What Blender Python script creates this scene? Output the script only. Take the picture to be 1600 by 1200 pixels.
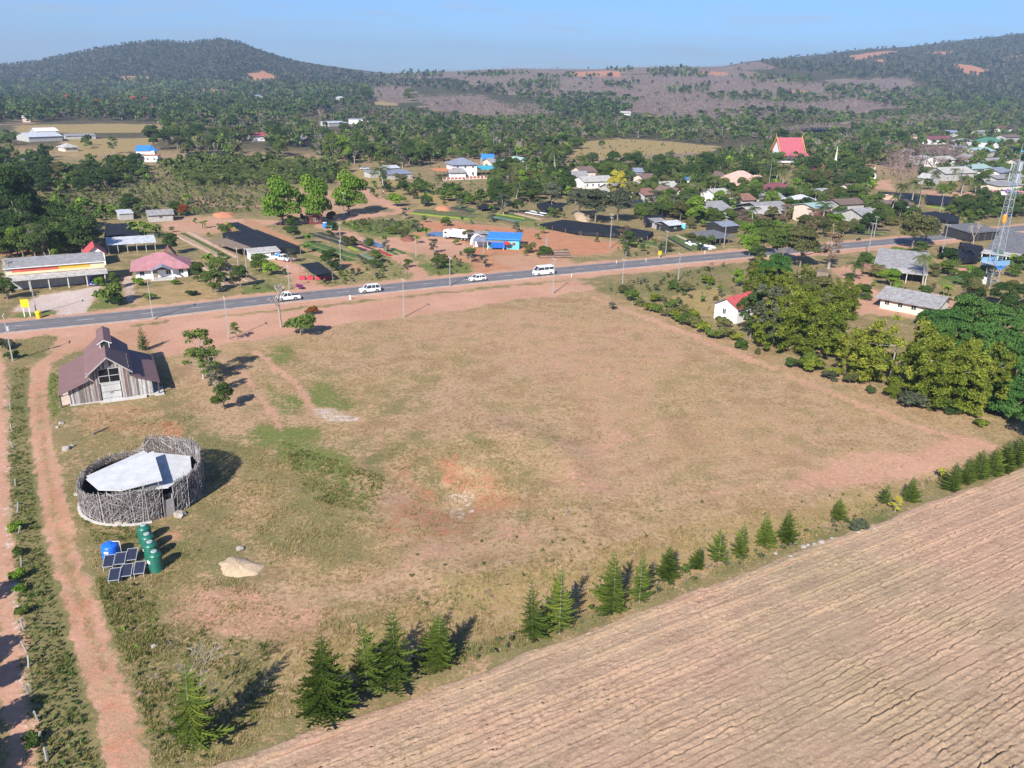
import bpy, bmesh, math, random
import numpy as np
from mathutils import Vector, Matrix

random.seed(11)
RNG = np.random.default_rng(7)
for o in list(bpy.data.objects):
    bpy.data.objects.remove(o)
scene = bpy.context.scene
col = scene.collection

# ------------------------------------------------------------------ camera
F_PX, PITCH, ROLL, CAM_H = 1257.0, math.atan(475 / 1257.0), math.radians(1.2), 46.0
FWD = np.array([0, math.cos(PITCH), -math.sin(PITCH)])
UP0 = np.array([0, math.sin(PITCH), math.cos(PITCH)])
RT0 = np.array([1.0, 0, 0])
CR = RT0 * math.cos(ROLL) + UP0 * math.sin(ROLL)
CU = -RT0 * math.sin(ROLL) + UP0 * math.cos(ROLL)
cam_data = bpy.data.cameras.new("camera")
cam = bpy.data.objects.new("camera", cam_data)
col.objects.link(cam)
cam_data.sensor_fit = 'HORIZONTAL'
cam_data.sensor_width = 36
cam_data.lens = 36 * F_PX / 1600
cam_data.clip_start = 1
cam_data.clip_end = 20000
cam.matrix_world = Matrix(((CR[0], CU[0], -FWD[0], 0), (CR[1], CU[1], -FWD[1], 0),
                           (CR[2], CU[2], -FWD[2], CAM_H), (0, 0, 0, 1)))
scene.camera = cam

# ------------------------------------------------------------------ light
SUN_EL, SUN_AZ = math.radians(34.5), math.radians(20)      # light travels towards +Y and a little +X
world = bpy.data.worlds.new("World")
scene.world = world
world.use_nodes = True
wn, wl = world.node_tree.nodes, world.node_tree.links
bg = wn["Background"]
sky = wn.new("ShaderNodeTexSky")
sky.sky_type = 'NISHITA'
sky.sun_disc = False
sky.sun_elevation = SUN_EL
sky.sun_rotation = math.pi + SUN_AZ
sky.altitude = 300
sky.air_density = 1.0
sky.dust_density = 0.3
sky.ozone_density = 3.0
tint = wn.new("ShaderNodeMixRGB")
tint.blend_type = 'MULTIPLY'
tint.inputs[0].default_value = 1
tint.inputs[2].default_value = (0.58, 0.90, 1.42, 1)
wl.new(sky.outputs[0], tint.inputs[1])
# a few thin cloud streaks
wtc = wn.new("ShaderNodeTexCoord")
wmap = wn.new("ShaderNodeMapping")
wmap.inputs['Scale'].default_value = (7, 7, 60)
wl.new(wtc.outputs['Generated'], wmap.inputs[0])
wno = wn.new("ShaderNodeTexNoise")
wno.inputs['Scale'].default_value = 1.3
wno.inputs['Detail'].default_value = 6
wl.new(wmap.outputs[0], wno.inputs['Vector'])
wr = wn.new("ShaderNodeMapRange")
wr.inputs[1].default_value, wr.inputs[2].default_value = 0.50, 0.78
wr.inputs[3].default_value, wr.inputs[4].default_value = 0.0, 0.55
wl.new(wno.outputs[0], wr.inputs[0])
cloud = wn.new("ShaderNodeMixRGB")
cloud.inputs[2].default_value = (5.2, 5.6, 6.2, 1)
wl.new(wr.outputs[0], cloud.inputs[0])
wl.new(tint.outputs[0], cloud.inputs[1])
wl.new(cloud.outputs[0], bg.inputs[0])
bg.inputs[1].default_value = 0.062

sun_data = bpy.data.lights.new("sun", 'SUN')
sun_data.energy = 5.0
sun_data.angle = math.radians(0.53)
sun_data.color = (1.0, 0.945, 0.87)
sun = bpy.data.objects.new("sun", sun_data)
col.objects.link(sun)
sun.rotation_euler = Vector((math.sin(SUN_AZ) * math.cos(SUN_EL), math.cos(SUN_AZ) * math.cos(SUN_EL),
                             -math.sin(SUN_EL))).to_track_quat('-Z', 'Y').to_euler()
scene.view_settings.view_transform = 'Standard'
scene.view_settings.look = 'None'
scene.view_settings.gamma = 1
scene.view_settings.use_curve_mapping = False
scene.view_settings.exposure = 0.82
scene.cycles.max_bounces = 5
scene.cycles.transparent_max_bounces = 4
scene.cycles.volume_bounces = 0
HAZE_D = 0.00016

# ------------------------------------------------------------------ terrain
def sstep(t):
    t = np.clip(t, 0, 1)
    return t * t * (3 - 2 * t)

def wob(x, y, s, seed=0):
    """smooth cheap 2-d noise in -1..1"""
    a = seed * 1.7
    return (np.sin(x / s + 1.3 + a + 1.7 * np.sin(y / s * .7 + a)) * np.cos(y / s * 1.1 - .8 + a * .6 + 1.3 * np.sin(x / s * .6 + 2 + a))
            + .5 * np.sin(x / s * 2.3 + y / s * 1.9 + a) * np.cos(y / s * 2.7 - x / s * 1.3 + 2 * a)) / 1.5

def hl(px):
    return 125 + (px - 800) * 0.0209

def ridge(x, y, tab, Y0, wf, wb):
    px = 800 + 1344 * x / np.maximum(y, 1)
    xs = np.array([t[0] for t in tab], float)
    zs = np.array([max(0, 46 + Y0 * (hl(t[0]) - t[1]) / 1437 - 8) for t in tab], float)
    if tab[0][2:]:
        zs[0] = 0
    if tab[-1][2:]:
        zs[-1] = 0
    zz = np.interp(px, xs, zs)
    prof = np.where(y < Y0, sstep((y - (Y0 - wf)) / wf), 1 - .8 * sstep((y - Y0) / wb))
    return zz * prof

TA = [(-500, 110, 1), (-150, 106), (0, 97), (50, 92), (100, 83), (150, 72), (200, 63), (240, 60), (290, 64), (340, 58), (372, 64),
      (400, 76), (450, 93), (500, 103), (560, 112), (700, 118, 1)]
TB = [(100, 125, 1), (400, 114), (560, 113), (700, 109), (800, 106), (900, 105), (1000, 101), (1100, 99), (1180, 97), (1400, 105), (1900, 120, 1)]
TC = [(1000, 112, 1), (1150, 97), (1200, 92), (1300, 81), (1400, 71), (1500, 61), (1600, 51), (1800, 40), (2400, 60, 1)]

def terrain(x, y):
    x = np.asarray(x, float)
    y = np.asarray(y, float)
    a = ridge(x, y, TA, 2800, 1200, 1500)
    b = ridge(x, y, TB, 2600, 1800, 1500)
    c = ridge(x, y, TC, 3600, 2300, 2000)
    z = (a ** 4 + b ** 4 + c ** 4 + 1e-9) ** .25
    z = z + sstep((y - 900) / 900) * (1 - sstep((y - 5000) / 2000)) * 7 * wob(x, y, 210, 1) * np.clip(z / 40, 0, 1)
    # the hollow and the low bank round it in the lot
    cx, cy = PIT
    d = np.hypot((x - cx) / 7.5, (y - cy) / 9.0)
    z = z - 1.7 * np.exp(-(d ** 2) * 1.7)
    d2 = np.hypot((x - cx - 3) / 10.5, (y - cy - 1) / 15)
    z = z + (.42 * np.exp(-((d2 - 1.2) / .24) ** 2) - .12 * np.exp(-((d2 - 1.55) / .25) ** 2)) * sstep((x - cx) / 14 + .55)
    near = 1 - sstep((y - 260) / 120)
    z = z + near * (0.05 * wob(x, y, 3.1, 2) + 0.035 * wob(x, y, 1.4, 3))
    return z

def ray(px, py):
    return (FWD[None, :] + CR[None, :] * ((px - 800) / F_PX)[:, None] - CU[None, :] * ((py - 600) / F_PX)[:, None])

def Pn(pxs, pys):
    """ground points under the sight lines through photo pixels"""
    px, py = np.asarray(pxs, float), np.asarray(pys, float)
    d = ray(px, py)
    out = np.full((len(px), 3), np.nan)
    dz = np.minimum(d[:, 2], -1e-6)
    z = np.zeros(len(px))
    q = d * (CAM_H / -dz)[:, None]
    flat = q[:, 1] < 860                       # the level valley floor: a few corrections are enough
    if flat.any():
        df, zf = d[flat], z[flat]
        for _ in range(3):
            qf = df * ((CAM_H - zf) / -df[:, 2])[:, None]
            zf = terrain(qf[:, 0], qf[:, 1])
        out[flat] = np.stack([qf[:, 0], qf[:, 1], zf], 1)
    fi = np.where(~flat)[0]
    if not len(fi):
        return out
    d = d[fi]
    lo, hi = np.full(len(fi), 300.), np.full(len(fi), np.nan)
    for t in np.geomspace(300, 8000, 240):     # the slopes: march, then bisect
        q = d * t
        below = (q[:, 2] + CAM_H) < terrain(q[:, 0], q[:, 1])
        hi[below & np.isnan(hi)] = t
        lo[np.isnan(hi)] = t
    ok = ~np.isnan(hi)
    lo, hi, d = lo[ok], hi[ok], d[ok]
    for _ in range(14):
        m = (lo + hi) / 2
        q = d * m[:, None]
        b = (q[:, 2] + CAM_H) < terrain(q[:, 0], q[:, 1])
        hi = np.where(b, m, hi)
        lo = np.where(b, lo, m)
    q = d * hi[:, None]
    out[fi[ok]] = np.stack([q[:, 0], q[:, 1], terrain(q[:, 0], q[:, 1])], 1)
    return out

def P0(px, py, z=0.0):
    d = ray(np.array([px], float), np.array([py], float))[0]
    t = (CAM_H - z) / -d[2]
    return Vector((d[0] * t, d[1] * t, z))

PIT = tuple(P0(712, 772)[:2])

def P(px, py):
    r = Pn([px], [py])[0]
    return Vector(r)

def zat(x, y):
    return float(terrain(np.array([x]), np.array([y]))[0])

def inpoly(x, y, poly):
    n = len(poly)
    ins = np.zeros(len(x), bool)
    for i in range(n):
        x1, y1 = poly[i]
        x2, y2 = poly[(i + 1) % n]
        if y1 == y2:
            continue
        c = ((y1 > y) != (y2 > y)) & (x < (x2 - x1) * (y - y1) / (y2 - y1) + x1)
        ins ^= c
    return ins

def sdpoly(x, y, poly):
    """signed distance, positive inside"""
    dmin = np.full(len(x), 1e9)
    n = len(poly)
    for i in range(n):
        ax, ay = poly[i]
        bx, by = poly[(i + 1) % n]
        ex, ey = bx - ax, by - ay
        L = ex * ex + ey * ey + 1e-9
        t = np.clip(((x - ax) * ex + (y - ay) * ey) / L, 0, 1)
        dmin = np.minimum(dmin, np.hypot(x - ax - t * ex, y - ay - t * ey))
    return np.where(inpoly(x, y, poly), dmin, -dmin)

def sdline(x, y, pts):
    dmin = np.full(len(x), 1e9)
    for (ax, ay), (bx, by) in zip(pts[:-1], pts[1:]):
        ex, ey = bx - ax, by - ay
        L = ex * ex + ey * ey + 1e-9
        t = np.clip(((x - ax) * ex + (y - ay) * ey) / L, 0, 1)
        dmin = np.minimum(dmin, np.hypot(x - ax - t * ex, y - ay - t * ey))
    return dmin

def wpoly(pp):
    q = Pn([p[0] for p in pp], [p[1] for p in pp])
    return [(a[0], a[1]) for a in q if not np.isnan(a[0])]

# ------------------------------------------------------------------ materials
def newmat(name):
    m = bpy.data.materials.new(name)
    m.use_nodes = True
    n, l = m.node_tree.nodes, m.node_tree.links
    return m, n, l, n["Principled BSDF"]

MATS = {}
def mat(name, c, rough=.8, var=.18, scale=2.0, metal=0.0, objvar=0.0, bump=0.0, bscale=8.0, wave=0.0, streak=False, spec=.3, stain=None):
    if name in MATS:
        return MATS[name]
    m, n, l, b = newmat(name)
    tc = n.new("ShaderNodeTexCoord")
    no = n.new("ShaderNodeTexNoise")
    no.inputs['Scale'].default_value = scale
    no.inputs['Detail'].default_value = 5
    no.inputs['Roughness'].default_value = .65
    src = tc.outputs['Object']
    if streak:
        mp = n.new("ShaderNodeMapping")
        mp.inputs['Scale'].default_value = (1, 1, .12)
        l.new(src, mp.inputs[0])
        l.new(mp.outputs[0], no.inputs['Vector'])
    else:
        l.new(src, no.inputs['Vector'])
    mr = n.new("ShaderNodeMapRange")
    mr.inputs[1].default_value, mr.inputs[2].default_value = .3, .7
    mr.inputs[3].default_value, mr.inputs[4].default_value = 1 - var, 1 + var
    l.new(no.outputs[0], mr.inputs[0])
    fac = mr.outputs[0]
    if objvar:
        oi = n.new("ShaderNodeObjectInfo")
        mr2 = n.new("ShaderNodeMapRange")
        mr2.inputs[3].default_value, mr2.inputs[4].default_value = 1 - objvar, 1 + objvar
        l.new(oi.outputs['Random'], mr2.inputs[0])
        mu = n.new("ShaderNodeMath")
        mu.operation = 'MULTIPLY'
        l.new(fac, mu.inputs[0])
        l.new(mr2.outputs[0], mu.inputs[1])
        fac = mu.outputs[0]
    vm = n.new("ShaderNodeVectorMath")
    vm.operation = 'SCALE'
    vm.inputs[0].default_value = c
    l.new(fac, vm.inputs['Scale'])
    colour = vm.outputs[0]
    if stain:
        n2 = n.new("ShaderNodeTexNoise")
        n2.inputs['Scale'].default_value, n2.inputs['Detail'].default_value, n2.inputs['Roughness'].default_value = .9, 7, .75
        oi2 = n.new("ShaderNodeObjectInfo")
        va = n.new("ShaderNodeVectorMath")
        l.new(tc.outputs['Object'], va.inputs[0])
        l.new(oi2.outputs['Location'], va.inputs[1])
        l.new(va.outputs[0], n2.inputs['Vector'])
        ms = n.new("ShaderNodeMapRange")
        ms.inputs[1].default_value, ms.inputs[2].default_value, ms.inputs[4].default_value = .50, .66, .6
        l.new(n2.outputs[0], ms.inputs[0])
        mxs = n.new("ShaderNodeMixRGB")
        mxs.inputs[2].default_value = (*stain, 1)
        l.new(ms.outputs[0], mxs.inputs[0])
        l.new(colour, mxs.inputs[1])
        colour = mxs.outputs[0]
    l.new(colour, b.inputs['Base Color'])
    b.inputs['Roughness'].default_value = rough
    b.inputs['Metallic'].default_value = metal
    b.inputs['Specular IOR Level'].default_value = spec
    if wave:
        wv = n.new("ShaderNodeTexWave")
        wv.inputs['Scale'].default_value = wave
        l.new(tc.outputs['Object'], wv.inputs['Vector'])
        bp = n.new("ShaderNodeBump")
        bp.inputs['Strength'].default_value = .35
        bp.inputs['Distance'].default_value = .05
        l.new(wv.outputs[0], bp.inputs['Height'])
        l.new(bp.outputs[0], b.inputs['Normal'])
    elif bump:
        nb = n.new("ShaderNodeTexNoise")
        nb.inputs['Scale'].default_value = bscale
        nb.inputs['Detail'].default_value = 6
        l.new(tc.outputs['Object'], nb.inputs['Vector'])
        bp = n.new("ShaderNodeBump")
        bp.inputs['Strength'].default_value = bump
        bp.inputs['Distance'].default_value = .1
        l.new(nb.outputs[0], bp.inputs['Height'])
        l.new(bp.outputs[0], b.inputs['Normal'])
    MATS[name] = m
    return m

LEAFK = 1.25
def leafmat(name, ca, cb, objvar=.25, trans=.25, vcol=False):
    """foliage: colour between two leaf tones by the per-face 'tone', varied from plant to plant"""
    m, n, l, b = newmat(name)
    n.remove(b)
    out = n["Material Output"]
    at = n.new("ShaderNodeAttribute")
    at.attribute_name = "tone"
    if vcol:
        colour = at.outputs['Color']
    else:
        mx = n.new("ShaderNodeMixRGB")
        mx.inputs[1].default_value = (*(v * LEAFK for v in ca), 1)
        mx.inputs[2].default_value = (*(v * LEAFK for v in cb), 1)
        l.new(at.outputs['Fac'], mx.inputs[0])
        oi = n.new("ShaderNodeObjectInfo")
        mr = n.new("ShaderNodeMapRange")
        mr.inputs[3].default_value, mr.inputs[4].default_value = 1 - objvar, 1 + objvar
        l.new(oi.outputs['Random'], mr.inputs[0])
        hs = n.new("ShaderNodeHueSaturation")
        l.new(mx.outputs[0], hs.inputs['Color'])
        l.new(mr.outputs[0], hs.inputs['Value'])
        mr2 = n.new("ShaderNodeMapRange")
        mr2.inputs[3].default_value, mr2.inputs[4].default_value = .512, .488
        l.new(oi.outputs['Random'], mr2.inputs[0])
        l.new(mr2.outputs[0], hs.inputs['Hue'])
        colour = hs.outputs[0]
    d = n.new("ShaderNodeBsdfDiffuse")
    t = n.new("ShaderNodeBsdfTranslucent")
    l.new(colour, d.inputs[0])
    l.new(colour, t.inputs[0])
    ms = n.new("ShaderNodeMixShader")
    ms.inputs[0].default_value = trans
    l.new(d.outputs[0], ms.inputs[1])
    l.new(t.outputs[0], ms.inputs[2])
    l.new(ms.outputs[0], out.inputs['Surface'])
    MATS[name] = m
    return m

# ------------------------------------------------------------------ mesh helpers
def tag(o, label=None, cat=None, group=None, kind=None):
    if label: o["label"] = label
    if cat: o["category"] = cat
    if group: o["group"] = group
    if kind: o["kind"] = kind
    return o

def link(name, me, parent=None, m=None):
    o = bpy.data.objects.new(name, me)
    col.objects.link(o)
    if m is not None:
        me.materials.clear()
        me.materials.append(m)
    if parent is not None:
        o.parent = parent
    return o

def thing(name, label, cat, loc=(0, 0, 0), rz=0.0, group=None):
    o = bpy.data.objects.new(name, None)
    o.empty_display_size = .5
    col.objects.link(o)
    o.location = loc
    o.rotation_euler = (0, 0, rz)
    return tag(o, label, cat, group)

def npmesh(name, V, faces, tone=None, smooth=False, tri=False):
    """V (n,3), faces (m,k) all the same k; tone: per-face scalar or rgb"""
    V = np.asarray(V, np.float32)
    faces = np.asarray(faces, np.int32)
    me = bpy.data.meshes.new(name)
    k = faces.shape[1]
    me.vertices.add(len(V))
    me.vertices.foreach_set("co", V.ravel())
    me.loops.add(faces.size)
    me.loops.foreach_set("vertex_index", faces.ravel())
    me.polygons.add(len(faces))
    me.polygons.foreach_set("loop_start", np.arange(0, faces.size, k, dtype=np.int32))
    me.polygons.foreach_set("loop_total", np.full(len(faces), k, np.int32))
    if smooth:
        me.polygons.foreach_set("use_smooth", np.ones(len(faces), bool))
    me.update(calc_edges=True)
    if tone is not None:
        tone = np.asarray(tone, np.float32)
        if tone.ndim == 1:
            a = me.attributes.new("tone", 'FLOAT', 'FACE')
            a.data.foreach_set("value", tone)
        else:
            a = me.attributes.new("tone", 'FLOAT_COLOR', 'FACE')
            rgba = np.ones((len(tone), 4), np.float32)
            rgba[:, :3] = tone
            a.data.foreach_set("color", rgba.ravel())
    return me

class MB:
    def __init__(s):
        s.v, s.f = [], []
    def add(s, vs, fs):
        o = len(s.v)
        s.v += [tuple(a) for a in vs]
        s.f += [tuple(i + o for i in f) for f in fs]
        return s
    def box(s, x0, y0, z0, x1, y1, z1):
        return s.add([(x0, y0, z0), (x1, y0, z0), (x1, y1, z0), (x0, y1, z0), (x0, y0, z1), (x1, y0, z1), (x1, y1, z1), (x0, y1, z1)],
                     [(0, 3, 2, 1), (4, 5, 6, 7), (0, 1, 5, 4), (1, 2, 6, 5), (2, 3, 7, 6), (3, 0, 4, 7)])
    def hexa(s, lo, hi):
        return s.add(list(lo) + list(hi), [(0, 3, 2, 1), (4, 5, 6, 7), (0, 1, 5, 4), (1, 2, 6, 5), (2, 3, 7, 6), (3, 0, 4, 7)])
    def slab(s, pts, t):
        """a plate: polygon pts (top face) given a thickness downwards"""
        n = len(pts)
        lo = [(p[0], p[1], p[2] - t) for p in pts]
        return s.add(list(pts) + lo, [tuple(range(n)), tuple(range(2 * n - 1, n - 1, -1))] +
                     [((i + 1) % n, i, n + i, n + (i + 1) % n) for i in range(n)])
    def tube(s, a, b, r0, r1=None, n=6, cap=True):
        r1 = r0 if r1 is None else r1
        a, b = Vector(a), Vector(b)
        d = (b - a)
        if d.length < 1e-6: return s
        d.normalize()
        e = d.orthogonal().normalized()
        g = d.cross(e)
        vs = []
        for p, r in ((a, r0), (b, r1)):
            for i in range(n):
                t = 2 * math.pi * i / n
                vs.append(p + e * math.cos(t) * r + g * math.sin(t) * r)
        fs = [(i, (i + 1) % n, n + (i + 1) % n, n + i) for i in range(n)]
        if cap:
            fs += [tuple(range(n - 1, -1, -1)), tuple(range(n, 2 * n))]
        return s.add(vs, fs)
    def path(s, pts, radii, n=6):
        for (a, b, r0, r1) in zip(pts[:-1], pts[1:], radii[:-1], radii[1:]):
            s.tube(a, b, r0, r1, n, cap=False)
        return s
    def lathe(s, prof, n=16, c=(0, 0, 0)):
        vs = []
        for r, z in prof:
            for i in range(n):
                t = 2 * math.pi * i / n
                vs.append((c[0] + r * math.cos(t), c[1] + r * math.sin(t), c[2] + z))
        fs = []
        for k in range(len(prof) - 1):
            for i in range(n):
                fs.append((k * n + i, k * n + (i + 1) % n, (k + 1) * n + (i + 1) % n, (k + 1) * n + i))
        fs.append(tuple(range((len(prof) - 1) * n, len(prof) * n)))
        fs.append(tuple(range(n - 1, -1, -1)))
        return s.add(vs, fs)
    def mesh(s, name, smooth=False):
        me = bpy.data.meshes.new(name)
        me.from_pydata(s.v, [], s.f)
        if smooth:
            me.polygons.foreach_set("use_smooth", np.ones(len(me.polygons), bool))
        me.update()
        return me
    def build(s, name, m, parent=None, smooth=False, loc=None):
        o = link(name, s.mesh(name, smooth), parent, m)
        if loc is not None:
            o.location = loc
        return o

def copy_tree(o, parent=None):
    c = o.copy()
    col.objects.link(c)
    if parent is not None:
        c.parent = parent
    for ch in list(o.children):
        copy_tree(ch, c)
    return c
# ------------------------------------------------------------------ ground
CH = ['soil', 'red', 'pale', 'green', 'weed', 'yellow', 'plant', 'forest']
ts_ = np.linspace(-1.02, 1.02, 580)
ys_ = np.concatenate([np.linspace(-90, 18, 10), np.geomspace(24, 7600, 600)])
YY, TT = np.meshgrid(ys_, ts_, indexing='ij')
GX = (TT * (np.maximum(YY, 24) + 22)).ravel()
GY = YY.ravel()
GZ = terrain(GX, GY)
M = {c: np.zeros(len(GX)) for c in CH}

def paint(ch, amt, sd, feather):
    w = wob(GX, GY, max(feather * 1.6, .8), 5) * feather * .7 + wob(GX, GY, max(feather * .5, .5), 6) * feather * .35
    e = sstep((sd + w) / feather + .5) * amt
    for c in CH:
        M[c] *= (1 - e)
    M[ch] += e

def poly(ch, amt, feather, pp):
    paint(ch, amt, sdpoly(GX, GY, wpoly(pp)), feather)

def line(ch, amt, feather, width, pp):
    paint(ch, amt, width / 2 - sdline(GX, GY, wpoly(pp)), feather)

LOT = wpoly([(270, 545), (430, 522), (640, 494), (925, 457), (1200, 560), (1560, 668), (1420, 745), (900, 850), (475, 950), (380, 740)])
M['weed'] += .60 * sstep((-sdpoly(GX, GY, LOT) + 3) / 8)
far = sstep((GY - 430) / 160)
for c in CH: M[c] *= (1 - far)
M['forest'] += far * np.where(GY > 1100, 1, .75)
M['plant'] += far * .25 * (wob(GX, GY, 90, 9) > .1)

CLEAR = []
# far slopes: leafless plantations, clearings
for pp in ([(560, 112), (700, 109), (1000, 101), (1180, 97), (1200, 108), (1000, 114), (820, 118), (640, 122)],
           [(582, 137), (632, 135), (640, 163), (585, 160)], [(642, 152), (745, 150), (800, 170), (800, 187), (660, 168)],
           [(700, 122), (1000, 118), (1150, 108), (1250, 130), (1480, 145), (1400, 168), (1180, 190), (1040, 182), (960, 165), (820, 150), (760, 138)],
           [(1180, 213), (1500, 190), (1490, 182), (1380, 188)], [(0, 150), (40, 150), (70, 190), (0, 195)], [(1290, 125), (1420, 120), (1440, 138), (1330, 140)],
           [(1370, 232), (1500, 232), (1520, 260), (1380, 262)]):
    poly('plant', 1, 30, pp)
for pp in ([(880, 112), (968, 112), (972, 121), (900, 119)], [(812, 186), (900, 187), (970, 197), (980, 208), (860, 192), (810, 191)],
           [(1095, 111), (1135, 113), (1130, 118), (1090, 116)], [(1490, 100), (1515, 102), (1546, 110), (1530, 117), (1508, 115)],
           [(1320, 88), (1380, 80), (1405, 80), (1340, 94)], [(1440, 82), (1490, 80), (1480, 86)], [(1575, 88), (1600, 86), (1600, 90)],
           [(384, 116), (412, 110), (440, 124), (400, 130)], [(175, 120), (240, 121), (238, 126), (180, 124)], [(280, 136), (345, 138), (355, 147), (300, 141)],
           [(1362, 96), (1382, 92), (1380, 102)], [(1218, 141), (1260, 141), (1262, 146), (1220, 146)], [(0, 300), (14, 320), (18, 390), (0, 395)]):
    poly('red', .9, 14, pp)
    CLEAR.append(wpoly(pp))
for pp in ([(760, 181), (815, 184), (812, 192), (760, 188)], [(545, 135), (562, 135), (562, 145), (548, 144)], [(590, 158), (622, 162), (620, 166), (585, 163)],
           [(545, 178), (600, 180), (620, 190), (560, 188)], [(952, 165), (972, 166), (965, 176), (948, 174)], [(1005, 178), (1030, 184), (1020, 188), (1000, 186)],
           [(880, 226), (960, 216), (1050, 222), (1118, 229), (1105, 238), (1040, 240), (1000, 250), (900, 246)],
           [(20, 196), (180, 193), (290, 196), (280, 206), (150, 208), (25, 206)], [(100, 218), (250, 215), (225, 236), (130, 244), (105, 236)],
           [(558, 262), (600, 276), (650, 284), (725, 312), (690, 326), (600, 304), (535, 282)]):
    poly('yellow', .85, 8, pp)
poly('plant', .6, 8, [(945, 246), (1040, 240), (1105, 238), (1090, 252), (1000, 262), (950, 256)])
poly('soil', .85, 5, [(1345, 283), (1395, 280), (1400, 297), (1360, 296), (1330, 292)])
poly('soil', .7, 5, [(1440, 297), (1540, 302), (1540, 312), (1440, 306)])
poly('weed', .95, 8, [(80, 270), (420, 290), (440, 330), (300, 335), (160, 335), (80, 320)])
poly('green', .6, 6, [(170, 290), (300, 285), (330, 300), (200, 305)])
poly('plant', .45, 5, [(300, 305), (380, 310), (378, 325), (300, 325)])
poly('soil', .48, 8, [(420, 290), (520, 300), (600, 315), (580, 345), (430, 345)])
# the far side of the road
poly('green', .55, 3, [(330, 440), (420, 395), (640, 340), (700, 350), (660, 440), (430, 470)])
poly('soil', .6, 7, [(240, 345), (300, 338), (430, 345), (400, 358), (345, 362), (300, 372)])
poly('soil', .55, 2, [(310, 412), (352, 404), (402, 438), (352, 448)])
poly('soil', .5, 2, [(272, 365), (300, 362), (372, 402), (350, 408)])
line('soil', .9, 1.5, 6, [(285, 352), (360, 345), (430, 347), (530, 344), (600, 334), (640, 331), (590, 312), (545, 285), (520, 272)])
line('red', .6, 1.5, 4, [(385, 345), (470, 385), (530, 405), (560, 420)])
line('soil', .9, 1.5, 4.5, [(500, 352), (570, 375), (620, 398), (668, 438)])
line('soil', .9, 1.5, 5.5, [(440, 405), (455, 420), (490, 458)])
line('soil', .7, 1.5, 4, [(300, 312), (352, 322), (400, 323), (440, 318)])
poly('red', .8, 7, [(622, 347), (700, 346), (830, 358), (900, 371), (972, 386), (960, 398), (905, 402), (880, 420), (845, 432), (735, 432), (728, 412), (680, 396), (690, 376), (640, 366)])
poly('soil', .85, 3, [(590, 372), (690, 366), (735, 385), (725, 405), (660, 398), (600, 385)])
poly('soil', .6, 3, [(760, 400), (830, 395), (905, 408), (880, 425), (820, 428)])
poly('green', .8, 2, [(655, 415), (705, 403), (735, 415), (740, 430), (680, 434)])
poly('green', .85, 2, [(560, 342), (640, 345), (675, 362), (590, 368), (520, 352)])
poly('green', .6, 2.5, [(640, 328), (720, 322), (790, 338), (900, 352), (860, 358), (700, 342)])
poly('green', .55, 3, [(970, 380), (1050, 370), (1090, 368), (1150, 392), (1060, 400), (1000, 392)])
poly('pale', .85, 1.5, [(15, 486), (60, 462), (165, 446), (152, 470), (132, 491), (88, 497)])
poly('pale', .6, 1.5, [(195, 474), (190, 432), (207, 430), (214, 475)])
poly('green', .8, 1.5, [(136, 486), (160, 450), (186, 440), (192, 478)])
poly('green', .8, 1.5, [(12, 498), (20, 488), (85, 486), (80, 498)])
poly('yellow', .55, 1.5, [(214, 478), (218, 452), (318, 440), (345, 464)])
poly('green', .7, 2, [(355, 466), (405, 440), (440, 448), (430, 472), (380, 474)])
# road sides
line('soil', 1, 1.6, 15, [(-140, 534), (0, 517), (200, 497), (400, 472), (600, 452), (800, 432), (1000, 414), (1147, 400), (1295, 388), (1390, 379), (1500, 369), (1640, 354)])
poly('soil', 1, 2, [(0, 524), (300, 500), (420, 490), (600, 470), (900, 438), (930, 452), (832, 466), (640, 495), (480, 515), (410, 528), (300, 552), (262, 560), (235, 545), (160, 535), (80, 548), (55, 535)])
poly('red', .30, 3, [(60, 530), (250, 508), (260, 550), (110, 548)])
poly('weed', .8, 1.2, [(26, 530), (92, 522), (84, 540), (60, 556), (22, 562)])
poly('weed', .7, .8, [(200, 507), (262, 500), (262, 506), (205, 512)])
poly('weed', .7, 2, [(930, 452), (1000, 436), (1146, 412), (1146, 462), (1050, 470), (960, 456)])
poly('yellow', .85, 2, [(1045, 462), (1120, 448), (1150, 470), (1125, 492), (1075, 490)])
poly('soil', .8, 2, [(1300, 420), (1342, 412), (1370, 455), (1460, 458), (1520, 470), (1480, 500), (1320, 490), (1330, 455)])
poly('green', .7, 2, [(1440, 440), (1540, 425), (1545, 440), (1480, 452)])
poly('yellow', .7, 3, [(1380, 395), (1530, 412), (1600, 432), (1600, 445), (1480, 425)])
# the lot
poly('weed', .5, 9, [(335, 690), (640, 670), (600, 760), (640, 880), (470, 935), (395, 850)])
poly('weed', .3, 8, [(330, 560), (520, 560), (640, 640), (560, 700), (380, 700)])
for pp, a in (([(370, 562), (445, 540), (530, 585), (566, 642), (534, 664), (476, 618), (436, 590)], .75), ([(385, 585), (440, 590), (470, 640), (430, 652), (392, 640)], .7),
              ([(384, 640), (428, 655), (420, 684), (386, 672)], .7), ([(425, 690), (480, 672), (600, 738), (592, 812), (500, 795), (440, 740)], .75),
              ([(1000, 625), (1060, 622), (1075, 655), (1035, 655)], .4), ([(900, 610), (960, 615), (950, 640), (905, 632)], .3)):
    poly('green', a * .9, 8, pp)
for pp, a in (([(330, 690), (430, 690), (560, 800), (640, 860), (500, 880), (430, 830), (385, 740)], .62), ([(560, 680), (680, 690), (630, 760), (600, 790), (570, 730)], .5),
              ([(760, 700), (880, 740), (890, 800), (820, 850), (780, 830), (800, 770)], .45), ([(560, 590), (680, 575), (690, 650), (570, 670)], .42), ([(1080, 590), (1180, 590), (1240, 620), (1120, 625)], .3)):
    poly('weed', a, 6, pp)
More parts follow.
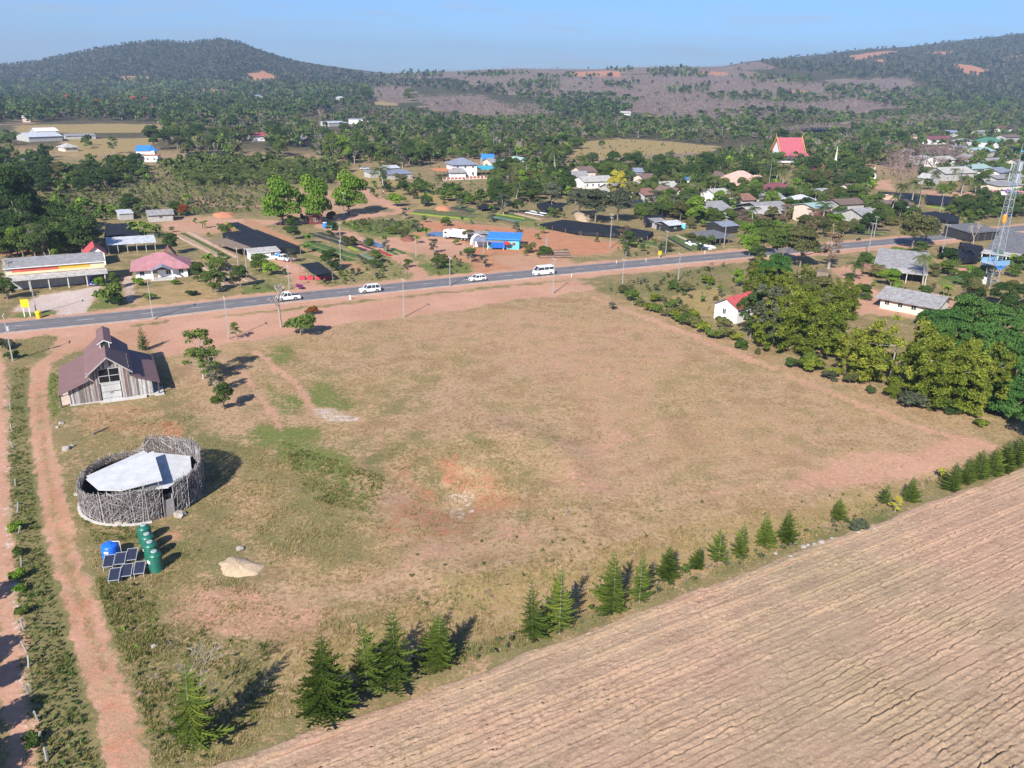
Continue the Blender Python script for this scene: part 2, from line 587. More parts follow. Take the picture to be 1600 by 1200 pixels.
poly('soil', .40, 8, [(640, 500), (800, 485), (1000, 500), (1080, 560), (960, 700), (900, 760), (880, 640), (760, 560), (640, 540)])
poly('soil', .28, 8, [(900, 700), (1100, 640), (1300, 640), (1250, 720), (1000, 780)])
line('soil', .85, .7, 1.2, [(400, 548), (425, 572), (458, 595), (490, 640), (560, 657)])
line('soil', .7, .7, 1.0, [(372, 575), (400, 610), (428, 650), (440, 675)])
poly('pale', .55, .8, [(492, 640), (520, 634), (565, 655), (545, 664), (500, 655)])
poly('soil', .45, 5, [(620, 700), (700, 684), (780, 740), (810, 790), (745, 825), (690, 850), (610, 830), (585, 790)])
poly('soil', .3, 4, [(600, 860), (640, 840), (560, 800), (600, 790)])
poly('weed', .65, 4, [(585, 700), (640, 672), (760, 690), (850, 760), (850, 810), (800, 830), (800, 780), (750, 725), (680, 700), (620, 735), (600, 800)])
poly('soil', .35, 6, [(610, 700), (700, 686), (780, 740), (800, 790), (740, 820), (690, 845), (610, 825), (590, 790)])
poly('plant', .42, 9, [(618, 706), (690, 690), (760, 735), (790, 785), (735, 822), (680, 840), (615, 818), (600, 780)])
poly('red', .52, 8, [(622, 700), (700, 690), (770, 742), (800, 786), (745, 815), (690, 840), (620, 822), (596, 792)])
poly('weed', .6, 1.5, [(636, 720), (668, 712), (700, 760), (690, 780), (650, 750)])
poly('pale', .36, 1.5, [(700, 772), (735, 764), (748, 786), (715, 818), (698, 800)])
poly('soil', .5, 4, [(640, 850), (780, 815), (880, 812), (830, 850), (640, 905), (480, 950), (470, 935)])
poly('soil', .72, 4, [(1120, 770), (1330, 718), (1500, 676), (1548, 700), (1480, 742), (1380, 772), (1320, 764)])
poly('red', .5, 1.8, [(1400, 772), (1490, 745), (1480, 735), (1550, 712), (1430, 760), (1320, 806), (1290, 800)])
line('soil', .8, 1.2, 2.2, [(925, 464), (1050, 512), (1200, 572), (1330, 627), (1450, 672), (1580, 708)])
poly('yellow', .55, 3, [(480, 985), (900, 860), (1400, 755), (1440, 790), (900, 990), (640, 1060), (490, 1110), (340, 1200), (225, 1200), (170, 1000), (140, 860), (300, 870)])
poly('weed', .5, 3, [(130, 840), (330, 850), (450, 960), (480, 1110), (330, 1200), (225, 1200), (160, 1010)])
poly('weed', .55, 1.5, [(480, 1115), (640, 1062), (900, 992), (1100, 908), (1300, 845), (1600, 735), (1600, 700), (1300, 820), (1000, 930), (640, 1030)])
poly('soil', .55, 3.5, [(285, 930), (400, 888), (520, 950), (440, 1000), (310, 985), (270, 960)])
poly('red', .35, 2, [(120, 640), (220, 632), (300, 660), (290, 690), (200, 680), (130, 670)])
poly('red', .55, 1.2, [(250, 660), (278, 658), (282, 682), (252, 682)])
poly('red', .45, 1.2, [(255, 825), (290, 830), (275, 850), (250, 845)])
poly('weed', 1, 1.0, [(50, 575), (62, 700), (92, 850), (135, 1000), (186, 1210), (50, 1210), (36, 1000), (22, 850), (12, 700), (20, 575)])
poly('green', .7, .8, [(72, 585), (94, 575), (96, 640), (82, 660), (72, 630)])
line('soil', .9, .9, 1.8, [(-20, 520), (0, 600), (0, 700), (4, 860), (20, 1060), (44, 1210)])
line('pale', .35, 1, .8, [(12, 600), (12, 700), (16, 860), (38, 1060), (56, 1210)])
TRACK = [(205, 1240), (190, 1150), (150, 1020), (120, 930), (97, 850), (80, 770), (66, 690), (57, 610), (64, 572), (92, 552), (150, 538)]
line('soil', 1, .6, 2.35, TRACK)
line('weed', .75, .5, .55, [(172, 1070), (128, 950), (97, 850), (80, 770), (70, 710), (61, 640), (60, 610)])
line('red', .36, .8, 2.1, TRACK)

def attr4(me, name, chs, sel):
    a = me.attributes.new(name, 'FLOAT_COLOR', 'POINT')
    a.data.foreach_set("color", np.stack([M[c][sel] for c in chs], 1).astype(np.float32).ravel())

def ground_material(name="ground"):
    m, n, l, b = newmat(name)
    geo = n.new("ShaderNodeNewGeometry")
    pos = geo.outputs['Position']
    def noise(sc, det=6, ro=.62, vec=pos):
        x = n.new("ShaderNodeTexNoise")
        x.inputs['Scale'].default_value, x.inputs['Detail'].default_value, x.inputs['Roughness'].default_value = sc, det, ro
        l.new(vec, x.inputs['Vector'])
        return x.outputs[0]
    def rng(src, a, bb, c=0., d=1., smooth=False):
        x = n.new("ShaderNodeMapRange")
        if smooth: x.interpolation_type = 'SMOOTHSTEP'
        x.inputs[1].default_value, x.inputs[2].default_value, x.inputs[3].default_value, x.inputs[4].default_value = a, bb, c, d
        l.new(src, x.inputs[0])
        return x.outputs[0]
    def math2(op, a, bb):
        x = n.new("ShaderNodeMath")
        x.operation = op
        for i, s in enumerate((a, bb)):
            if isinstance(s, (int, float)): x.inputs[i].default_value = s
            else: l.new(s, x.inputs[i])
        return x.outputs[0]
    def mix(fac, a, bb, mode='MIX'):
        x = n.new("ShaderNodeMixRGB")
        x.blend_type = mode
        for i, s in enumerate((fac, a, bb)):
            if isinstance(s, (int, float)): x.inputs[i].default_value = s
            elif isinstance(s, tuple): x.inputs[i].default_value = (*s, 1)
            else: l.new(s, x.inputs[i])
        return x.outputs[0]
    nL, nM, nS, nF = noise(.06, 5), noise(.32, 7, .68), noise(1.5, 8, .72), noise(5.5, 6, .75)
    # dry mown grass of the lot
    base = mix(rng(nM, .40, .60), (.415, .275, .150), (.305, .203, .100))
    base = mix(rng(nL, .42, .58), base, mix(.6, base, (.42, .262, .175)))
    nP = noise(.14, 4, .6)
    base = mix(rng(nP, .53, .63, 0, .72), base, (.20, .160, .068))
    base = mix(rng(nP, .47, .38, 0, .7), base, (.245, .145, .078))
    base = mix(rng(nS, .50, .60, 0, .85), base, (.175, .120, .055))
    nG = noise(2.4, 6, .8)
    base = mix(rng(nG, .50, .58, 0, .32), base, (.50, .345, .195))
    base = mix(rng(nF, .50, .60, 0, .5), base, (.48, .335, .19))
    base = mix(rng(nG, .48, .41, 0, .45), base, (.15, .105, .048))
    cols = {'soil': ((.50, .285, .195), (.40, .22, .14)), 'red': ((.47, .22, .12), (.37, .165, .09)), 'pale': ((.56, .46, .40), (.43, .34, .29)),
            'green': ((.085, .135, .030), (.17, .175, .05)), 'weed': ((.235, .185, .085), (.115, .125, .042)), 'yellow': ((.35, .255, .105), (.25, .19, .08)),
            'plant': ((.215, .16, .14), (.155, .12, .095)), 'forest': ((.045, .055, .026), (.085, .075, .042))}
    a1, a2 = n.new("ShaderNodeAttribute"), n.new("ShaderNodeAttribute")
    a1.attribute_name, a2.attribute_name = "mask_a", "mask_b"
    s1, s2 = n.new("ShaderNodeSeparateColor"), n.new("ShaderNodeSeparateColor")
    l.new(a1.outputs['Color'], s1.inputs[0])
    l.new(a2.outputs['Color'], s2.inputs[0])
    srcs = [s1.outputs[0], s1.outputs[1], s1.outputs[2], a1.outputs['Alpha'], s2.outputs[0], s2.outputs[1], s2.outputs[2], a2.outputs['Alpha']]
    nmix = math2('ADD', math2('MULTIPLY', nS, .6), math2('MULTIPLY', nM, .4))
    brk = math2('MULTIPLY', math2('SUBTRACT', nmix, .5), 3.2)
    brk2 = math2('ADD', brk, math2('MULTIPLY', math2('SUBTRACT', nF, .5), 1.6))
    c = base
    order = ['forest', 'plant', 'weed', 'yellow', 'soil', 'red', 'pale', 'green']
    for i, k in enumerate(order):
        s = srcs[CH.index(k)]
        f = rng(math2('ADD', s, brk2), .30, .72, smooth=True)
        f = math2('MULTIPLY', f, rng(s, 0.02, .2))
        ca, cb = cols[k]
        kc = mix(rng(nM if i % 2 else nL, .35, .65), ca, cb)
        kc = mix(rng(nF, .50, .62, 0, .55 if k in ('weed', 'green', 'yellow', 'forest') else .25), kc, tuple(v * .55 for v in cb))
        kc = mix(rng(nS, .5, .64, 0, .5), kc, tuple(min(1, v * 1.3) for v in ca))
        c = mix(f, c, kc)
    l.new(c, b.inputs['Base Color'])
    b.inputs['Roughness'].default_value = .95
    b.inputs['Specular IOR Level'].default_value = .1
    bp = n.new("ShaderNodeBump")
    bp.inputs['Strength'].default_value = .55
    bp.inputs['Distance'].default_value = .25
    l.new(math2('ADD', math2('MULTIPLY', nS, .7), math2('MULTIPLY', nF, .35)), bp.inputs['Height'])
    l.new(bp.outputs[0], b.inputs['Normal'])
    return m

# ploughed field: its own frame, furrows parallel to the near edge of the lot's planted strip
FE0, FD = np.array([-20.9, 43.2]), np.array([.8625, .506])
FN = np.array([.506, -.8625])
def field_st(x, y):
    return (x - FE0[0]) * FD[0] + (y - FE0[1]) * FD[1], (x - FE0[0]) * FN[0] + (y - FE0[1]) * FN[1]
gs, gt = field_st(GX, GY)
infield = (gt > .8) & (gt < 75) & (gs > -40) & (gs < 150)
GZ = np.where(infield, GZ - .35 * sstep((gt - .8) / 1.5), GZ)
paint('soil', 1, np.where((gs > -45) & (gs < 155) & (gt < 80), gt - .6, -9), .8)

GM = ground_material()
nr, nc = YY.shape
idx = np.arange(nr * nc).reshape(nr, nc)
quads = np.stack([idx[:-1, :-1], idx[:-1, 1:], idx[1:, 1:], idx[1:, :-1]], -1).reshape(-1, 4)
qx, qy = GX[quads].mean(1), GY[quads].mean(1)
region = np.zeros(len(quads), int)
REG = ['ground', 'dirt_track', 'dirt_verge', 'laterite_yard', 'gravel_forecourt', 'hill']
region[(qy > 1900)] = 5
region[sdpoly(qx, qy, wpoly([(0, 524), (300, 500), (420, 490), (600, 470), (900, 438), (930, 452), (832, 466), (640, 495), (480, 515), (410, 528), (300, 552), (235, 545), (160, 535), (80, 548), (55, 535)])) > 0] = 2
region[sdpoly(qx, qy, wpoly([(622, 347), (700, 346), (830, 358), (900, 371), (972, 386), (960, 398), (905, 402), (880, 420), (845, 432), (735, 432), (728, 412), (680, 396), (690, 376), (640, 366)])) > 0] = 3
region[sdpoly(qx, qy, wpoly([(15, 486), (60, 462), (165, 446), (152, 470), (132, 491), (88, 497)])) > 0] = 4
region[sdline(qx, qy, wpoly(TRACK)) < 1.4] = 1
GV = np.stack([GX, GY, GZ], 1)
for ri, rn in enumerate(REG):
    q = quads[region == ri]
    used, inv = np.unique(q.ravel(), return_inverse=True)
    me = npmesh(rn, GV[used], inv.reshape(-1, 4), smooth=True)
    attr4(me, "mask_a", CH[:4], used)
    attr4(me, "mask_b", CH[4:], used)
    tag(link(rn, me, None, GM), kind='structure')

# ------------------------------------------------------------------ ploughed field
s_ax = np.concatenate([np.arange(-30, 88, .20), np.arange(88, 125, .8)])
t_ax = np.concatenate([np.arange(0, 34, .10), np.arange(34, 70, .6)])
TF, SF = np.meshgrid(t_ax, s_ax, indexing='ij')
edge = .5 * wob(SF, SF * 0 + 3, 5, 1) + .25 * wob(SF, SF * 0 + 1, 1.6, 2)
tt = TF + np.where(TF < 2, edge * (1 - TF / 2), 0)
X = FE0[0] + SF * FD[0] + tt * FN[0]
Y = FE0[1] + SF * FD[1] + tt * FN[1]
nz = RNG.normal(size=TF.shape)
def smooth(a, ks, kt):
    for _ in range(2):
        a = sum(np.roll(a, i, 1) for i in range(-ks, ks + 1)) / (2 * ks + 1)
        a = sum(np.roll(a, i, 0) for i in range(-kt, kt + 1)) / (2 * kt + 1)
    return a / a.std()
jag = smooth(RNG.normal(size=TF.shape), 1, 3)
lump = smooth(RNG.normal(size=TF.shape), 3, 8)
patch = smooth(RNG.normal(size=TF.shape), 14, 30)
tj = TF + .07 * wob(X, Y, 12, 4) + .04 * jag + .02 * lump
def cracks(h, period, off, depth, rise, wd, thr, seed):
    """rows of narrow broken cracks with a thrown up lip on the near side"""
    k = np.floor((tj + off) / period)
    f = np.mod(tj + off, period) - period / 2
    amp = np.clip(.5 + .45 * np.sin(k * 12.9898 + seed) + .12 * lump + .2 * patch + .14 * jag - thr, 0, 1.1)
    h -= depth * amp * np.exp(-((f + wd * .9) / wd) ** 2)
    h += rise * amp * np.exp(-((f - wd * .7) / (wd * 1.1)) ** 2)
    return h
h = .012 * np.sin(tj * 2 * math.pi / .72) + .04 * wob(X, Y, 5, 3)
h = cracks(h, 2.3, 0, .20, .15, .10, .0, 1)
h = cracks(h, 1.15, .5, .14, .11, .085, .12, 2)
h = cracks(h, .575, .2, .08, .08, .065, -.05, 3)
nzs = (nz + np.roll(nz, 1, 0) + .5 * np.roll(nz, 1, 1)) / 1.5
h += .085 * np.clip(nzs + .3 * lump + .3 * patch - 1.15, 0, 1.2) + .014 * nz
h += .10 * np.clip(1 - np.abs(TF - .5) / .6, 0, 1)
h = h * np.clip(TF / .35, 0, 1)
Zf = h + .07
Zf[0, :] = -.1
nr2, nc2 = TF.shape
fi = np.arange(nr2 * nc2).reshape(nr2, nc2)
fq = np.stack([fi[:-1, :-1], fi[1:, :-1], fi[1:, 1:], fi[:-1, 1:]], -1).reshape(-1, 4)
me = npmesh("ploughed_field", np.stack([X, Y, Zf], -1).reshape(-1, 3), fq, smooth=True)
fm, n, l, b = newmat("ploughed_soil")
geo = n.new("ShaderNodeNewGeometry")
mp = n.new("ShaderNodeMapping")
mp.inputs['Rotation'].default_value = (0, 0, -math.atan2(FD[1], FD[0]))
l.new(geo.outputs['Position'], mp.inputs[0])
mp2 = n.new("ShaderNodeMapping")
mp2.inputs['Scale'].default_value = (.16, 1, 1)
l.new(mp.outputs[0], mp2.inputs[0])
def nnoise(vec, sc, det=6, ro=.65):
    x = n.new("ShaderNodeTexNoise")
    x.inputs['Scale'].default_value, x.inputs['Detail'].default_value, x.inputs['Roughness'].default_value = sc, det, ro
    l.new(vec, x.inputs['Vector'])
    return x.outputs[0]
def nramp(src, stops):
    r = n.new("ShaderNodeValToRGB")
    e = r.color_ramp.elements
    e[0].position, e[0].color = stops[0][0], (*stops[0][1], 1)
    e[1].position, e[1].color = stops[-1][0], (*stops[-1][1], 1)
    for p, c in stops[1:-1]:
        k = e.new(p)
        k.color = (*c, 1)
    l.new(src, r.inputs[0])
    return r.outputs[0]
def nmixf(f, a, b_, mode='MIX'):
    x = n.new("ShaderNodeMixRGB")
    x.blend_type = mode
    for i, s in enumerate((f, a, b_)):
        if isinstance(s, (int, float)): x.inputs[i].default_value = s
        elif isinstance(s, tuple): x.inputs[i].default_value = (*s, 1)
        else: l.new(s, x.inputs[i])
    return x.outputs[0]
big = nramp(nnoise(geo.outputs['Position'], .045, 3), [(.38, (.395, .255, .178)), (.5, (.385, .268, .178)), (.62, (.335, .248, .158))])
strk = nramp(nnoise(mp2.outputs[0], 1.1, 6, .7), [(.38, (.84, .83, .82)), (.5, (.99, .99, .99)), (.64, (1.07, 1.06, 1.04))])
c = nmixf(1, big, strk, 'MULTIPLY')
stub = nramp(nnoise(geo.outputs['Position'], 1.9, 8, .8), [(.52, (0, 0, 0)), (.62, (1, 1, 1))])
stub2 = nramp(nnoise(geo.outputs['Position'], .11, 3), [(.38, (.15, .15, .15)), (.58, (.9, .9, .9))])
c = nmixf(nmixf(1, stub, stub2, 'MULTIPLY'), c, (.19, .15, .085))
grs = nramp(nnoise(geo.outputs['Position'], .42, 5, .7), [(.67, (0, 0, 0)), (.73, (.8, .8, .8))])
c = nmixf(nmixf(1, grs, stub, 'MULTIPLY'), c, (.30, .29, .07))
fine = nramp(nnoise(geo.outputs['Position'], 7, 5, .7), [(.3, (.72, .72, .72)), (.7, (1.22, 1.22, 1.22))])
c = nmixf(1, c, fine, 'MULTIPLY')
l.new(c, b.inputs['Base Color'])
b.inputs['Roughness'].default_value = .95
b.inputs['Specular IOR Level'].default_value = .1
bp = n.new("ShaderNodeBump")
bp.inputs['Strength'].default_value, bp.inputs['Distance'].default_value = .6, .12
l.new(nnoise(geo.outputs['Position'], 4.5, 6, .7), bp.inputs['Height'])
l.new(bp.outputs[0], b.inputs['Normal'])
tag(link("ploughed_field", me, None, fm), kind='structure')

# ------------------------------------------------------------------ road
RPX = [(-260, 548), (-120, 531), (0, 514), (200, 494.5), (400, 471.5), (600, 451.5), (800, 431.5), (1000, 412.5), (1147, 399.5), (1295, 387), (1390, 378.5), (1500, 368), (1600, 357), (1700, 346), (1820, 333)]
rp = [P0(*q) for q in RPX]
def spline(pts, step):
    out = []
    for i in range(len(pts) - 1):
        p0, p1, p2, p3 = pts[max(i - 1, 0)], pts[i], pts[i + 1], pts[min(i + 2, len(pts) - 1)]
        k = max(2, int((p2 - p1).length / step))
        for j in range(k):
            t = j / k
            out.append(.5 * ((2 * p1) + (p2 - p0) * t + (2 * p0 - 5 * p1 + 4 * p2 - p3) * t * t + (3 * p1 - p0 - 3 * p2 + p3) * t ** 3))
    out.append(pts[-1])
    return out
RC = spline(rp, 2.5)
RW = 4.1
def rnorm(i):
    d = RC[min(i + 1, len(RC) - 1)] - RC[max(i - 1, 0)]
    d.z = 0
    d.normalize()
    return Vector((-d.y, d.x, 0))
across = [-1.06, -1, -.86, -.66, -.44, -.2, 0, .2, .44, .66, .86, 1, 1.06]
V, A = [], []
for i, p in enumerate(RC):
    nn = rnorm(i)
    for a in across:
        q = p + nn * a * RW
        V.append((q.x, q.y, .13 + .10 * (1 - a * a) - (.25 if abs(a) > 1.01 else 0)))
        A.append(a)
k = len(across)
F = [(i * k + j, (i) * k + j + 1, (i + 1) * k + j + 1, (i + 1) * k + j) for i in range(len(RC) - 1) for j in range(k - 1)]
F = [(f[0], f[3], f[2], f[1]) for f in F]
me = npmesh("road", V, F, smooth=True)
at = me.attributes.new("lane", 'FLOAT', 'POINT')
at.data.foreach_set("value", np.array(A, np.float32))
am, n, l, b = newmat("asphalt")
la = n.new("ShaderNodeAttribute")
la.attribute_name = "lane"
geo = n.new("ShaderNodeNewGeometry")
ab = n.new("ShaderNodeMath"); ab.operation = 'ABSOLUTE'
l.new(la.outputs['Fac'], ab.inputs[0])
eg = n.new("ShaderNodeMath"); eg.operation = 'MULTIPLY_ADD'
l.new(nnoise(geo.outputs['Position'], .9, 6, .75), eg.inputs[0]); eg.inputs[1].default_value = .5; eg.inputs[2].default_value = -.25
ea = n.new("ShaderNodeMath"); ea.operation = 'ADD'
l.new(ab.outputs[0], ea.inputs[0]); l.new(eg.outputs[0], ea.inputs[1])
lane = nramp(ea.outputs[0], [(0, (.20, .185, .18)), (.18, (.135, .125, .128)), (.42, (.165, .155, .155)), (.66, (.12, .112, .116)), (.84, (.18, .165, .155)), (1.0, (.38, .25, .185))])
sp = nramp(nnoise(geo.outputs['Position'], .5, 7, .7), [(.3, (.78, .78, .78)), (.7, (1.2, 1.19, 1.17))])
l.new(nmixf(1, lane, sp, 'MULTIPLY'), b.inputs['Base Color'])
b.inputs['Roughness'].default_value = .85
tag(link("road", me, None, am), kind='structure')
pm = mat("road_paint", (.62, .60, .57), .7, .35, 1.2)
def stripe(name, off, w, i0, i1):
    V, F = [], []
    for i in range(i0, i1 + 1):
        nn = rnorm(i)
        for s in (-w / 2, w / 2):
            q = RC[i] + nn * (off + s)
            V.append((q.x, q.y, .13 + .10 * (1 - ((off + s) / RW) ** 2) + .008))
    F = [(2 * i, 2 * i + 2, 2 * i + 3, 2 * i + 1) for i in range(i1 - i0)]
    return V, F
Vs, Fs = [], []
def addst(v, f):
    o = len(Vs)
    Vs.extend(v)
    Fs.extend([tuple(i + o for i in q) for q in f])
addst(*stripe("", -3.55, .13, 0, len(RC) - 1))
addst(*stripe("", 3.55, .13, 0, len(RC) - 1))
for i in range(2, len(RC) - 4, 4):
    addst(*stripe("", 0, .14, i, i + 1))
tag(link("road_markings", npmesh("road_markings", Vs, Fs), None, pm), kind='structure')

WATER = mat("pond_water", (.10, .135, .18), .06, .1, .3, spec=.6)
for pp in ([(664, 367), (680, 362.5), (704, 364), (702, 370), (682, 370)], [(566, 375), (584, 378), (604, 385), (594, 388), (572, 381)]):
    w = wpoly(pp)
    me = bpy.data.meshes.new("pond")
    me.from_pydata([(x, y, .22) for x, y in w] + [(x, y, -.3) for x, y in w], [], [tuple(range(len(w)))[::-1]] + [(i, (i + 1) % len(w), len(w) + (i + 1) % len(w), len(w) + i) for i in range(len(w))])
    tag(link("pond", me, None, WATER), kind='structure')
# ------------------------------------------------------------------ plant meshes (unit height 1)
def leaves(centers, radii, n, size, rng, up=.25, jit=.65, shell=(.72, 1.05), aspect=1.5):
    """n leaf clumps (diamond quads) on a set of ellipsoid lobes; returns V,F,tone"""
    centers, radii = np.array(centers, float), np.array(radii, float)
    vol = radii.prod(1) ** (2 / 3)
    pick = rng.choice(len(centers), n, p=vol / vol.sum())
    d = rng.normal(size=(n, 3))
    d[:, 2] = np.abs(d[:, 2]) * .9 + d[:, 2] * .35
    d /= np.linalg.norm(d, axis=1)[:, None]
    r = rng.uniform(shell[0], shell[1], n)[:, None]
    c = centers[pick] + d * radii[pick] * r
    nn = d * .75 + rng.normal(size=(n, 3)) * jit
    nn[:, 2] += up
    nn /= np.linalg.norm(nn, axis=1)[:, None]
    a = np.cross(nn, rng.normal(size=(n, 3)))
    a /= np.linalg.norm(a, axis=1)[:, None] + 1e-9
    b = np.cross(nn, a)
    s = size * rng.uniform(.6, 1.35, n)[:, None]
    b *= s / aspect
    a *= s
    bend = nn * s * rng.uniform(-.35, .1, n)[:, None]
    V = np.stack([c - a + bend, c + b, c + a + bend, c - b], 1).reshape(-1, 3)
    F = np.arange(4 * n).reshape(n, 4)
    lobe = rng.uniform(0, 1, len(centers))
    tone = np.clip(lobe[pick] * .5 + rng.uniform(0, .5, n) + rng.normal(size=n) * .05, 0, 1)
    return V, F, tone

def crown_mesh(name, kind, seed, n=1500, size=.05):
    rng = np.random.default_rng(seed)
    C, R = [], []
    if kind == 'round':
        for i in range(20):
            a, e = rng.uniform(0, 2 * math.pi), rng.uniform(0, 1)
            rr = .29 * math.sqrt(max(.1, 1 - abs(e - .3) ** 1.6 * 1.5)) * rng.uniform(.6, 1.1)
            C.append((math.cos(a) * rr, math.sin(a) * rr, .20 + e * .64))
            s = rng.uniform(.11, .19)
            R.append((s, s, s * .85))
    elif kind == 'spread':
        for i in range(26):
            a, e = rng.uniform(0, 2 * math.pi), rng.uniform(0, 1)
            rr = .47 * math.sqrt(rng.uniform(.05, 1)) * (1 - .35 * e)
            C.append((math.cos(a) * rr, math.sin(a) * rr, .27 + e * .58 * (1 - .6 * (rr / .47) ** 2) + .12 * (rr / .47)))
            s = rng.uniform(.12, .2)
            R.append((s * 1.1, s * 1.1, s * .7))
    elif kind == 'tall':
        for i in range(15):
            e = rng.uniform(0, 1)
            a = rng.uniform(0, 2 * math.pi)
            rr = .17 * rng.uniform(.3, 1.1) * (1.1 - .6 * abs(e - .4))
            C.append((math.cos(a) * rr, math.sin(a) * rr, .2 + e * .7))
            s = rng.uniform(.08, .14)
            R.append((s, s, s * 1.2))
    elif kind == 'bamboo':
        for i in range(34):
            a = rng.uniform(0, 2 * math.pi)
            rr = .40 * math.sqrt(rng.uniform(0, 1))
            top = 1.0 - .9 * rr + rng.uniform(-.30, .02)
            for z in np.arange(.12, top, .15):
                q = 1 + .3 * z
                if rng.uniform() < .22: continue
                C.append((math.cos(a) * rr * q, math.sin(a) * rr * q, z + rng.uniform(-.05, .05)))
                s = rng.uniform(.03, .062)
                R.append((s, s, s * 1.5))
    elif kind == 'shrub':
        for i in range(9):
            a = rng.uniform(0, 2 * math.pi)
            rr = .42 * math.sqrt(rng.uniform(0, 1))
            C.append((math.cos(a) * rr, math.sin(a) * rr, rng.uniform(.15, .7)))
            s = rng.uniform(.2, .34)
            R.append((s, s, s * .85))
    elif kind == 'open':
        for i in range(24):
            a, e = rng.uniform(0, 2 * math.pi), rng.uniform(0, 1)
            rr = .34 * math.sqrt(rng.uniform(.1, 1)) * (1.1 - .5 * e)
            C.append((math.cos(a) * rr, math.sin(a) * rr, .25 + e * .65))
            s = rng.uniform(.07, .14)
            R.append((s * 1.1, s * 1.1, s * .7))
    sh = (.15, 1.35) if kind == 'bamboo' else (.35, 1.08) if kind == 'open' else (.7, 1.06)
    V, F, T = leaves(C, R, n, size, rng, shell=sh, aspect=3.4 if kind == 'bamboo' else 1.5)
    return npmesh(name, V, F, T), C

def trunk_mesh(name, C, seed, r=.022, h0=.38, n=6, limbs=6):
    rng = random.Random(seed)
    mb = MB()
    top = Vector((rng.uniform(-.03, .03), rng.uniform(-.03, .03), h0))
    mid = Vector((rng.uniform(-.015, .015), rng.uniform(-.015, .015), h0 * .5))
    mb.path([Vector((0, 0, -.02)), mid, top], [r * 1.35, r, r * .8], n)
    for c in rng.sample(list(C), min(limbs, len(C))):
        c = Vector(c)
        if c.z < h0: continue
        m = top.lerp(c, .5) + Vector((rng.uniform(-.03, .03), rng.uniform(-.03, .03), -.02))
        mb.path([top, m, c], [r * .6, r * .4, r * .15], 5)
    return mb.mesh(name, True)

def bare_mesh(name, seed, depth=5, spread=.55, upb=.55, r0=.023, rmin=.0042):
    rng = random.Random(seed)
    mb = MB()
    def grow(p, d, L, r, k):
        q = p + d * L
        mb.tube(p, q, max(r, rmin), max(r * .74, rmin * .8), 5 if k > 2 else 3, cap=False)
        if k == 0: return
        for i in range(rng.choice((2, 3, 3) if k > 1 else (3, 4))):
            e = Vector((rng.gauss(0, 1), rng.gauss(0, 1), rng.gauss(.1, .6))).normalized()
            nd = (d + e * spread + Vector((0, 0, upb * .25))).normalized()
            grow(p.lerp(q, rng.uniform(.65, 1)), nd, L * rng.uniform(.6, .82), r * .68, k - 1)
    grow(Vector((0, 0, -.02)), Vector((rng.uniform(-.05, .05), rng.uniform(-.05, .05), 1)).normalized(), .30, r0, depth)
    return mb.mesh(name)

def palm_meshes(name, seed, h=.68, fronds=20, L=.36, droop=1.0, r=.018, oil=False):
    rng = random.Random(seed)
    mb = MB()
    lean = Vector((rng.uniform(-.07, .07), rng.uniform(-.07, .07), 0))
    pts = [Vector((0, 0, -.02)), lean * .3 + Vector((0, 0, h * .4)), lean + Vector((0, 0, h))]
    mb.path(pts, [r * 1.3, r, r * .8], 7)
    tr = mb.mesh(name + "_trunk", True)
    top = pts[-1]
    V, F, T = [], [], []
    for i in range(fronds):
        a = 2 * math.pi * i / fronds * 2.4 + rng.uniform(-.2, .2)
        el = rng.uniform(-.25, 1.15)
        le = L * rng.uniform(.85, 1.1)
        out = Vector((math.cos(a), math.sin(a), 0))
        p, ang, ps = top.copy(), el, []
        for k in range(8):
            ps.append(p.copy())
            p = p + (out * math.cos(ang) + Vector((0, 0, math.sin(ang)))) * le / 7
            ang -= .26 * droop
        side = Vector((-math.sin(a), math.cos(a), 0))
        tone = rng.uniform(0, 1)
        for k in range(1, 8):
            w = L * (.30 if oil else .26) * math.sin(math.pi * (k + .6) / 9.2)
            for s in (-1, 1):
                for j in range(2):
                    base = ps[k - 1].lerp(ps[k], j * .5)
                    nx = ps[k - 1].lerp(ps[k], j * .5 + .36)
                    tip = base + side * s * w + (ps[k] - ps[k - 1]) * .9 - Vector((0, 0, w * .45))
                    o = len(V)
                    V += [base, nx, tip]
                    F.append((o, o + 1, o + 2))
                    T.append(min(1, max(0, tone * .6 + rng.uniform(0, .4))))
    return npmesh(name + "_crown", [tuple(v) for v in V], F, T), tr

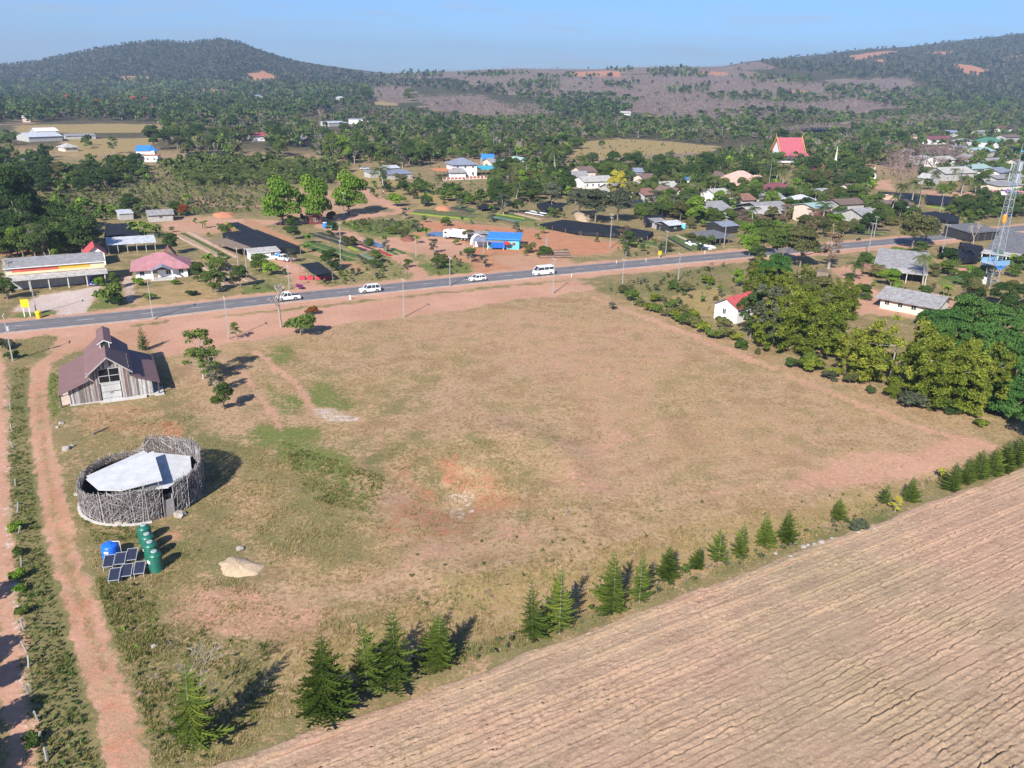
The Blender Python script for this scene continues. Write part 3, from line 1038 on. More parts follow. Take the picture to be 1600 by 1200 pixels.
def pine_meshes(name, seed, tiers=17, nb=10, R=.24, bottom=.07, sparse=0.0):
    rng = random.Random(seed)
    tb = MB()
    tb.path([Vector((0, 0, -.02)), Vector((0, 0, .5)), Vector((0, 0, 1))], [.010, .006, .002], 7)
    tr = tb.mesh(name + "_trunk", True)
    lop = rng.uniform(0, 6.28)
    V, F, T = [], [], []
    def quad(a, b, c, d, t):
        o = len(V)
        V.extend([a, b, c, d])
        F.append((o, o + 1, o + 2, o + 3))
        T.append(t)
    for k in range(tiers):
        f = k / (tiers - 1)
        z = bottom + (1 - bottom) * (f ** .92)
        Lb = (R * (1 - f) ** .85 + .018) * (1 if k else .85)
        cnt = max(4, int(nb * (1 - .4 * f)))
        for i in range(cnt):
            if rng.random() < sparse * (1 - f): continue
            a = 2 * math.pi * (i + .5 * (k % 2)) / cnt + rng.uniform(-.18, .18)
            out = Vector((math.cos(a), math.sin(a), 0))
            side = Vector((-math.sin(a), math.cos(a), 0))
            L = Lb * rng.uniform(.68, 1.18) * (1 + .28 * math.cos(a - lop))
            rise = .32 + .45 * f
            tone = rng.uniform(0, .7)
            pt = lambda u: Vector((0, 0, z)) + out * L * u + Vector((0, 0, L * (rise * u * u - .16 * u)))
            m = 6
            for j in range(m):
                u0, u1 = .03 + .97 * j / m, .03 + .97 * (j + 1) / m
                p0, p1 = pt(u0), pt(u1)
                w = L * .24 * math.sin(math.pi * min(.93, (u0 * .80 + .22)))
                for s in (-1, 1):
                    tip = p0 + side * s * w + (p1 - p0) * 1.2 + Vector((0, 0, w * .22))
                    mid = p0.lerp(p1, .55)
                    quad(p0, mid, tip, p0 + side * s * w * .55 + (p1 - p0) * .2, min(1, tone + rng.uniform(0, .3)))
                # a standing row of needles, so the plume has body from every side
                quad(p0 - Vector((0, 0, L * .035)), p1 - Vector((0, 0, L * .03)), p1 + Vector((0, 0, L * .05)), p0 + Vector((0, 0, L * .07)), min(1, tone + rng.uniform(0, .3)))
    return npmesh(name + "_crown", [tuple(v) for v in V], F, T), tr

def banana_mesh(name, seed):
    rng = random.Random(seed)
    V, F, T = [], [], []
    for st in range(4):
        ox, oy = rng.uniform(-.22, .22), rng.uniform(-.22, .22)
        hh = rng.uniform(.35, .6)
        for i in range(7):
            a = rng.uniform(0, 6.28)
            out = Vector((math.cos(a), math.sin(a), 0))
            side = Vector((-math.sin(a), math.cos(a), 0))
            p, ang = Vector((ox, oy, hh)), rng.uniform(.6, 1.3)
            L = rng.uniform(.38, .5)
            prev = None
            t = rng.uniform(0, 1)
            for k in range(6):
                w = .075 * math.sin(math.pi * (k + .3) / 5.6)
                row = (p - side * w, p + side * w)
                if prev:
                    o = len(V)
                    V += [prev[0], prev[1], row[1], row[0]]
                    F.append((o, o + 1, o + 2, o + 3)); T.append(t)
                prev = row
                p = p + (out * math.cos(ang) + Vector((0, 0, math.sin(ang)))) * L / 5
                ang -= .42
        for s in range(3):
            o = len(V)
            a = s * 2.1
            V += [Vector((ox + .02 * math.cos(a), oy + .02 * math.sin(a), 0)), Vector((ox + .02 * math.cos(a + 2.1), oy + .02 * math.sin(a + 2.1), 0)),
                  Vector((ox + .015 * math.cos(a + 2.1), oy + .015 * math.sin(a + 2.1), hh)), Vector((ox + .015 * math.cos(a), oy + .015 * math.sin(a), hh))]
            F.append((o, o + 1, o + 2, o + 3)); T.append(.3)
    return npmesh(name, [tuple(v) for v in V], F, T)

LM = {'dark': leafmat("dark_leaves", (.026, .052, .016), (.070, .105, .030)),
      'mid': leafmat("mid_green_leaves", (.048, .084, .020), (.115, .155, .036)),
      'bright': leafmat("bright_leaves", (.080, .150, .018), (.170, .250, .035), .15),
      'olive': leafmat("olive_leaves", (.075, .085, .030), (.135, .130, .050)),
      'grey': leafmat("grey_green_leaves", (.050, .062, .035), (.105, .115, .070)),
      'bamboo': leafmat("bamboo_leaves", (.050, .082, .012), (.225, .245, .036), .2),
      'lush': leafmat("lush_leaves", (.035, .085, .022), (.075, .150, .035), .15),
      'palm': leafmat("palm_leaves", (.050, .075, .022), (.120, .140, .045)),
      'pine': leafmat("pine_needles", (.040, .070, .014), (.115, .145, .024), .3, .15),
      'rust': leafmat("rust_leaves", (.20, .055, .02), (.30, .10, .03)),
      'orange': leafmat("orange_blossom", (.42, .07, .015), (.60, .14, .03)),
      'purple': leafmat("purple_blossom", (.16, .04, .13), (.30, .09, .24)),
      'brown': leafmat("brown_leaves", (.13, .09, .055), (.21, .155, .10)),
      'yellow': leafmat("yellow_leaves", (.26, .24, .03), (.42, .38, .06))}
BARK = mat("bark", (.20, .165, .125), .9, .3, 6, bump=.4)
BARKG = mat("grey_bark", (.36, .32, .28), .9, .3, 6, bump=.4)
BARKP = mat("pine_bark", (.25, .22, .19), .9, .3, 6)
TWIG = mat("bare_twigs", (.33, .275, .235), .9, .25, 4, objvar=.2)
TWIGB = mat("brown_twigs", (.21, .15, .125), .9, .25, 4, objvar=.25)

PROT = {}
def mk(kind, shape, seeds, n, size, **kw):
    L = []
    for s in seeds:
        c, C = crown_mesh(kind + "_crown", shape, s, n, size)
        L.append((c, trunk_mesh(kind + "_trunk", C, s, **kw)))
    PROT[kind] = L
mk('round', 'round', (1, 2, 3, 4), 4600, .0235, h0=.26)
mk('spread', 'spread', (5, 6, 7), 5400, .0255, r=.024, h0=.28)
mk('tall', 'tall', (8, 9, 10), 2800, .023, h0=.5, r=.018)
mk('open', 'open', (11, 12, 13), 2200, .022, h0=.28, limbs=12)
mk('bamboo', 'bamboo', (14, 15, 16), 12500, .022, h0=.5, r=.008, limbs=20)
mk('full', 'shrub', (61, 62, 63, 64), 4600, .030, h0=.15, r=.03, limbs=6)
mk('shrub', 'shrub', (17, 18, 19), 1300, .07, h0=.2, r=.03, limbs=4)
PROT['bare'] = [(None, bare_mesh("bare_tree_branches", s, 5)) for s in (21, 22, 23)]
PROT['sparse_bare'] = [(None, bare_mesh("bare_tree_branches", s, 5, .8, .2, .006, .0016)) for s in (24,)]
PROT['palm'] = [palm_meshes("coconut_palm", s) for s in (31, 32, 33)]
PROT['oil_palm'] = [palm_meshes("oil_palm", s, .36, 24, .52, .85, .05, True) for s in (34, 35)]
PROT['pine'] = [pine_meshes("pine", 41), pine_meshes("pine", 42, 18, 11, .26), pine_meshes("pine", 43, 15, 9, .22), pine_meshes("pine", 44, 15, 9, .25, .1, .25), pine_meshes("pine", 45, 14, 8, .25, .12, .22), pine_meshes("pine", 46, 19, 9, .23, .06, .12), pine_meshes("pine", 47, 16, 12, .27, .05, .06)]
PROT['banana'] = [(banana_mesh("banana_leaves", s), None) for s in (51, 52)]

NAMEOF = {'full': 'bushy_tree', 'round': 'broadleaf_tree', 'spread': 'spreading_tree', 'tall': 'tall_tree', 'open': 'open_tree', 'bamboo': 'bamboo_clump', 'shrub': 'shrub',
          'bare': 'bare_tree', 'sparse_bare': 'bare_tree', 'palm': 'coconut_palm', 'oil_palm': 'oil_palm', 'pine': 'norfolk_pine', 'banana': 'banana_plant'}
CATOF = {'bamboo': 'bamboo', 'shrub': 'shrub', 'palm': 'palm tree', 'oil_palm': 'palm tree', 'pine': 'pine tree', 'banana': 'banana plant'}
prng = random.Random(5)
def plant(kind, lm, x, y, h, label, group=None, w=1.0, z=None, variant=None, bark=None):
    """one plant: an empty at the foot with a crown and a trunk as children"""
    v = PROT[kind][variant if variant is not None else prng.randrange(len(PROT[kind]))]
    z = zat(x, y) if z is None else z
    r = thing(NAMEOF[kind], label, CATOF.get(kind, 'tree'), (x, y, z), prng.uniform(0, 6.28), group)
    r.scale = (h * w, h * w, h)
    if kind == 'pine':
        r.rotation_euler.x, r.rotation_euler.y = prng.uniform(-.05, .05), prng.uniform(-.05, .05)
    if v[0] is not None:
        c = bpy.data.objects.new('crown' if kind not in ('banana',) else 'leaves', v[0])
        col.objects.link(c)
        if not v[0].materials: v[0].materials.append(None)
        c.material_slots[0].link = 'OBJECT'
        c.material_slots[0].material = LM[lm]
        c.parent = r
    if v[1] is not None:
        t = bpy.data.objects.new('trunk' if v[0] is not None else 'branches', v[1])
        col.objects.link(t)
        if not v[1].materials: v[1].materials.append(None)
        t.material_slots[0].link = 'OBJECT'
        t.material_slots[0].material = bark or ((TWIGB if lm == 'brown' else TWIG) if v[0] is None else (BARKP if kind == 'pine' else BARKG if kind in ('palm', 'bamboo', 'open') else BARK))
        t.parent = r
    return r
# ------------------------------------------------------------------ building materials
WHITE = mat("white_wall", (.74, .73, .70), .8, .08, .8)
CREAM = mat("cream_wall", (.62, .55, .44), .85, .12, .8)
GREYW = mat("grey_wall", (.38, .37, .35), .9, .2, 1)
PINKW = mat("pink_wall", (.60, .46, .38), .85, .12, 1)
TURQ = mat("turquoise_wall", (.12, .50, .56), .7, .12, 1)
DARKIN = mat("dark_interior", (.03, .03, .032), .9, .3, 1)  # near-black: interior shade put into the colour; also black netting and handles
GLASS = mat("window_glass", (.035, .042, .05), .15, .1, 1, spec=.5)
FRAME = mat("window_frame", (.66, .65, .62), .6, .08, 2)
WOODP = mat("wooden_post", (.22, .17, .13), .9, .25, 5)
CONC = mat("concrete", (.47, .45, .42), .9, .18, 2)
STEEL = mat("galvanised_steel", (.62, .64, .66), .45, .12, 3, metal=.55)
RF = {'grey': mat("grey_sheet_roof", (.27, .265, .265), .75, 0.32, 1.1, wave=1.5, stain=(.15, .09, .06)), 'dgrey': mat("dark_grey_roof", (.145, .145, .155), .8, 0.32, 1.1, wave=1.5, stain=(.10, .07, .055)),
      'silver': mat("silver_sheet_roof", (.50, .52, .55), .5, 0.24, 1.1, wave=1.5, stain=(.22, .15, .11)), 'white': mat("white_sheet_roof", (.70, .70, .69), .6, 0.20, 1.1, wave=1.5, stain=(.40, .34, .29)),
      'rust': mat("rusty_roof", (.24, .125, .09), .8, 0.32, 1.1, wave=1.5, stain=(.10, .06, .05)), 'brown': mat("brown_roof", (.17, .115, .095), .8, 0.32, 1.1, wave=1.5, stain=(.08, .06, .05)),
      'pink': mat("pink_roof", (.40, .185, .20), .7, .13, .6, wave=2.0, stain=(.26, .13, .13)), 'red': mat("red_roof", (.47, .085, .085), .7, 0.22, 1.1, wave=1.5, stain=(.25, .06, .05)), 'temple': mat("temple_red_roof", (.40, .10, .12), .6, 0.18, 1.1, wave=1.5),
      'maroon': mat("maroon_roof", (.20, .065, .075), .7, 0.25, 1.1, wave=1.5, stain=(.10, .04, .04)), 'orange': mat("orange_roof", (.53, .205, .085), .75, 0.28, 1.1, wave=1.5, stain=(.26, .12, .07)),
      'blue': mat("blue_roof", (.045, .21, .55), .55, 0.22, 1.1, wave=1.5), 'slate': mat("blue_grey_roof", (.215, .24, .30), .65, 0.24, 1.1, wave=1.5, stain=(.13, .12, .13)),
      'turq': mat("turquoise_roof", (.06, .36, .46), .55, 0.22, 1.1, wave=1.5), 'mint': mat("mint_roof", (.30, .41, .375), .6, 0.20, 1.1, wave=1.5),
      'green': mat("green_roof", (.07, .20, .14), .65, 0.22, 1.1, wave=1.5), 'thatch': mat("thatch_roof", (.21, .155, .11), .95, .35, 3), 'cement': mat("pale_cement_roof", (.40, .385, .36), .85, 0.30, 1.1, wave=1.5, stain=(.20, .155, .12)),
      'tan': mat("tan_roof", (.52, .34, .24), .8, 0.28, 1.1, wave=1.5), 'salmon': mat("salmon_roof", (.58, .36, .29), .8, 0.24, 1.1, wave=1.5)}
BLOCK = []          # (x, y, r) where no wild tree may stand
NEAR = []           # (x, y, r, short name) of buildings, for the labels of trees beside them
import re
def short(lb):
    return re.split(r' (?:behind|beside|in front|left of|right of|at the|among|above|between|by the|near|under|below|over|on the|beyond|just|in the|next|facing|touching|across|along|standing|far|end of|round) ', lb + ' ')[0].strip()

def roof_mb(kind, W, D, h, rise, e):
    mb = MB()
    t = .12
    if kind == 'gable_x':
        k = rise / (D / 2)
        ze = h - k * e
        mb.slab([(-e, -e, ze), (W + e, -e, ze), (W + e, D / 2, h + rise), (-e, D / 2, h + rise)], t)
        mb.slab([(-e, D / 2 + .003, h + rise), (W + e, D / 2 + .003, h + rise), (W + e, D + e, ze), (-e, D + e, ze)], t)
    elif kind == 'gable_y':
        k = rise / (W / 2)
        ze = h - k * e
        mb.slab([(-e, -e, ze), (W / 2, -e, h + rise), (W / 2, D + e, h + rise), (-e, D + e, ze)], t)
        mb.slab([(W / 2 + .003, -e, h + rise), (W + e, -e, ze), (W + e, D + e, ze), (W / 2 + .003, D + e, h + rise)], t)
    elif kind == 'hip':
        q = min(W, D) / 2
        ze = h - e * rise / q
        a, b, c, d = (-e, -e, ze), (W + e, -e, ze), (W + e, D + e, ze), (-e, D + e, ze)
        if W >= D:
            r0, r1 = (q, D / 2, h + rise), (W - q + .02, D / 2, h + rise)
            fs = [[a, b, r1, r0], [b, c, r1], [c, d, r0, r1], [d, a, r0]]
        else:
            r0, r1 = (W / 2, q, h + rise), (W / 2, D - q + .02, h + rise)
            fs = [[a, b, r0], [b, c, r1, r0], [c, d, r1], [d, a, r0, r1]]
        for f in fs: mb.add(f, [tuple(range(len(f)))])
        mb.slab([(a[0], a[1], ze - .004), (b[0], b[1], ze - .004), (c[0], c[1], ze - .004), (d[0], d[1], ze - .004)], .14)
    elif kind == 'shed':            # low at the front
        mb.slab([(-e, -e, h - .1), (W + e, -e, h - .1), (W + e, D + e, h + rise), (-e, D + e, h + rise)], t)
    elif kind == 'shedb':           # low at the back
        mb.slab([(-e, -e, h + rise), (W + e, -e, h + rise), (W + e, D + e, h - .1), (-e, D + e, h - .1)], t)
    return mb

def frame_of(A, B):
    a, b = P(*A), P(*B)
    u = b - a
    u.z = 0
    W = u.length
    return a, W, math.atan2(u.y, u.x)

def window(parent, x, z, w, h, y=0.0, frm=None, side=None):
    """frame with a pane set back in it, on the front (y) or on a side wall (x fixed)"""
    f, g = MB(), MB()
    o, d = .05, .06
    if side is None:
        for a in ((x, z, x + w, z + .08), (x, z + h - .08, x + w, z + h), (x, z + .08, x + .07, z + h - .08), (x + w - .07, z + .08, x + w, z + h - .08), (x + w / 2 - .03, z + .08, x + w / 2 + .03, z + h - .08)):
            f.box(a[0], y - d, a[1], a[2], y + .02, a[3])
        g.box(x + .03, y - d + .03, z + .03, x + w - .03, y + .015, z + h - .03)
    else:
        X, sg = side
        for a in ((x, z, x + w, z + .08), (x, z + h - .08, x + w, z + h), (x, z + .08, x + .07, z + h - .08), (x + w - .07, z + .08, x + w, z + h - .08)):
            f.box(min(X, X + sg * d), a[0], a[1], max(X, X + sg * d), a[2], a[3])
        g.box(min(X, X + sg * (d - .03)), x + .03, z + .03, max(X, X + sg * (d - .03)), x + w - .03, z + h - .03)
    fo = f.build('window', frm or FRAME, parent)
    g.build('pane', GLASS, fo)

def house(name, label, A, B, D, h, roof, rise, rm, wm=None, e=.5, win=0, door=None, cat='house', group=None, posts=0, sidewin=0, W=None, stor=1, base=0, back=True, winz=.95):
    a, W0, rz = frame_of(A, B)
    W = W or W0
    t = thing(name, label, cat, a, rz, group)
    NEAR.append((a.x + math.cos(rz) * W / 2 - math.sin(rz) * D / 2, a.y + math.sin(rz) * W / 2 + math.cos(rz) * D / 2, max(W, D) * .62 + 7, short(label)))
    BLOCK.append((a.x + math.cos(rz) * W / 2 - math.sin(rz) * D / 2, a.y + math.sin(rz) * W / 2 + math.cos(rz) * D / 2, max(W, D) * .5 + .8))
    dd = math.hypot(a.x, a.y)
    if dd > 520 and a.x < 60:        # keep the sight line to the far houses as open as the photo shows it
        BLOCK.extend([(a.x * (1 - k / dd), a.y * (1 - k / dd), 10) for k in range(12, 125, 13)])
    rmat = RF[rm] if isinstance(rm, str) else rm
    if wm is not None:
        mb = MB()
        z0 = -.3
        mb.add([(0, 0, z0), (W, 0, z0), (W, D, z0), (0, D, z0), (0, 0, h), (W, 0, h), (W, D, h), (0, D, h)], [(0, 1, 5, 4), (1, 2, 6, 5), (2, 3, 7, 6), (3, 0, 4, 7)])
        if roof == 'gable_x':
            mb.add([(0, 0, h), (0, D, h), (0, D / 2, h + rise - .02)], [(0, 2, 1)])
            mb.add([(W, 0, h), (W, D, h), (W, D / 2, h + rise - .02)], [(0, 1, 2)])
        if roof == 'gable_y':
            mb.add([(0, 0, h), (W, 0, h), (W / 2, 0, h + rise - .02)], [(0, 1, 2)])
            mb.add([(0, D, h), (W, D, h), (W / 2, D, h + rise - .02)], [(0, 2, 1)])
        if roof in ('shed', 'shedb'):
            hb = h + rise - .15
            if roof == 'shed':
                mb.add([(0, 0, h), (0, D, h), (0, D, hb), (W, 0, h), (W, D, h), (W, D, hb)], [(0, 2, 1), (3, 4, 5), (1, 2, 5, 4)])
            else:
                mb.add([(0, 0, h), (0, D, h), (0, 0, hb), (W, 0, h), (W, D, h), (W, 0, hb)], [(0, 2, 1), (3, 4, 5), (0, 3, 5, 2)])
        mb.build('wall', wm, t)
        for s in range(stor):
            zz = winz + s * 3.0
            for i in range(win):
                x = W * (i + .5) / win - .55
                if door is not None and s == 0 and i == door: continue
                window(t, x, zz, 1.1, 1.15)
            for i in range(sidewin):
                y = D * (i + .5) / sidewin - .5
                window(t, y, zz, 1.0, 1.15, side=(W, 1))
        if door is not None:
            x = W * (door + .5) / max(win, 1) - .5
            dm = MB().box(x, -.06, 0, x + 1.0, .02, 2.1)
            dd = dm.build('door', WOODP, t)
            MB().box(x + .82, -.12, .98, x + .9, -.06, 1.06).build('handle', STEEL, dd)
    if posts:
        for yy, hh in ((0.05, h - .12), (D - .05, (h + (rise if roof == 'shed' else 0)) - .12)):
            if roof == 'shedb': hh = h + rise - .15 if yy < 1 else h - .2
            for i in range(posts):
                x = .1 + (W - .2) * i / max(1, posts - 1)
                MB().box(x - .07, yy - .07, -.3, x + .07, yy + .07, hh).build('post', CONC if rm in ('silver', 'white') else WOODP, t)
    roof_mb(roof, W, D, h, rise, e).build('roof', rmat, t)
    return t, W, rz

# ------------------------------------------------------------------ the weathered barn
def plank_mat():
    m, n, l, b = newmat("weathered_plank")
    oi = n.new("ShaderNodeObjectInfo")
    r = n.new("ShaderNodeValToRGB")
    r.color_ramp.interpolation = 'CONSTANT'
    e = r.color_ramp.elements
    e[0].position, e[0].color = 0, (.16, .135, .12, 1)
    e[1].position, e[1].color = .25, (.30, .27, .255, 1)
    for p, c in ((.45, (.46, .44, .42)), (.62, (.21, .13, .11)), (.75, (.58, .56, .54)), (.88, (.34, .28, .25))):
        k = e.new(p); k.color = (*(v * .82 for v in c), 1)
    l.new(oi.outputs['Random'], r.inputs[0])
    tc = n.new("ShaderNodeTexCoord")
    mp = n.new("ShaderNodeMapping")
    mp.inputs['Scale'].default_value = (6, 6, .7)
    l.new(tc.outputs['Object'], mp.inputs[0])
    no = nnoise_t(n, l, mp.outputs[0], 1.6)
    mr = n.new("ShaderNodeMapRange")
    mr.inputs[1].default_value, mr.inputs[2].default_value, mr.inputs[3].default_value, mr.inputs[4].default_value = .3, .7, .55, 1.35
    l.new(no, mr.inputs[0])
    vm = n.new("ShaderNodeVectorMath"); vm.operation = 'SCALE'
    l.new(r.outputs[0], vm.inputs[0]); l.new(mr.outputs[0], vm.inputs['Scale'])
    l.new(vm.outputs[0], b.inputs['Base Color'])
    b.inputs['Roughness'].default_value = .9
    return m
def nnoise_t(n, l, vec, sc, det=6, ro=.65):
    x = n.new("ShaderNodeTexNoise")
    x.inputs['Scale'].default_value, x.inputs['Detail'].default_value, x.inputs['Roughness'].default_value = sc, det, ro
    l.new(vec, x.inputs['Vector'])
    return x.outputs[0]
PLANK = plank_mat()
BROOF = mat("barn_roof_sheet", (.185, .108, .100), .65, .12, .6, spec=.3, wave=1.4)
BTRIM = mat("barn_white_trim", (.62, .60, .58), .7, .1, 2)
def barn():
    C = Vector((-59.75, 111.55, 0))
    rz = math.atan2(.46, .888)
    t = thing('barn', 'tall weathered plank barn with brown metal roof and lean-to aisles beside the dirt track', 'barn', C, rz)
    BLOCK.append((C.x - 3, C.y + 6, 11))
    D, e0, pk, xl, xr = 12.6, 4.75, 7.0, -2.68, 2.72
    ol, orr, zi, zo = -5.67, 5.67, 3.55, 2.35
    def front_h(x):
        if x < xl: return zo + (zi - zo) * (x - ol) / (xl - ol)
        if x > xr: return zo + (zi - zo) * (orr - x) / (orr - xr)
        return pk - .1 - (pk - e0) * abs(x - .02) / 2.7
    inner = MB().box(ol + .06, .1, 0, orr - .06, D - .1, zo - .1)
    inner.box(xl + .06, .1, zo - .1, xr - .06, D - .1, e0 - .1)
    w = inner.build('wall', DARKIN, t)
    rng = random.Random(3)
    def plank(x0, x1, z0, f, y0=0.0, y1=.06, axis='x'):
        if axis == 'x':
            lo = [(x0, y0, z0), (x1, y0, z0), (x1, y1, z0), (x0, y1, z0)]
            hi = [(x0, y0, f(x0)), (x1, y0, f(x1)), (x1, y1, f(x1)), (x0, y1, f(x0))]
        else:
            lo = [(y0, x0, z0), (y1, x0, z0), (y1, x1, z0), (y0, x1, z0)]
            hi = [(y0, x0, f(x0)), (y1, x0, f(x0)), (y1, x1, f(x1)), (y0, x1, f(x1))]
        MB().hexa(lo, hi).build('plank', PLANK, w)
    x = ol
    while x < orr - .05:
        ww = rng.uniform(.12, .21)
        x1 = min(x + ww - .012, orr)
        pr = rng.uniform(0, .03)
        for cut in (xl, xr):
            if x < cut < x1: x1 = cut
        mid = (x + x1) / 2
        if -1.45 < mid < 1.45:
            plank(x, x1, 5.02, front_h, -.03 - pr, .06)
        else:
            plank(x, x1, .12 + rng.uniform(-.06, .03), (lambda q: front_h(q)), -.03 - pr, .06)
        x = x1 + .012
    for X in (ol, orr - .06):
        y = .07
        while y < D:
            y1 = min(y + rng.uniform(.25, .4), D)
            plank(y, y1 - .015, .1, lambda q: zo - .02, X, X + .06, 'y')
            y = y1
    for X in (xl - .06, xr):
        y = -.02
        while y < D:
            y1 = min(y + rng.uniform(.3, .45), D)
            plank(y, y1 - .015, zi - .05, lambda q: e0 - .03, X, X + .06, 'y')
            y = y1
    # big upper window of two by two dark panes, over a pale double door
    wf = MB()
    for a in ((-1.45, 2.75, 1.45, 2.87), (-1.45, 4.9, 1.45, 5.0), (-1.45, 2.87, -1.36, 4.9), (1.36, 2.87, 1.45, 4.9), (-.045, 2.87, .045, 4.9), (-1.36, 3.82, -.045, 3.9), (.045, 3.82, 1.36, 3.9)):
        wf.box(a[0], -.05, a[1], a[2], .05, a[3])
    wo = wf.build('window', mat("grey_frame", (.40, .39, .37), .8, .15, 3), t)
    for (a, b_) in ((-1.36, 2.87), (.045, 2.87), (-1.36, 3.9), (.045, 3.9)):
        MB().box(a, .02, b_, a + 1.315, .045, b_ + (.95 if b_ < 3 else 1.0)).build('pane', mat("barn_glass", (.012, .013, .015), .25, .2, 1), wo)
    pale = mat("bleached_door", (.43, .43, .41), .9, .22, 1.3, streak=True)
    for s, x0 in ((0, -1.3), (1, .005)):
        d = MB().box(x0, -.06, .1, x0 + 1.29, .05, 2.72).build('door', pale, t)
        MB().box(x0 + (1.12 if s == 0 else .08), -.11, 1.1, x0 + (1.2 if s == 0 else .16), -.06, 1.35).build('handle', DARKIN, d)
        for zz in (.35, 1.35, 2.4):
            MB().box(x0 + .06, -.085, zz, x0 + 1.23, -.06, zz + .12).build('batten', PLANK, d)
    # roofs
    rf = MB()
    f, bk = -.95, D + .75
    k = (pk - e0) / 2.7
    rf.slab([(-3.15, f, pk - k * 3.15), (.0, f, pk), (.0, bk, pk), (-3.15, bk, pk - k * 3.15)], .1)
    rf.slab([(.004, f, pk), (3.2, f, pk - k * 3.2), (3.2, bk, pk - k * 3.2), (.004, bk, pk)], .1)
    rf.build('roof', BROOF, t)
    s = (zi - zo) / (xl - ol)
    rl = MB().slab([(-7.0, f + .3, zo - s * 1.33 + .1), (xl - .07, f + .3, zi + .12), (xl - .07, bk, zi + .12), (-7.0, bk, zo - s * 1.33 + .1)], .08)
    rl.build('aisle_roof', BROOF, t)
    MB().slab([(xr + .07, f + .3, zi + .12), (6.75, f + .3, zo - s * 1.08 + .1), (6.75, bk, zo - s * 1.08 + .1), (xr + .07, bk, zi + .12)], .08).build('aisle_roof', BROOF, t)
    for (x0, z0, x1, z1) in ((-3.15, pk - k * 3.15, 0, pk), (0, pk, 3.2, pk - k * 3.2)):
        MB().hexa([(x0, f - .02, z0 - .22), (x1, f - .02, z1 - .22), (x1, f + .03, z1 - .22), (x0, f + .03, z0 - .22)],
                  [(x0, f - .02, z0 + .02), (x1, f - .02, z1 + .02), (x1, f + .03, z1 + .02), (x0, f + .03, z0 + .02)]).build('barge_board', mat("barge_board_grey", (.33, .31, .30), .8, .2, 3), t)
    # raised ridge vent on the rear half
    v = MB()
    y0, y1 = 5.2, bk + .1
    v.box(-.55, y0 + .2, pk - .5, .55, y1 - .2, pk + .38)
    vo = v.build('ridge_vent', DARKIN, t)
    MB().slab([(-1.0, y0, pk + .28), (0, y0, pk + .82), (0, y1, pk + .82), (-1.0, y1, pk + .28)], .07).slab([(.004, y0, pk + .82), (1.0, y0, pk + .28), (1.0, y1, pk + .28), (.004, y1, pk + .82)], .07).build('vent_roof', BROOF, vo)
    tr = MB()
    for sx in (-1, 1):
        tr.hexa([(sx * 1.02, y0 - .03, pk + .16), (0, y0 - .03, pk + .70), (0, y0 + .02, pk + .70), (sx * 1.02, y0 + .02, pk + .16)] if sx < 0 else [(0, y0 - .03, pk + .70), (1.02, y0 - .03, pk + .16), (1.02, y0 + .02, pk + .16), (0, y0 + .02, pk + .70)],
                [(sx * 1.02, y0 - .03, pk + .30), (0, y0 - .03, pk + .84), (0, y0 + .02, pk + .84), (sx * 1.02, y0 + .02, pk + .30)] if sx < 0 else [(0, y0 - .03, pk + .84), (1.02, y0 - .03, pk + .30), (1.02, y0 + .02, pk + .30), (0, y0 + .02, pk + .84)])
        tr.box(sx * .62 - .05, y0 + .1, pk - .45, sx * .62 + .05, y0 + .19, pk + .4)
    tr.build('vent_trim', BTRIM, vo)
    MB().box(-3.0, -.14, 4.35, -2.72, -.03, 4.62).build('lamp', BTRIM, t)
    for x0 in (-6.75, 6.45):
        for yy in (-.4, 4.2, 8.6, 12.4):
            MB().box(x0 - .09, yy - .09, -.3, x0 + .09, yy + .09, zo - s * 1.1 + .02).build('post', mat("dark_post", (.075, .06, .05), .9, .3, 4), t)
    MB().box(-5.6, -.3, -.2, 6.4, D, .1).box(5.75, -.9, -.2, 7.1, 2.8, .16).build('plinth', CONC, t)
    MB().box(-6.9, .5, -.2, -5.7, D, .06).build('side_walk', mat("pale_plaster", (.58, .46, .38), .9, .12, 1), t)
    MB().hexa([(-1.7, -1.0, 0), (4.6, -1.2, 0), (4.6, -.5, 0), (-1.7, -.34, 0)], [(-1.7, -1.0, .14), (4.6, -1.2, .3), (4.6, -.5, .32), (-1.7, -.34, .16)]).build('ramp', CONC, t)
barn()

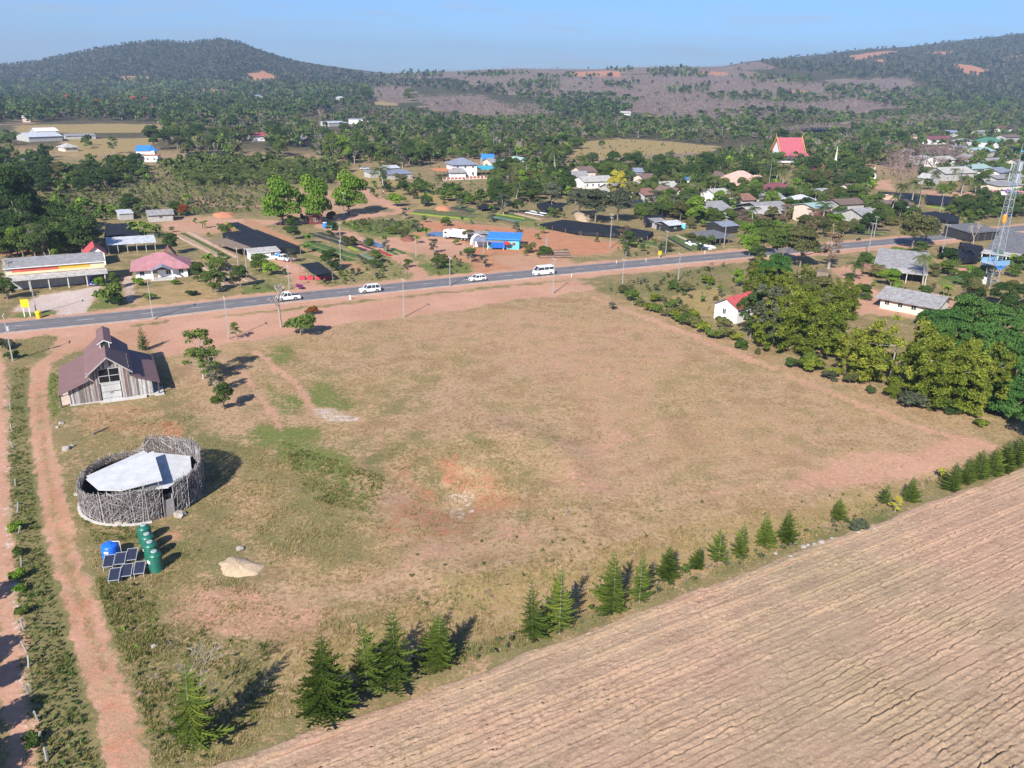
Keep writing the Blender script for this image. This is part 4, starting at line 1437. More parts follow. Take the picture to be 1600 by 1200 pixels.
# ------------------------------------------------------------------ the round stick-walled hut
def hut():
    C = Vector((-42.4, 82.5, 0))
    t = thing('stick_hut', 'round hut walled with woven grey sticks under flat pale sheet roofs below the barn', 'hut', C)
    BLOCK.append((C.x, C.y, 9))
    R = 6.45
    stick = mat("grey_stick", (.34, .31, .295), .9, .3, 2.5, objvar=.35)
    rng = random.Random(8)
    def top(a):
        d = math.degrees(a) % 360
        tall = max(0, min(1, (d - 2) / 18)) * max(0, min(1, (112 - d) / 5))
        right = max(0, min(1, (d - 235) / 60)) if d > 180 else max(0, min(1, (30 - d) / 30))
        return 3.05 + .15 * math.sin(3 * a) + max(1.6 * tall, 1.05 * right)
    door = lambda a: 312.5 < math.degrees(a) % 360 < 322.5
    for i in range(150):                       # upright poles, one by one
        a = 2 * math.pi * i / 150
        if door(a): continue
        r = R + rng.uniform(-.18, .18)
        lean = rng.uniform(-.05, .05)
        h = top(a) + rng.uniform(-.35, .55)
        MB().tube((r * math.cos(a), r * math.sin(a), -.1), ((r + rng.uniform(-.1, .2)) * math.cos(a + lean), (r + .1) * math.sin(a + lean), h), rng.uniform(.035, .06), .03, 5).build('pole', stick, t)
    w = MB()                                   # the weave between the poles
    for i in range(3600):
        a = rng.uniform(0, 2 * math.pi)
        if door(a): continue
        da = rng.choice((1, 1, 1, -1)) * rng.uniform(.03, .24)
        if door(a + da) or door(a + da / 2): continue
        hmax = top(a) * .97
        z = rng.uniform(0, hmax)
        z2 = min(z + rng.uniform(.3, 1.5), min(hmax, top(a + da)) + .15)
        r = R + rng.uniform(-.16, .22)
        w.tube((r * math.cos(a), r * math.sin(a), z), ((r + .05) * math.cos(a + da), (r + .05) * math.sin(a + da), z2), rng.uniform(.016, .034), .014, 3, cap=False)
    for i in range(260):                       # tall part: straight canes
        a = math.radians(rng.uniform(4, 110))
        r = R + rng.uniform(-.1, .15)
        w.tube((r * math.cos(a), r * math.sin(a), rng.uniform(0, 2)), (r * math.cos(a + .01), r * math.sin(a + .01), top(a) + rng.uniform(-.3, .3)), .03, .025, 3, cap=False)
    wm, n, l, b = newmat("woven_sticks")
    geo = n.new("ShaderNodeNewGeometry")
    r_ = n.new("ShaderNodeValToRGB")
    e = r_.color_ramp.elements
    e[0].color, e[1].color = (.09, .07, .062, 1), (.54, .51, .50, 1)
    k = e.new(.5); k.color = (.25, .22, .205, 1)
    l.new(geo.outputs['Random Per Island'], r_.inputs[0])
    l.new(r_.outputs[0], b.inputs['Base Color'])
    b.inputs['Roughness'].default_value = .9
    tag(w.build('woven_sticks', wm, t), kind='stuff')
    # near-black lining and floor: the room's shade is put into their colour
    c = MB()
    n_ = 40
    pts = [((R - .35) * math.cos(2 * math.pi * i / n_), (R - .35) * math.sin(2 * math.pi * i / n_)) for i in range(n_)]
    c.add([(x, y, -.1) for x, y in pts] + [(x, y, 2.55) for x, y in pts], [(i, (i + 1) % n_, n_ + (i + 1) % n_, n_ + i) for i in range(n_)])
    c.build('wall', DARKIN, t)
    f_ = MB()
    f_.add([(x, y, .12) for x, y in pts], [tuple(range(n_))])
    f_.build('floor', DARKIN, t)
    sheet = mat("pale_roof_sheet", (.50, .505, .50), .6, .14, .8, wave=1.3)
    loc = lambda x, y, z: (x - C.x, y - C.y, z)
    MB().slab([loc(-47.2, 79.7, 3.55), loc(-44.6, 77.2, 3.6), loc(-41.9, 76.9, 3.75), loc(-38.3, 78.9, 4.05), loc(-42.1, 85.6, 4.3)], .12).build('roof', sheet, t)
    MB().slab([loc(-43.6, 87.6, 3.15), loc(-41.0, 78.2, 3.0), loc(-37.9, 79.2, 2.95), loc(-36.7, 82.9, 3.0), loc(-38.4, 86.9, 3.1)], .1).build('roof', sheet, t)
    MB().slab([loc(-48.1, 81.4, 3.0), loc(-46.4, 79.6, 3.1), loc(-42.6, 86.2, 3.3), loc(-44.4, 87.9, 3.2)], .1).build('roof', sheet, t)
    a = math.radians(317.5)
    x, y = (R - .05) * math.cos(a), (R - .05) * math.sin(a)
    d = MB().box(-.45, -.04, 0, .45, .04, 2.0).build('door', mat("grey_door", (.30, .27, .25), .8, .15, 2), t)
    d.location, d.rotation_euler = (x, y, 0), (0, 0, a + math.pi / 2)
    MB().box(.3, -.1, .95, .38, -.04, 1.1).build('handle', STEEL, d)
    j = MB().box(.47, -.08, 0, .58, .08, 2.5).box(-.58, -.08, 0, -.47, .08, 2.5).build('door_post', stick, t)
    j.location, j.rotation_euler = (x, y, 0), (0, 0, a + math.pi / 2)
    p = MB()
    for i in range(22):
        a0, a1 = math.radians(190 + i * 5), math.radians(195 + i * 5)
        r0, r1 = R + .2, R + .48
        p.hexa([(r0 * math.cos(a0), r0 * math.sin(a0), -.1), (r1 * math.cos(a0), r1 * math.sin(a0), -.1), (r1 * math.cos(a1), r1 * math.sin(a1), -.1), (r0 * math.cos(a1), r0 * math.sin(a1), -.1)],
               [(r0 * math.cos(a0), r0 * math.sin(a0), .16), (r1 * math.cos(a0), r1 * math.sin(a0), .13), (r1 * math.cos(a1), r1 * math.sin(a1), .13), (r0 * math.cos(a1), r0 * math.sin(a1), .16)])
    p.build('kerb', CONC, t)
hut()

# ------------------------------------------------------------------ tanks, solar panels, spoil heap, rocks
GTANK = mat("green_tank_plastic", (.012, .115, .075), .4, .12, 2, spec=.5)
BTANK = mat("blue_tank_plastic", (.012, .13, .62), .4, .12, 2, spec=.5)
def tank(label, m, px, py, r, h, ribs, group=None):
    q = P0(px, py)
    t = thing('water_tank', label, 'water tank', (q.x, q.y, zat(q.x, q.y)), prng.uniform(0, 6), group)
    prof = [(r * .96, -.05), (r, .06)]
    for i in range(ribs):
        z0 = .1 + (h * .8 - .1) * i / ribs
        dz = (h * .8 - .1) / ribs
        prof += [(r, z0 + dz * .1), (r * 1.0, z0 + dz * .55), (r * .955, z0 + dz * .68), (r * .955, z0 + dz * .86), (r, z0 + dz)]
    prof += [(r * .97, h * .84), (r * .80, h * .93), (r * .5, h * .98), (.27, h)]
    MB().lathe(prof, 28).build('body', m, t, smooth=True)
    MB().lathe([(.30, h - .01), (.30, h + .07), (.24, h + .11), (.05, h + .12)], 16).build('lid', mat('tank_lid', (.30, .36, .34), .6, .15, 3) if m is GTANK else m, t)
    MB().box(-.22, -r * .995 - .02, h * .5, .22, -r * .9, h * .64).build('label_plate', FRAME, t)
    return t
tank('green water tank at the far end of the row, next to the stick hut', GTANK, 228, 846, .68, 1.95, 6, 'row of green water tanks')
tank('green water tank second from the hut in the row of four', GTANK, 233, 860, .68, 1.95, 6, 'row of green water tanks')
tank('green water tank third from the hut in the row of four', GTANK, 238, 873, .68, 1.95, 6, 'row of green water tanks')
tank('green water tank at the near end of the row, beside the solar panels', GTANK, 245, 890, .68, 2.1, 6, 'row of green water tanks')
bt = tank('ribbed blue water tank standing behind the solar panels', BTANK, 174, 869, .82, 1.55, 5)
bt.rotation_euler = (0, 0, 0)
MB().path([Vector((.1, .2, 1.62)), Vector((.95, .25, 1.64)), Vector((.95, .25, 0))], [.035] * 3, 6).build('pipe', FRAME, bt)
CELL = mat("solar_cell", (.028, .032, .055), .22, .12, 3, spec=.6)
def panel(cx, cy, label, hgt=.75, w=1.0, l=1.55):
    q = P0(cx, cy, hgt)
    t = thing('solar_panel', label, 'solar panel', (q.x, q.y, zat(q.x, q.y)), math.radians(14), 'solar panels by the blue tank')
    ti = math.radians(18)
    tilt = lambda x, y, z: (x, y * math.cos(ti) - z * math.sin(ti), hgt - zat(q.x, q.y) * 0 + y * math.sin(ti) + z * math.cos(ti))
    def tb(x0, y0, z0, x1, y1, z1, mb):
        mb.hexa([tilt(x0, y0, z0), tilt(x1, y0, z0), tilt(x1, y1, z0), tilt(x0, y1, z0)], [tilt(x0, y0, z1), tilt(x1, y0, z1), tilt(x1, y1, z1), tilt(x0, y1, z1)])
        return mb
    f = MB()
    for a in ((-w / 2, -l / 2, w / 2, -l / 2 + .05), (-w / 2, l / 2 - .05, w / 2, l / 2), (-w / 2, -l / 2 + .05, -w / 2 + .05, l / 2 - .05), (w / 2 - .05, -l / 2 + .05, w / 2, l / 2 - .05)):
        tb(a[0], a[1], 0, a[2], a[3], .06, f)
    f.build('frame', STEEL, t)
    for i in range(3):
        for j in range(5):
            cw, cl = (w - .12) / 3, (l - .12) / 5
            x0, y0 = -w / 2 + .06 + i * cw, -l / 2 + .06 + j * cl
            tb(x0 + .006, y0 + .006, .01, x0 + cw - .006, y0 + cl - .006, .045, MB()).build('cell', CELL, t)
    for x in (-w / 2 + .08, w / 2 - .08):
        for y in (-l / 2 + .1, l / 2 - .1):
            q2 = tilt(x, y, 0)
            MB().box(x - .03, q2[1] - .03, -.2, x + .03, q2[1] + .03, q2[2]).build('leg', STEEL, t)
for cx, cy, lb in ((170, 876, 'rear solar panel nearest the dirt track, in front of the blue tank'), (188, 872, 'middle solar panel of the rear row, right of the blue tank'), (206, 866, 'rear solar panel nearest the green tanks'),
                   (179, 898, 'front solar panel nearest the dirt track'), (198, 891, 'middle solar panel of the front row'), (218, 887, 'front solar panel nearest the green tanks')):
    panel(cx, cy, lb)

def heap(name, label, cat, pp, hgt, m, seed, kind=None):
    w = [P0(*p) for p in pp]
    c = sum(w, Vector()) / len(w)
    rng = np.random.default_rng(seed)
    V, F = [], []
    n, k = 28, 7
    for j in range(k):
        f = j / (k - 1)
        for i in range(n):
            a = i / n * len(w)
            p = w[int(a)].lerp(w[(int(a) + 1) % len(w)], a % 1)
            q = c + (p - c) * (1 - f) * (1 + rng.uniform(-.05, .05))
            V.append((q.x - c.x, q.y - c.y, -.1 + hgt * (1 - (1 - f) ** 2) * (1 + rng.uniform(-.12, .12))))
    for j in range(k - 1):
        for i in range(n):
            F.append((j * n + i, j * n + (i + 1) % n, (j + 1) * n + (i + 1) % n, (j + 1) * n + i))
    o = link(name, npmesh(name, V, F, smooth=True), None, m)
    o.location = (c.x, c.y, zat(c.x, c.y))
    return tag(o, label, cat, None, kind)
SAND = mat("pale_sand", (.46, .345, .225), .95, .16, 1.5, bump=.5, bscale=4)
heap('sand_pile', 'flat pale sand pile on the grass right of the green tanks', 'sand pile', [(338, 880), (360, 868), (385, 872), (415, 884), (405, 900), (370, 906), (345, 900)], .5, SAND, 1)
REDS = mat("red_earth", (.50, .215, .11), .95, .16, 1, bump=.5, bscale=3)
heap('earth_heap', 'long low orange earth heap beyond the black nursery net', 'earth heap', [(330, 335), (345, 332), (368, 333), (366, 340), (340, 342)], 1.0, REDS, 2)
heap('earth_heap', 'pale earth mound under the big bright green trees', 'earth heap', [(462, 349), (470, 345), (478, 349), (470, 352)], 1.3, SAND, 3)
heap('earth_heap', 'orange earth heap beside the two round mango trees', 'earth heap', [(678, 326), (690, 322), (706, 324), (704, 330), (685, 331)], 1.2, REDS, 4)
heap('earth_heap', 'broken brick coloured earth heap on the pale yard', 'earth heap', [(624, 374), (640, 369), (650, 374), (645, 378), (630, 378)], 1.1, mat("dark_red_earth", (.22, .09, .06), .95, .3, 2, bump=.6), 5)
heap('earth_heap', 'tan earth mound along the black seedling nets', 'earth heap', [(895, 332), (910, 334), (925, 343), (918, 350), (900, 344)], 1.6, SAND, 6)
# ------------------------------------------------------------------ houses and sheds
# left of the road
def shop():
    a, W, rz = frame_of((14, 459), (169, 445))
    t = thing('shop_building', 'long single storey shop with red and yellow sign band over a deep awning', 'shop', a, rz)
    BLOCK.append((a.x + 11, a.y + 6, 13))
    D = 9.0
    MB().box(0, 3.2, -.2, W, D, 4.6).build('wall', CREAM, t)
    MB().box(.4, 3.05, .0, W - .4, 3.18, 2.7).build('shop_front', DARKIN, t)
    MB().slab([(-.3, -.2, 2.75), (W + .3, -.2, 2.75), (W + .3, 3.1, 3.3), (-.3, 3.1, 3.3)], .1).build('awning', RF['cement'], t)
    red, yel, cr = mat("sign_red", (.50, .10, .07), .6, .25, .4), mat("sign_yellow", (.62, .36, .04), .6, .2, .4), mat("sign_cream", (.66, .54, .33), .7, .12, .6)
    s0 = MB().box(W * .06, 2.98, 3.95, W * .52, 3.12, 4.75).build('sign_board', red, t)
    MB().box(W * .525, 2.98, 3.95, W * .84, 3.12, 4.75).build('sign_board', yel, t)
    MB().box(W * .845, 2.98, 3.95, W, 3.12, 4.75).build('sign_board', cr, t)
    MB().box(W * .02, 2.97, 3.4, W, 3.13, 3.94).build('sign_board', cr, t)
    MB().slab([(-.4, 2.7, 5.0), (W + .3, 2.7, 5.0), (W + .3, D + .5, 6.0), (-.4, D + .5, 6.0)], .14).build('roof', RF['grey'], t)
    MB().box(-.4, 2.62, 4.82, W + .3, 2.7, 5.0).build('fascia', FRAME, t)
    for i in range(6):
        x = .4 + (W - .8) * i / 5
        MB().box(x - .12, .1, -.3, x + .12, .34, 2.72).build('post', CONC, t)
    for i in range(5):
        x = .9 + (W - 1.6) * i / 5
        MB().box(x, 3.0, .1, x + W / 5 - .5, 3.04, 2.5).build('shutter', GREYW, t)
shop()
t, W, rz = house('house', 'white single storey house with broad pink hip roof by the roadside', (213, 437), (294, 432), 9.5, 2.9, 'hip', 2.4, 'pink', WHITE, 1.1, 4, 1, winz=.8)
g = MB().slab([(W * .30, -2.6, 2.45), (W * .52, -2.6, 3.3), (W * .52, 1.2, 3.3), (W * .30, 1.2, 2.45)], .1).slab([(W * .52 + .003, -2.6, 3.3), (W * .72, -2.6, 2.45), (W * .72, 1.2, 2.45), (W * .52 + .003, 1.2, 3.3)], .1)
g.build('porch_roof', RF['slate'], t)
for x in (W * .32, W * .70):
    MB().box(x - .1, -2.45, 0, x + .1, -2.25, 2.5).build('porch_post', WHITE, t)
MB().box(W * .28, -2.7, -.1, W * .75, 0, .25).build('porch_floor', CONC, t)
MB().slab([(W * .55, 6, 4.0), (W * .68, 6.5, 6.1), (W * .68, 10.8, 6.1), (W * .55, 10.8, 4.0)], .1).slab([(W * .68 + .003, 6.5, 6.1), (W * .82, 6, 4.0), (W * .82, 10.8, 4.0), (W * .68 + .003, 10.8, 6.1)], .1).build('gable_roof', RF['maroon'], t)
house('carport', 'long open carport with pale grey roof behind the pink roofed house', (170, 397), (244, 392), 6, 2.6, 'shed', .8, 'silver', None, .3, posts=6, cat='carport')
house('house', 'small house with dark red gable roof behind the long shop', (138, 416), (166, 414), 7, 3.2, 'gable_y', 1.8, 'red', WHITE, .6, 1)
house('shack', 'grey roofed shack with open front left of the rusty coloured bush', (233, 347), (271, 345), 6, 2.4, 'gable_x', 1.1, 'grey', GREYW, .5, 1, cat='shack')
house('shack', 'small low grey shack above the dark netted shed', (188, 344), (209, 343), 5, 2.2, 'shed', .5, 'silver', GREYW, .3, 0, cat='shack')
house('shed', 'white sheet roofed packing shed in front of the large black nursery net', (393, 408), (438, 404), 4, 2.1, 'shed', .5, 'cement', WHITE, .3, 2, cat='shed')
house('shelter', 'open shelter with brown slatted roof beside the large black nursery net', (370, 402), (392, 399), 14, 2.3, 'shed', .3, 'thatch', None, .2, posts=3, cat='shelter')
house('shed', 'small dark red plank shed under the big bright green trees', (484, 351), (503, 350), 4, 3.0, 'shed', .4, 'rust', mat("dark_red_plank", (.15, .05, .045), .9, .25, 2), .4, 1, cat='shed')
# turquoise house beyond the laterite yard
t, W, rz = house('house', 'long low house with sky blue sheet roof and turquoise end wall on the orange yard', (762, 388), (811, 390), 7, 2.9, 'shed', .7, 'blue', TURQ, .5, 3, None)
MB().slab([(-4, -2.0, 2.3), (W * .55, -2.0, 2.3), (W * .55, 2.6, 2.85), (-4, 2.6, 2.85)], .1).build('lean_to_roof', RF['slate'], t)
MB().box(1.2, -1.9, .6, 5.2, -1.82, 2.2).build('tarpaulin', mat("blue_tarpaulin", (.01, .10, .50), .6, .1, 1), t)
for x in (-3.8, .2, W * .52):
    MB().box(x - .07, -1.9, -.2, x + .07, -1.76, 2.3).build('post', FRAME, t)
MB().box(-4, 2.0, -.1, 0, 2.1, 2.6).build('back_wall', WHITE, t)
t = thing('scaffold_rack', 'grey open rack of stacked frames between the white truck and the turquoise house', 'rack', P(730, 378), -.12)
mb = MB()
for i in range(6):
    for y in (0, 2.4):
        mb.box(i * 1.25, y, 0, i * 1.25 + .1, y + .1, 2.6)
for z in (.5, 1.3, 2.1):
    mb.box(0, -.05, z, 6.4, 2.5, z + .08)
mb.build('frame', mat("rack_grey", (.14, .135, .13), .8, .3, 2), t)
MB().slab([(-.3, -.3, 2.7), (6.8, -.3, 2.7), (6.8, 2.9, 3.0), (-.3, 2.9, 3.0)], .08).build('roof', RF['grey'], t)
t = thing('arched_frame', 'pale arched hoop tunnel frame leaning at the rack by the turquoise house', 'hoop', P(747, 382), .5)
mb = MB()
for off, r in ((0, .16), (1.2, .12)):
    pts = [Vector((2.0 * math.cos(math.pi * k / 12), off, 2.9 * math.sin(math.pi * k / 12))) for k in range(13)]
    mb.path(pts, [r] * 13, 6)
mb.build('hoop', RF['white'], t)
MB().add([(2.0 * math.cos(math.pi * k / 12), y, 2.9 * math.sin(math.pi * k / 12)) for y in (0, 1.2) for k in range(7, 13)], [(i, i + 1, i + 7, i + 6) for i in range(5)]).build('cover', RF['white'], t)

# middle: two storey white house on its terrace
t, W, rz = house('house', 'two storey white house with blue grey hip roof behind a red and white balustrade', (709, 276), (745, 275), 11, 6.2, 'hip', 2.6, 'slate', WHITE, .9, 3, 1, stor=2, sidewin=2)
MB().box(-2.6, -3.2, 0, W * .42, 0, 3.0).build('porch_wall', WHITE, t)
mb = roof_mb('hip', W * .42 + 2.6, 3.4, 3.0, 1.6, .7)
o = mb.build('porch_roof', RF['grey'], t); o.location = (-2.6, -3.3, .0)
house('carport', 'orange roofed carport left of the two storey white house', (684, 277), (706, 276), 8, 3.0, 'shed', .5, 'orange', None, .4, posts=4, cat='carport')
house('pavilion', 'turquoise roofed open pavilion right of the two storey white house', (752, 274), (782, 273), 8, 3.0, 'shed', 1.0, 'turq', None, .6, posts=5, cat='pavilion')
def balustrade(A, B, n, label):
    a, W, rz = frame_of(A, B)
    t = thing('balustrade', label, 'balustrade', a, rz)
    MB().box(0, 0, -1.5, W, .25, .25).build('base_wall', WHITE, t)
    for i in range(n + 1):
        x = W * i / n
        MB().box(x - .2, -.08, .25, x + .2, .33, 1.35).build('pillar', WHITE, t)
        if i < n:
            MB().box(x + .2, .05, .25, x + W / n - .2, .2, 1.1).build('infill', mat("brick_red_infill", (.42, .13, .10), .8, .15, 2), t)
balustrade((692, 282), (762, 279), 12, 'red and white terrace balustrade in front of the two storey house')
house('shed', 'long open barn with weathered blue grey roof beside the tall coconut palm', (606, 281), (645, 279), 10, 2.7, 'shed', .9, 'slate', GREYW, .5, 0, posts=6, cat='shed')
house('shed', 'small pale roofed shed behind the long blue grey barn', (604, 272), (624, 271), 8, 3.0, 'gable_x', .9, 'silver', GREYW, .5, 0, cat='shed')
house('shed', 'small grey green roofed shed left of the coconut palm', (579, 278), (594, 277), 6, 2.5, 'shed', .6, 'grey', GREYW, .5, 0, posts=3, cat='shed')
house('house', 'house with steep blue roof behind the turquoise pavilion', (755, 258), (772, 258), 10, 3.6, 'gable_x', 2.2, 'blue', GREYW, .7, 2)
house('house', 'low grey roofed house right of the steep blue roof', (768, 262), (795, 261), 10, 3.0, 'gable_x', 1.7, 'grey', CREAM, .7, 2)
house('house', 'house with pale mint gable roof among the palms', (808, 262), (827, 261), 9, 3.2, 'gable_y', 2.2, 'mint', WHITE, .8, 1)
house('house', 'white hillside house with flat roof above the woods', (547, 194), (569, 194), 10, 5.5, 'shed', .3, 'dgrey', WHITE, .8, 2)
house('shed', 'long white roofed shed beside the hillside house', (514, 198), (545, 197), 14, 3.5, 'shed', .9, 'silver', GREYW, .4, 0, cat='shed')
house('shop_building', 'red roofed shop with white front near the left treeline', (396, 221), (431, 220), 12, 4.0, 'shed', 1.2, 'red', WHITE, .8, 4, cat='shop')
house('shed', 'black netted shed with white gable right of the red roofed shop', (470, 230), (492, 229), 9, 4.2, 'gable_y', 2.0, 'dgrey', DARKIN, .6, 0, cat='shed')
t, W, rz = house('house', 'house with bright blue upper roof and orange lower roof in the left orchard', (226, 253), (247, 253), 9, 3.6, 'gable_x', .1, 'orange', WHITE, .5, 2)
MB().slab([(-W * .75, 3.5, 5.6), (W * .35, 3.5, 5.6), (W * .35, 10.5, 8.0), (-W * .75, 10.5, 8.0)], .12).slab([(W * .353, 3.5, 5.6), (W * .9, 5.5, 5.4), (W * .9, 9, 5.4), (W * .353, 10.5, 8.0)], .12).build('upper_roof', RF['blue'], t)
MB().box(-W * .65, 4, 0, W * .7, 10, 5.5).build('upper_wall', WHITE, t)
MB().slab([(-W * .85, -1.5, 2.7), (-.3, -1.5, 2.7), (-.3, 3.6, 4.1), (-W * .85, 3.6, 4.1)], .1).build('porch_roof', RF['slate'], t)
house('shed', 'very long white roofed poultry shed at the left edge of the valley', (46, 222), (98, 220), 22, 3.4, 'gable_x', 2.2, 'silver', GREYW, .6, 0, cat='shed')
house('shed', 'second long white roof behind the poultry shed', (58, 213), (92, 212), 16, 3.6, 'gable_x', 2.0, 'white', GREYW, .6, 0, cat='shed')
house('shed', 'long low grey roof between the poultry shed and the dry field', (104, 218), (150, 217), 10, 2.6, 'shed', .8, 'grey', GREYW, .5, 0, cat='shed')
house('house', 'small pale hip roofed house at the edge of the dry field', (102, 237), (122, 236), 9, 2.8, 'hip', 1.8, 'cement', CREAM, .8, 2)
house('shed', 'dark roofed open shed at the left edge of the orchard', (10, 262), (40, 261), 9, 2.8, 'shed', .9, 'dgrey', DARKIN, .5, 0, posts=4, cat='shed')
house('house', 'pale pink house in the woods below the left hill', (36, 191), (48, 191), 9, 4, 'gable_x', 2, 'cement', PINKW, .6, 1)
house('house', 'white house in the yellow green clearing on the middle slope', (971, 180), (985, 180), 9, 3, 'gable_x', 2, 'cement', WHITE, 1, 2)
house('greenhouse', 'long pale blue greenhouse roofs far across the valley', (398, 154), (505, 154), 24, 4, 'gable_x', 2, 'slate', GREYW, .5, 0, cat='greenhouse')
house('greenhouse', 'short pale greenhouse roof at the end of the far greenhouses', (525, 157), (560, 157), 24, 4, 'gable_x', 2, 'silver', GREYW, .5, 0, cat='greenhouse')

# the village
VIL = [
 ('white walled house with dark grey gable roof at the left end of the village', (897, 289), (917, 289), 10, 4.2, 'gable_x', 1.8, 'grey', WHITE, 2),
 ('house with dull maroon roof just behind the left village house', (908, 281), (930, 280), 9, 4.2, 'gable_x', 1.8, 'brown', CREAM, 2),
 ('long white shed with pale gable roof left of the yellow green tree', (913, 295), (957, 293), 10, 3.4, 'gable_x', 1.7, 'cement', WHITE, 5),
 ('small raised house with pale blue roof behind the yellow green tree', (992, 284), (1003, 284), 7, 5.0, 'gable_x', 1.4, 'slate', GREYW, 1),
 ('house with brown gable roof right of the yellow green tree', (1006, 291), (1030, 290), 9, 3.5, 'gable_x', 1.8, 'brown', CREAM, 2),
 ('low house with silver roof in front of the brown gable roof', (996, 303), (1022, 301), 8, 3.0, 'gable_x', 1.3, 'silver', GREYW, 2),
 ('house with pale curved looking cement roof behind the thick palm', (1036, 303), (1059, 302), 9, 3.0, 'gable_x', 1.9, 'cement', GREYW, 2),
 ('house with brown gable facing the road behind the bright green tree', (1046, 319), (1068, 317), 10, 3.4, 'gable_y', 2.8, 'brown', CREAM, 1),
 ('small house with vivid blue roof in the middle of the village', (1060, 289), (1077, 289), 8, 3.2, 'hip', 1.8, 'blue', CREAM, 1),
 ('small pale roof right of the vivid blue roof', (1097, 298), (1111, 297), 7, 2.8, 'gable_x', 1.0, 'silver', GREYW, 1),
 ('large white house with salmon hip roof behind a coconut palm', (1146, 298), (1190, 296), 13, 4.2, 'hip', 4.0, 'salmon', WHITE, 4),
 ('low white porch building with brown roof in front of the salmon roof', (1133, 303), (1160, 302), 6, 3.2, 'gable_x', 1.0, 'brown', WHITE, 3),
 ('large plain grey hip roof behind the bright green tree', (1104, 342), (1142, 339), 13, 3.0, 'gable_x', 2.2, 'grey', GREYW, 3),
 ('small shack with grey sheet roof beside the turquoise barrels', (1031, 360), (1047, 359), 7, 2.3, 'shed', .6, 'grey', GREYW, 1),
 ('shack with two pitch grey roof right of the small shack', (1045, 363), (1064, 361), 6, 2.5, 'gable_x', .8, 'silver', DARKIN, 1),
 ('long grey roofed shed with black netted side at the village edge', (1176, 348), (1217, 346), 12, 3.2, 'gable_x', 1.7, 'cement', DARKIN, 0),
 ('second long grey roofed shed touching the netted one', (1194, 345), (1238, 342), 16, 3.5, 'gable_x', 2.0, 'grey', DARKIN, 0),
 ('two storey house with pale mint roof and maroon balcony by the road', (1270, 349), (1297, 346), 9, 5.6, 'gable_x', 1.0, 'mint', PINKW, 3),
 ('low white annexe with grey roof at the foot of the mint roofed house', (1297, 346), (1312, 344), 8, 2.8, 'shed', .9, 'slate', DARKIN, 0),
 ('house with brown hip roof behind the mint roofed house', (1312, 336), (1348, 334), 9, 4.2, 'gable_x', 1.3, 'brown', GREYW, 2),
 ('white house with maroon hip roof in front of the palms', (1200, 311), (1243, 309), 10, 4.0, 'hip', 2.2, 'maroon', WHITE, 4),
 ('long low silver roof right of the maroon hip roof', (1250, 312), (1298, 310), 8, 3.0, 'gable_x', .9, 'silver', WHITE, 4),
 ('house with small rust roof beyond the long silver roof', (1303, 313), (1328, 312), 8, 3.4, 'hip', 1.4, 'rust', CREAM, 2),
 ('orange tan gable roof right of the leafy trees', (1372, 323), (1398, 323), 9, 3.0, 'gable_x', 1.5, 'tan', CREAM, 2),
 ('low brown roof behind the large roadside tree', (1386, 331), (1424, 330), 9, 2.8, 'gable_x', 1.2, 'brown', GREYW, 2),
 ('house with dark pink roof edge left of the white stupa', (1272, 276), (1290, 275), 9, 4, 'gable_x', 2.4, 'temple', CREAM, 1),
 ('small white pavilion with green tiered roof among dark trees', (1374, 237), (1387, 237), 8, 5, 'hip', 2.6, 'green', WHITE, 1),
 ('long maroon roofed house above the leafless grove', (1452, 226), (1484, 225), 12, 4.5, 'gable_x', 2.4, 'maroon', WHITE, 4),
 ('white walled house with tan roof left of the long maroon roof', (1430, 224), (1452, 224), 10, 3.8, 'gable_x', 1.6, 'tan', WHITE, 2),
 ('slate blue roofed house behind the long maroon roof', (1480, 214), (1497, 214), 10, 4.5, 'gable_x', 2, 'slate', GREYW, 1),
 ('white house with green hip roof near the right edge', (1541, 232), (1566, 231), 13, 5.5, 'hip', 3, 'green', WHITE, 3),
 ('pale mint roofed hall below the green hip roof', (1527, 247), (1553, 245), 14, 4.4, 'gable_x', 2.2, 'mint', GREYW, 3),
 ('small grey gabled house below the pale mint hall', (1514, 258), (1530, 257), 9, 4.2, 'gable_y', 2, 'grey', GREYW, 1),
 ('turquoise roofed house at the right edge beyond the mast', (1576, 246), (1598, 245), 10, 4, 'gable_x', 1.8, 'turq', GREYW, 2),
 ('wide grey roofed hall left of the dark round tree', (1475, 283), (1520, 281), 12, 4.2, 'gable_x', 2.4, 'cement', GREYW, 5),
 ('pale green roofed hall behind the dark round tree', (1516, 276), (1548, 274), 12, 4.4, 'gable_x', 1.6, 'mint', GREYW, 3),
 ('dark slate roofed house behind the mast top', (1560, 281), (1586, 279), 12, 4, 'gable_x', 2, 'slate', WHITE, 3),
 ('wide grey roof low beside the dark slate roof', (1556, 289), (1600, 286), 9, 3.4, 'gable_x', 1.2, 'grey', GREYW, 3),
 ('white walled market building behind the coloured stalls', (1558, 302), (1598, 300), 9, 3.6, 'shed', .8, 'grey', CREAM, 4),
 ('small tent like white roof by the brown leafless trees', (1454, 289), (1466, 288), 7, 3.4, 'gable_y', 1.8, 'cement', GREYW, 1),
]
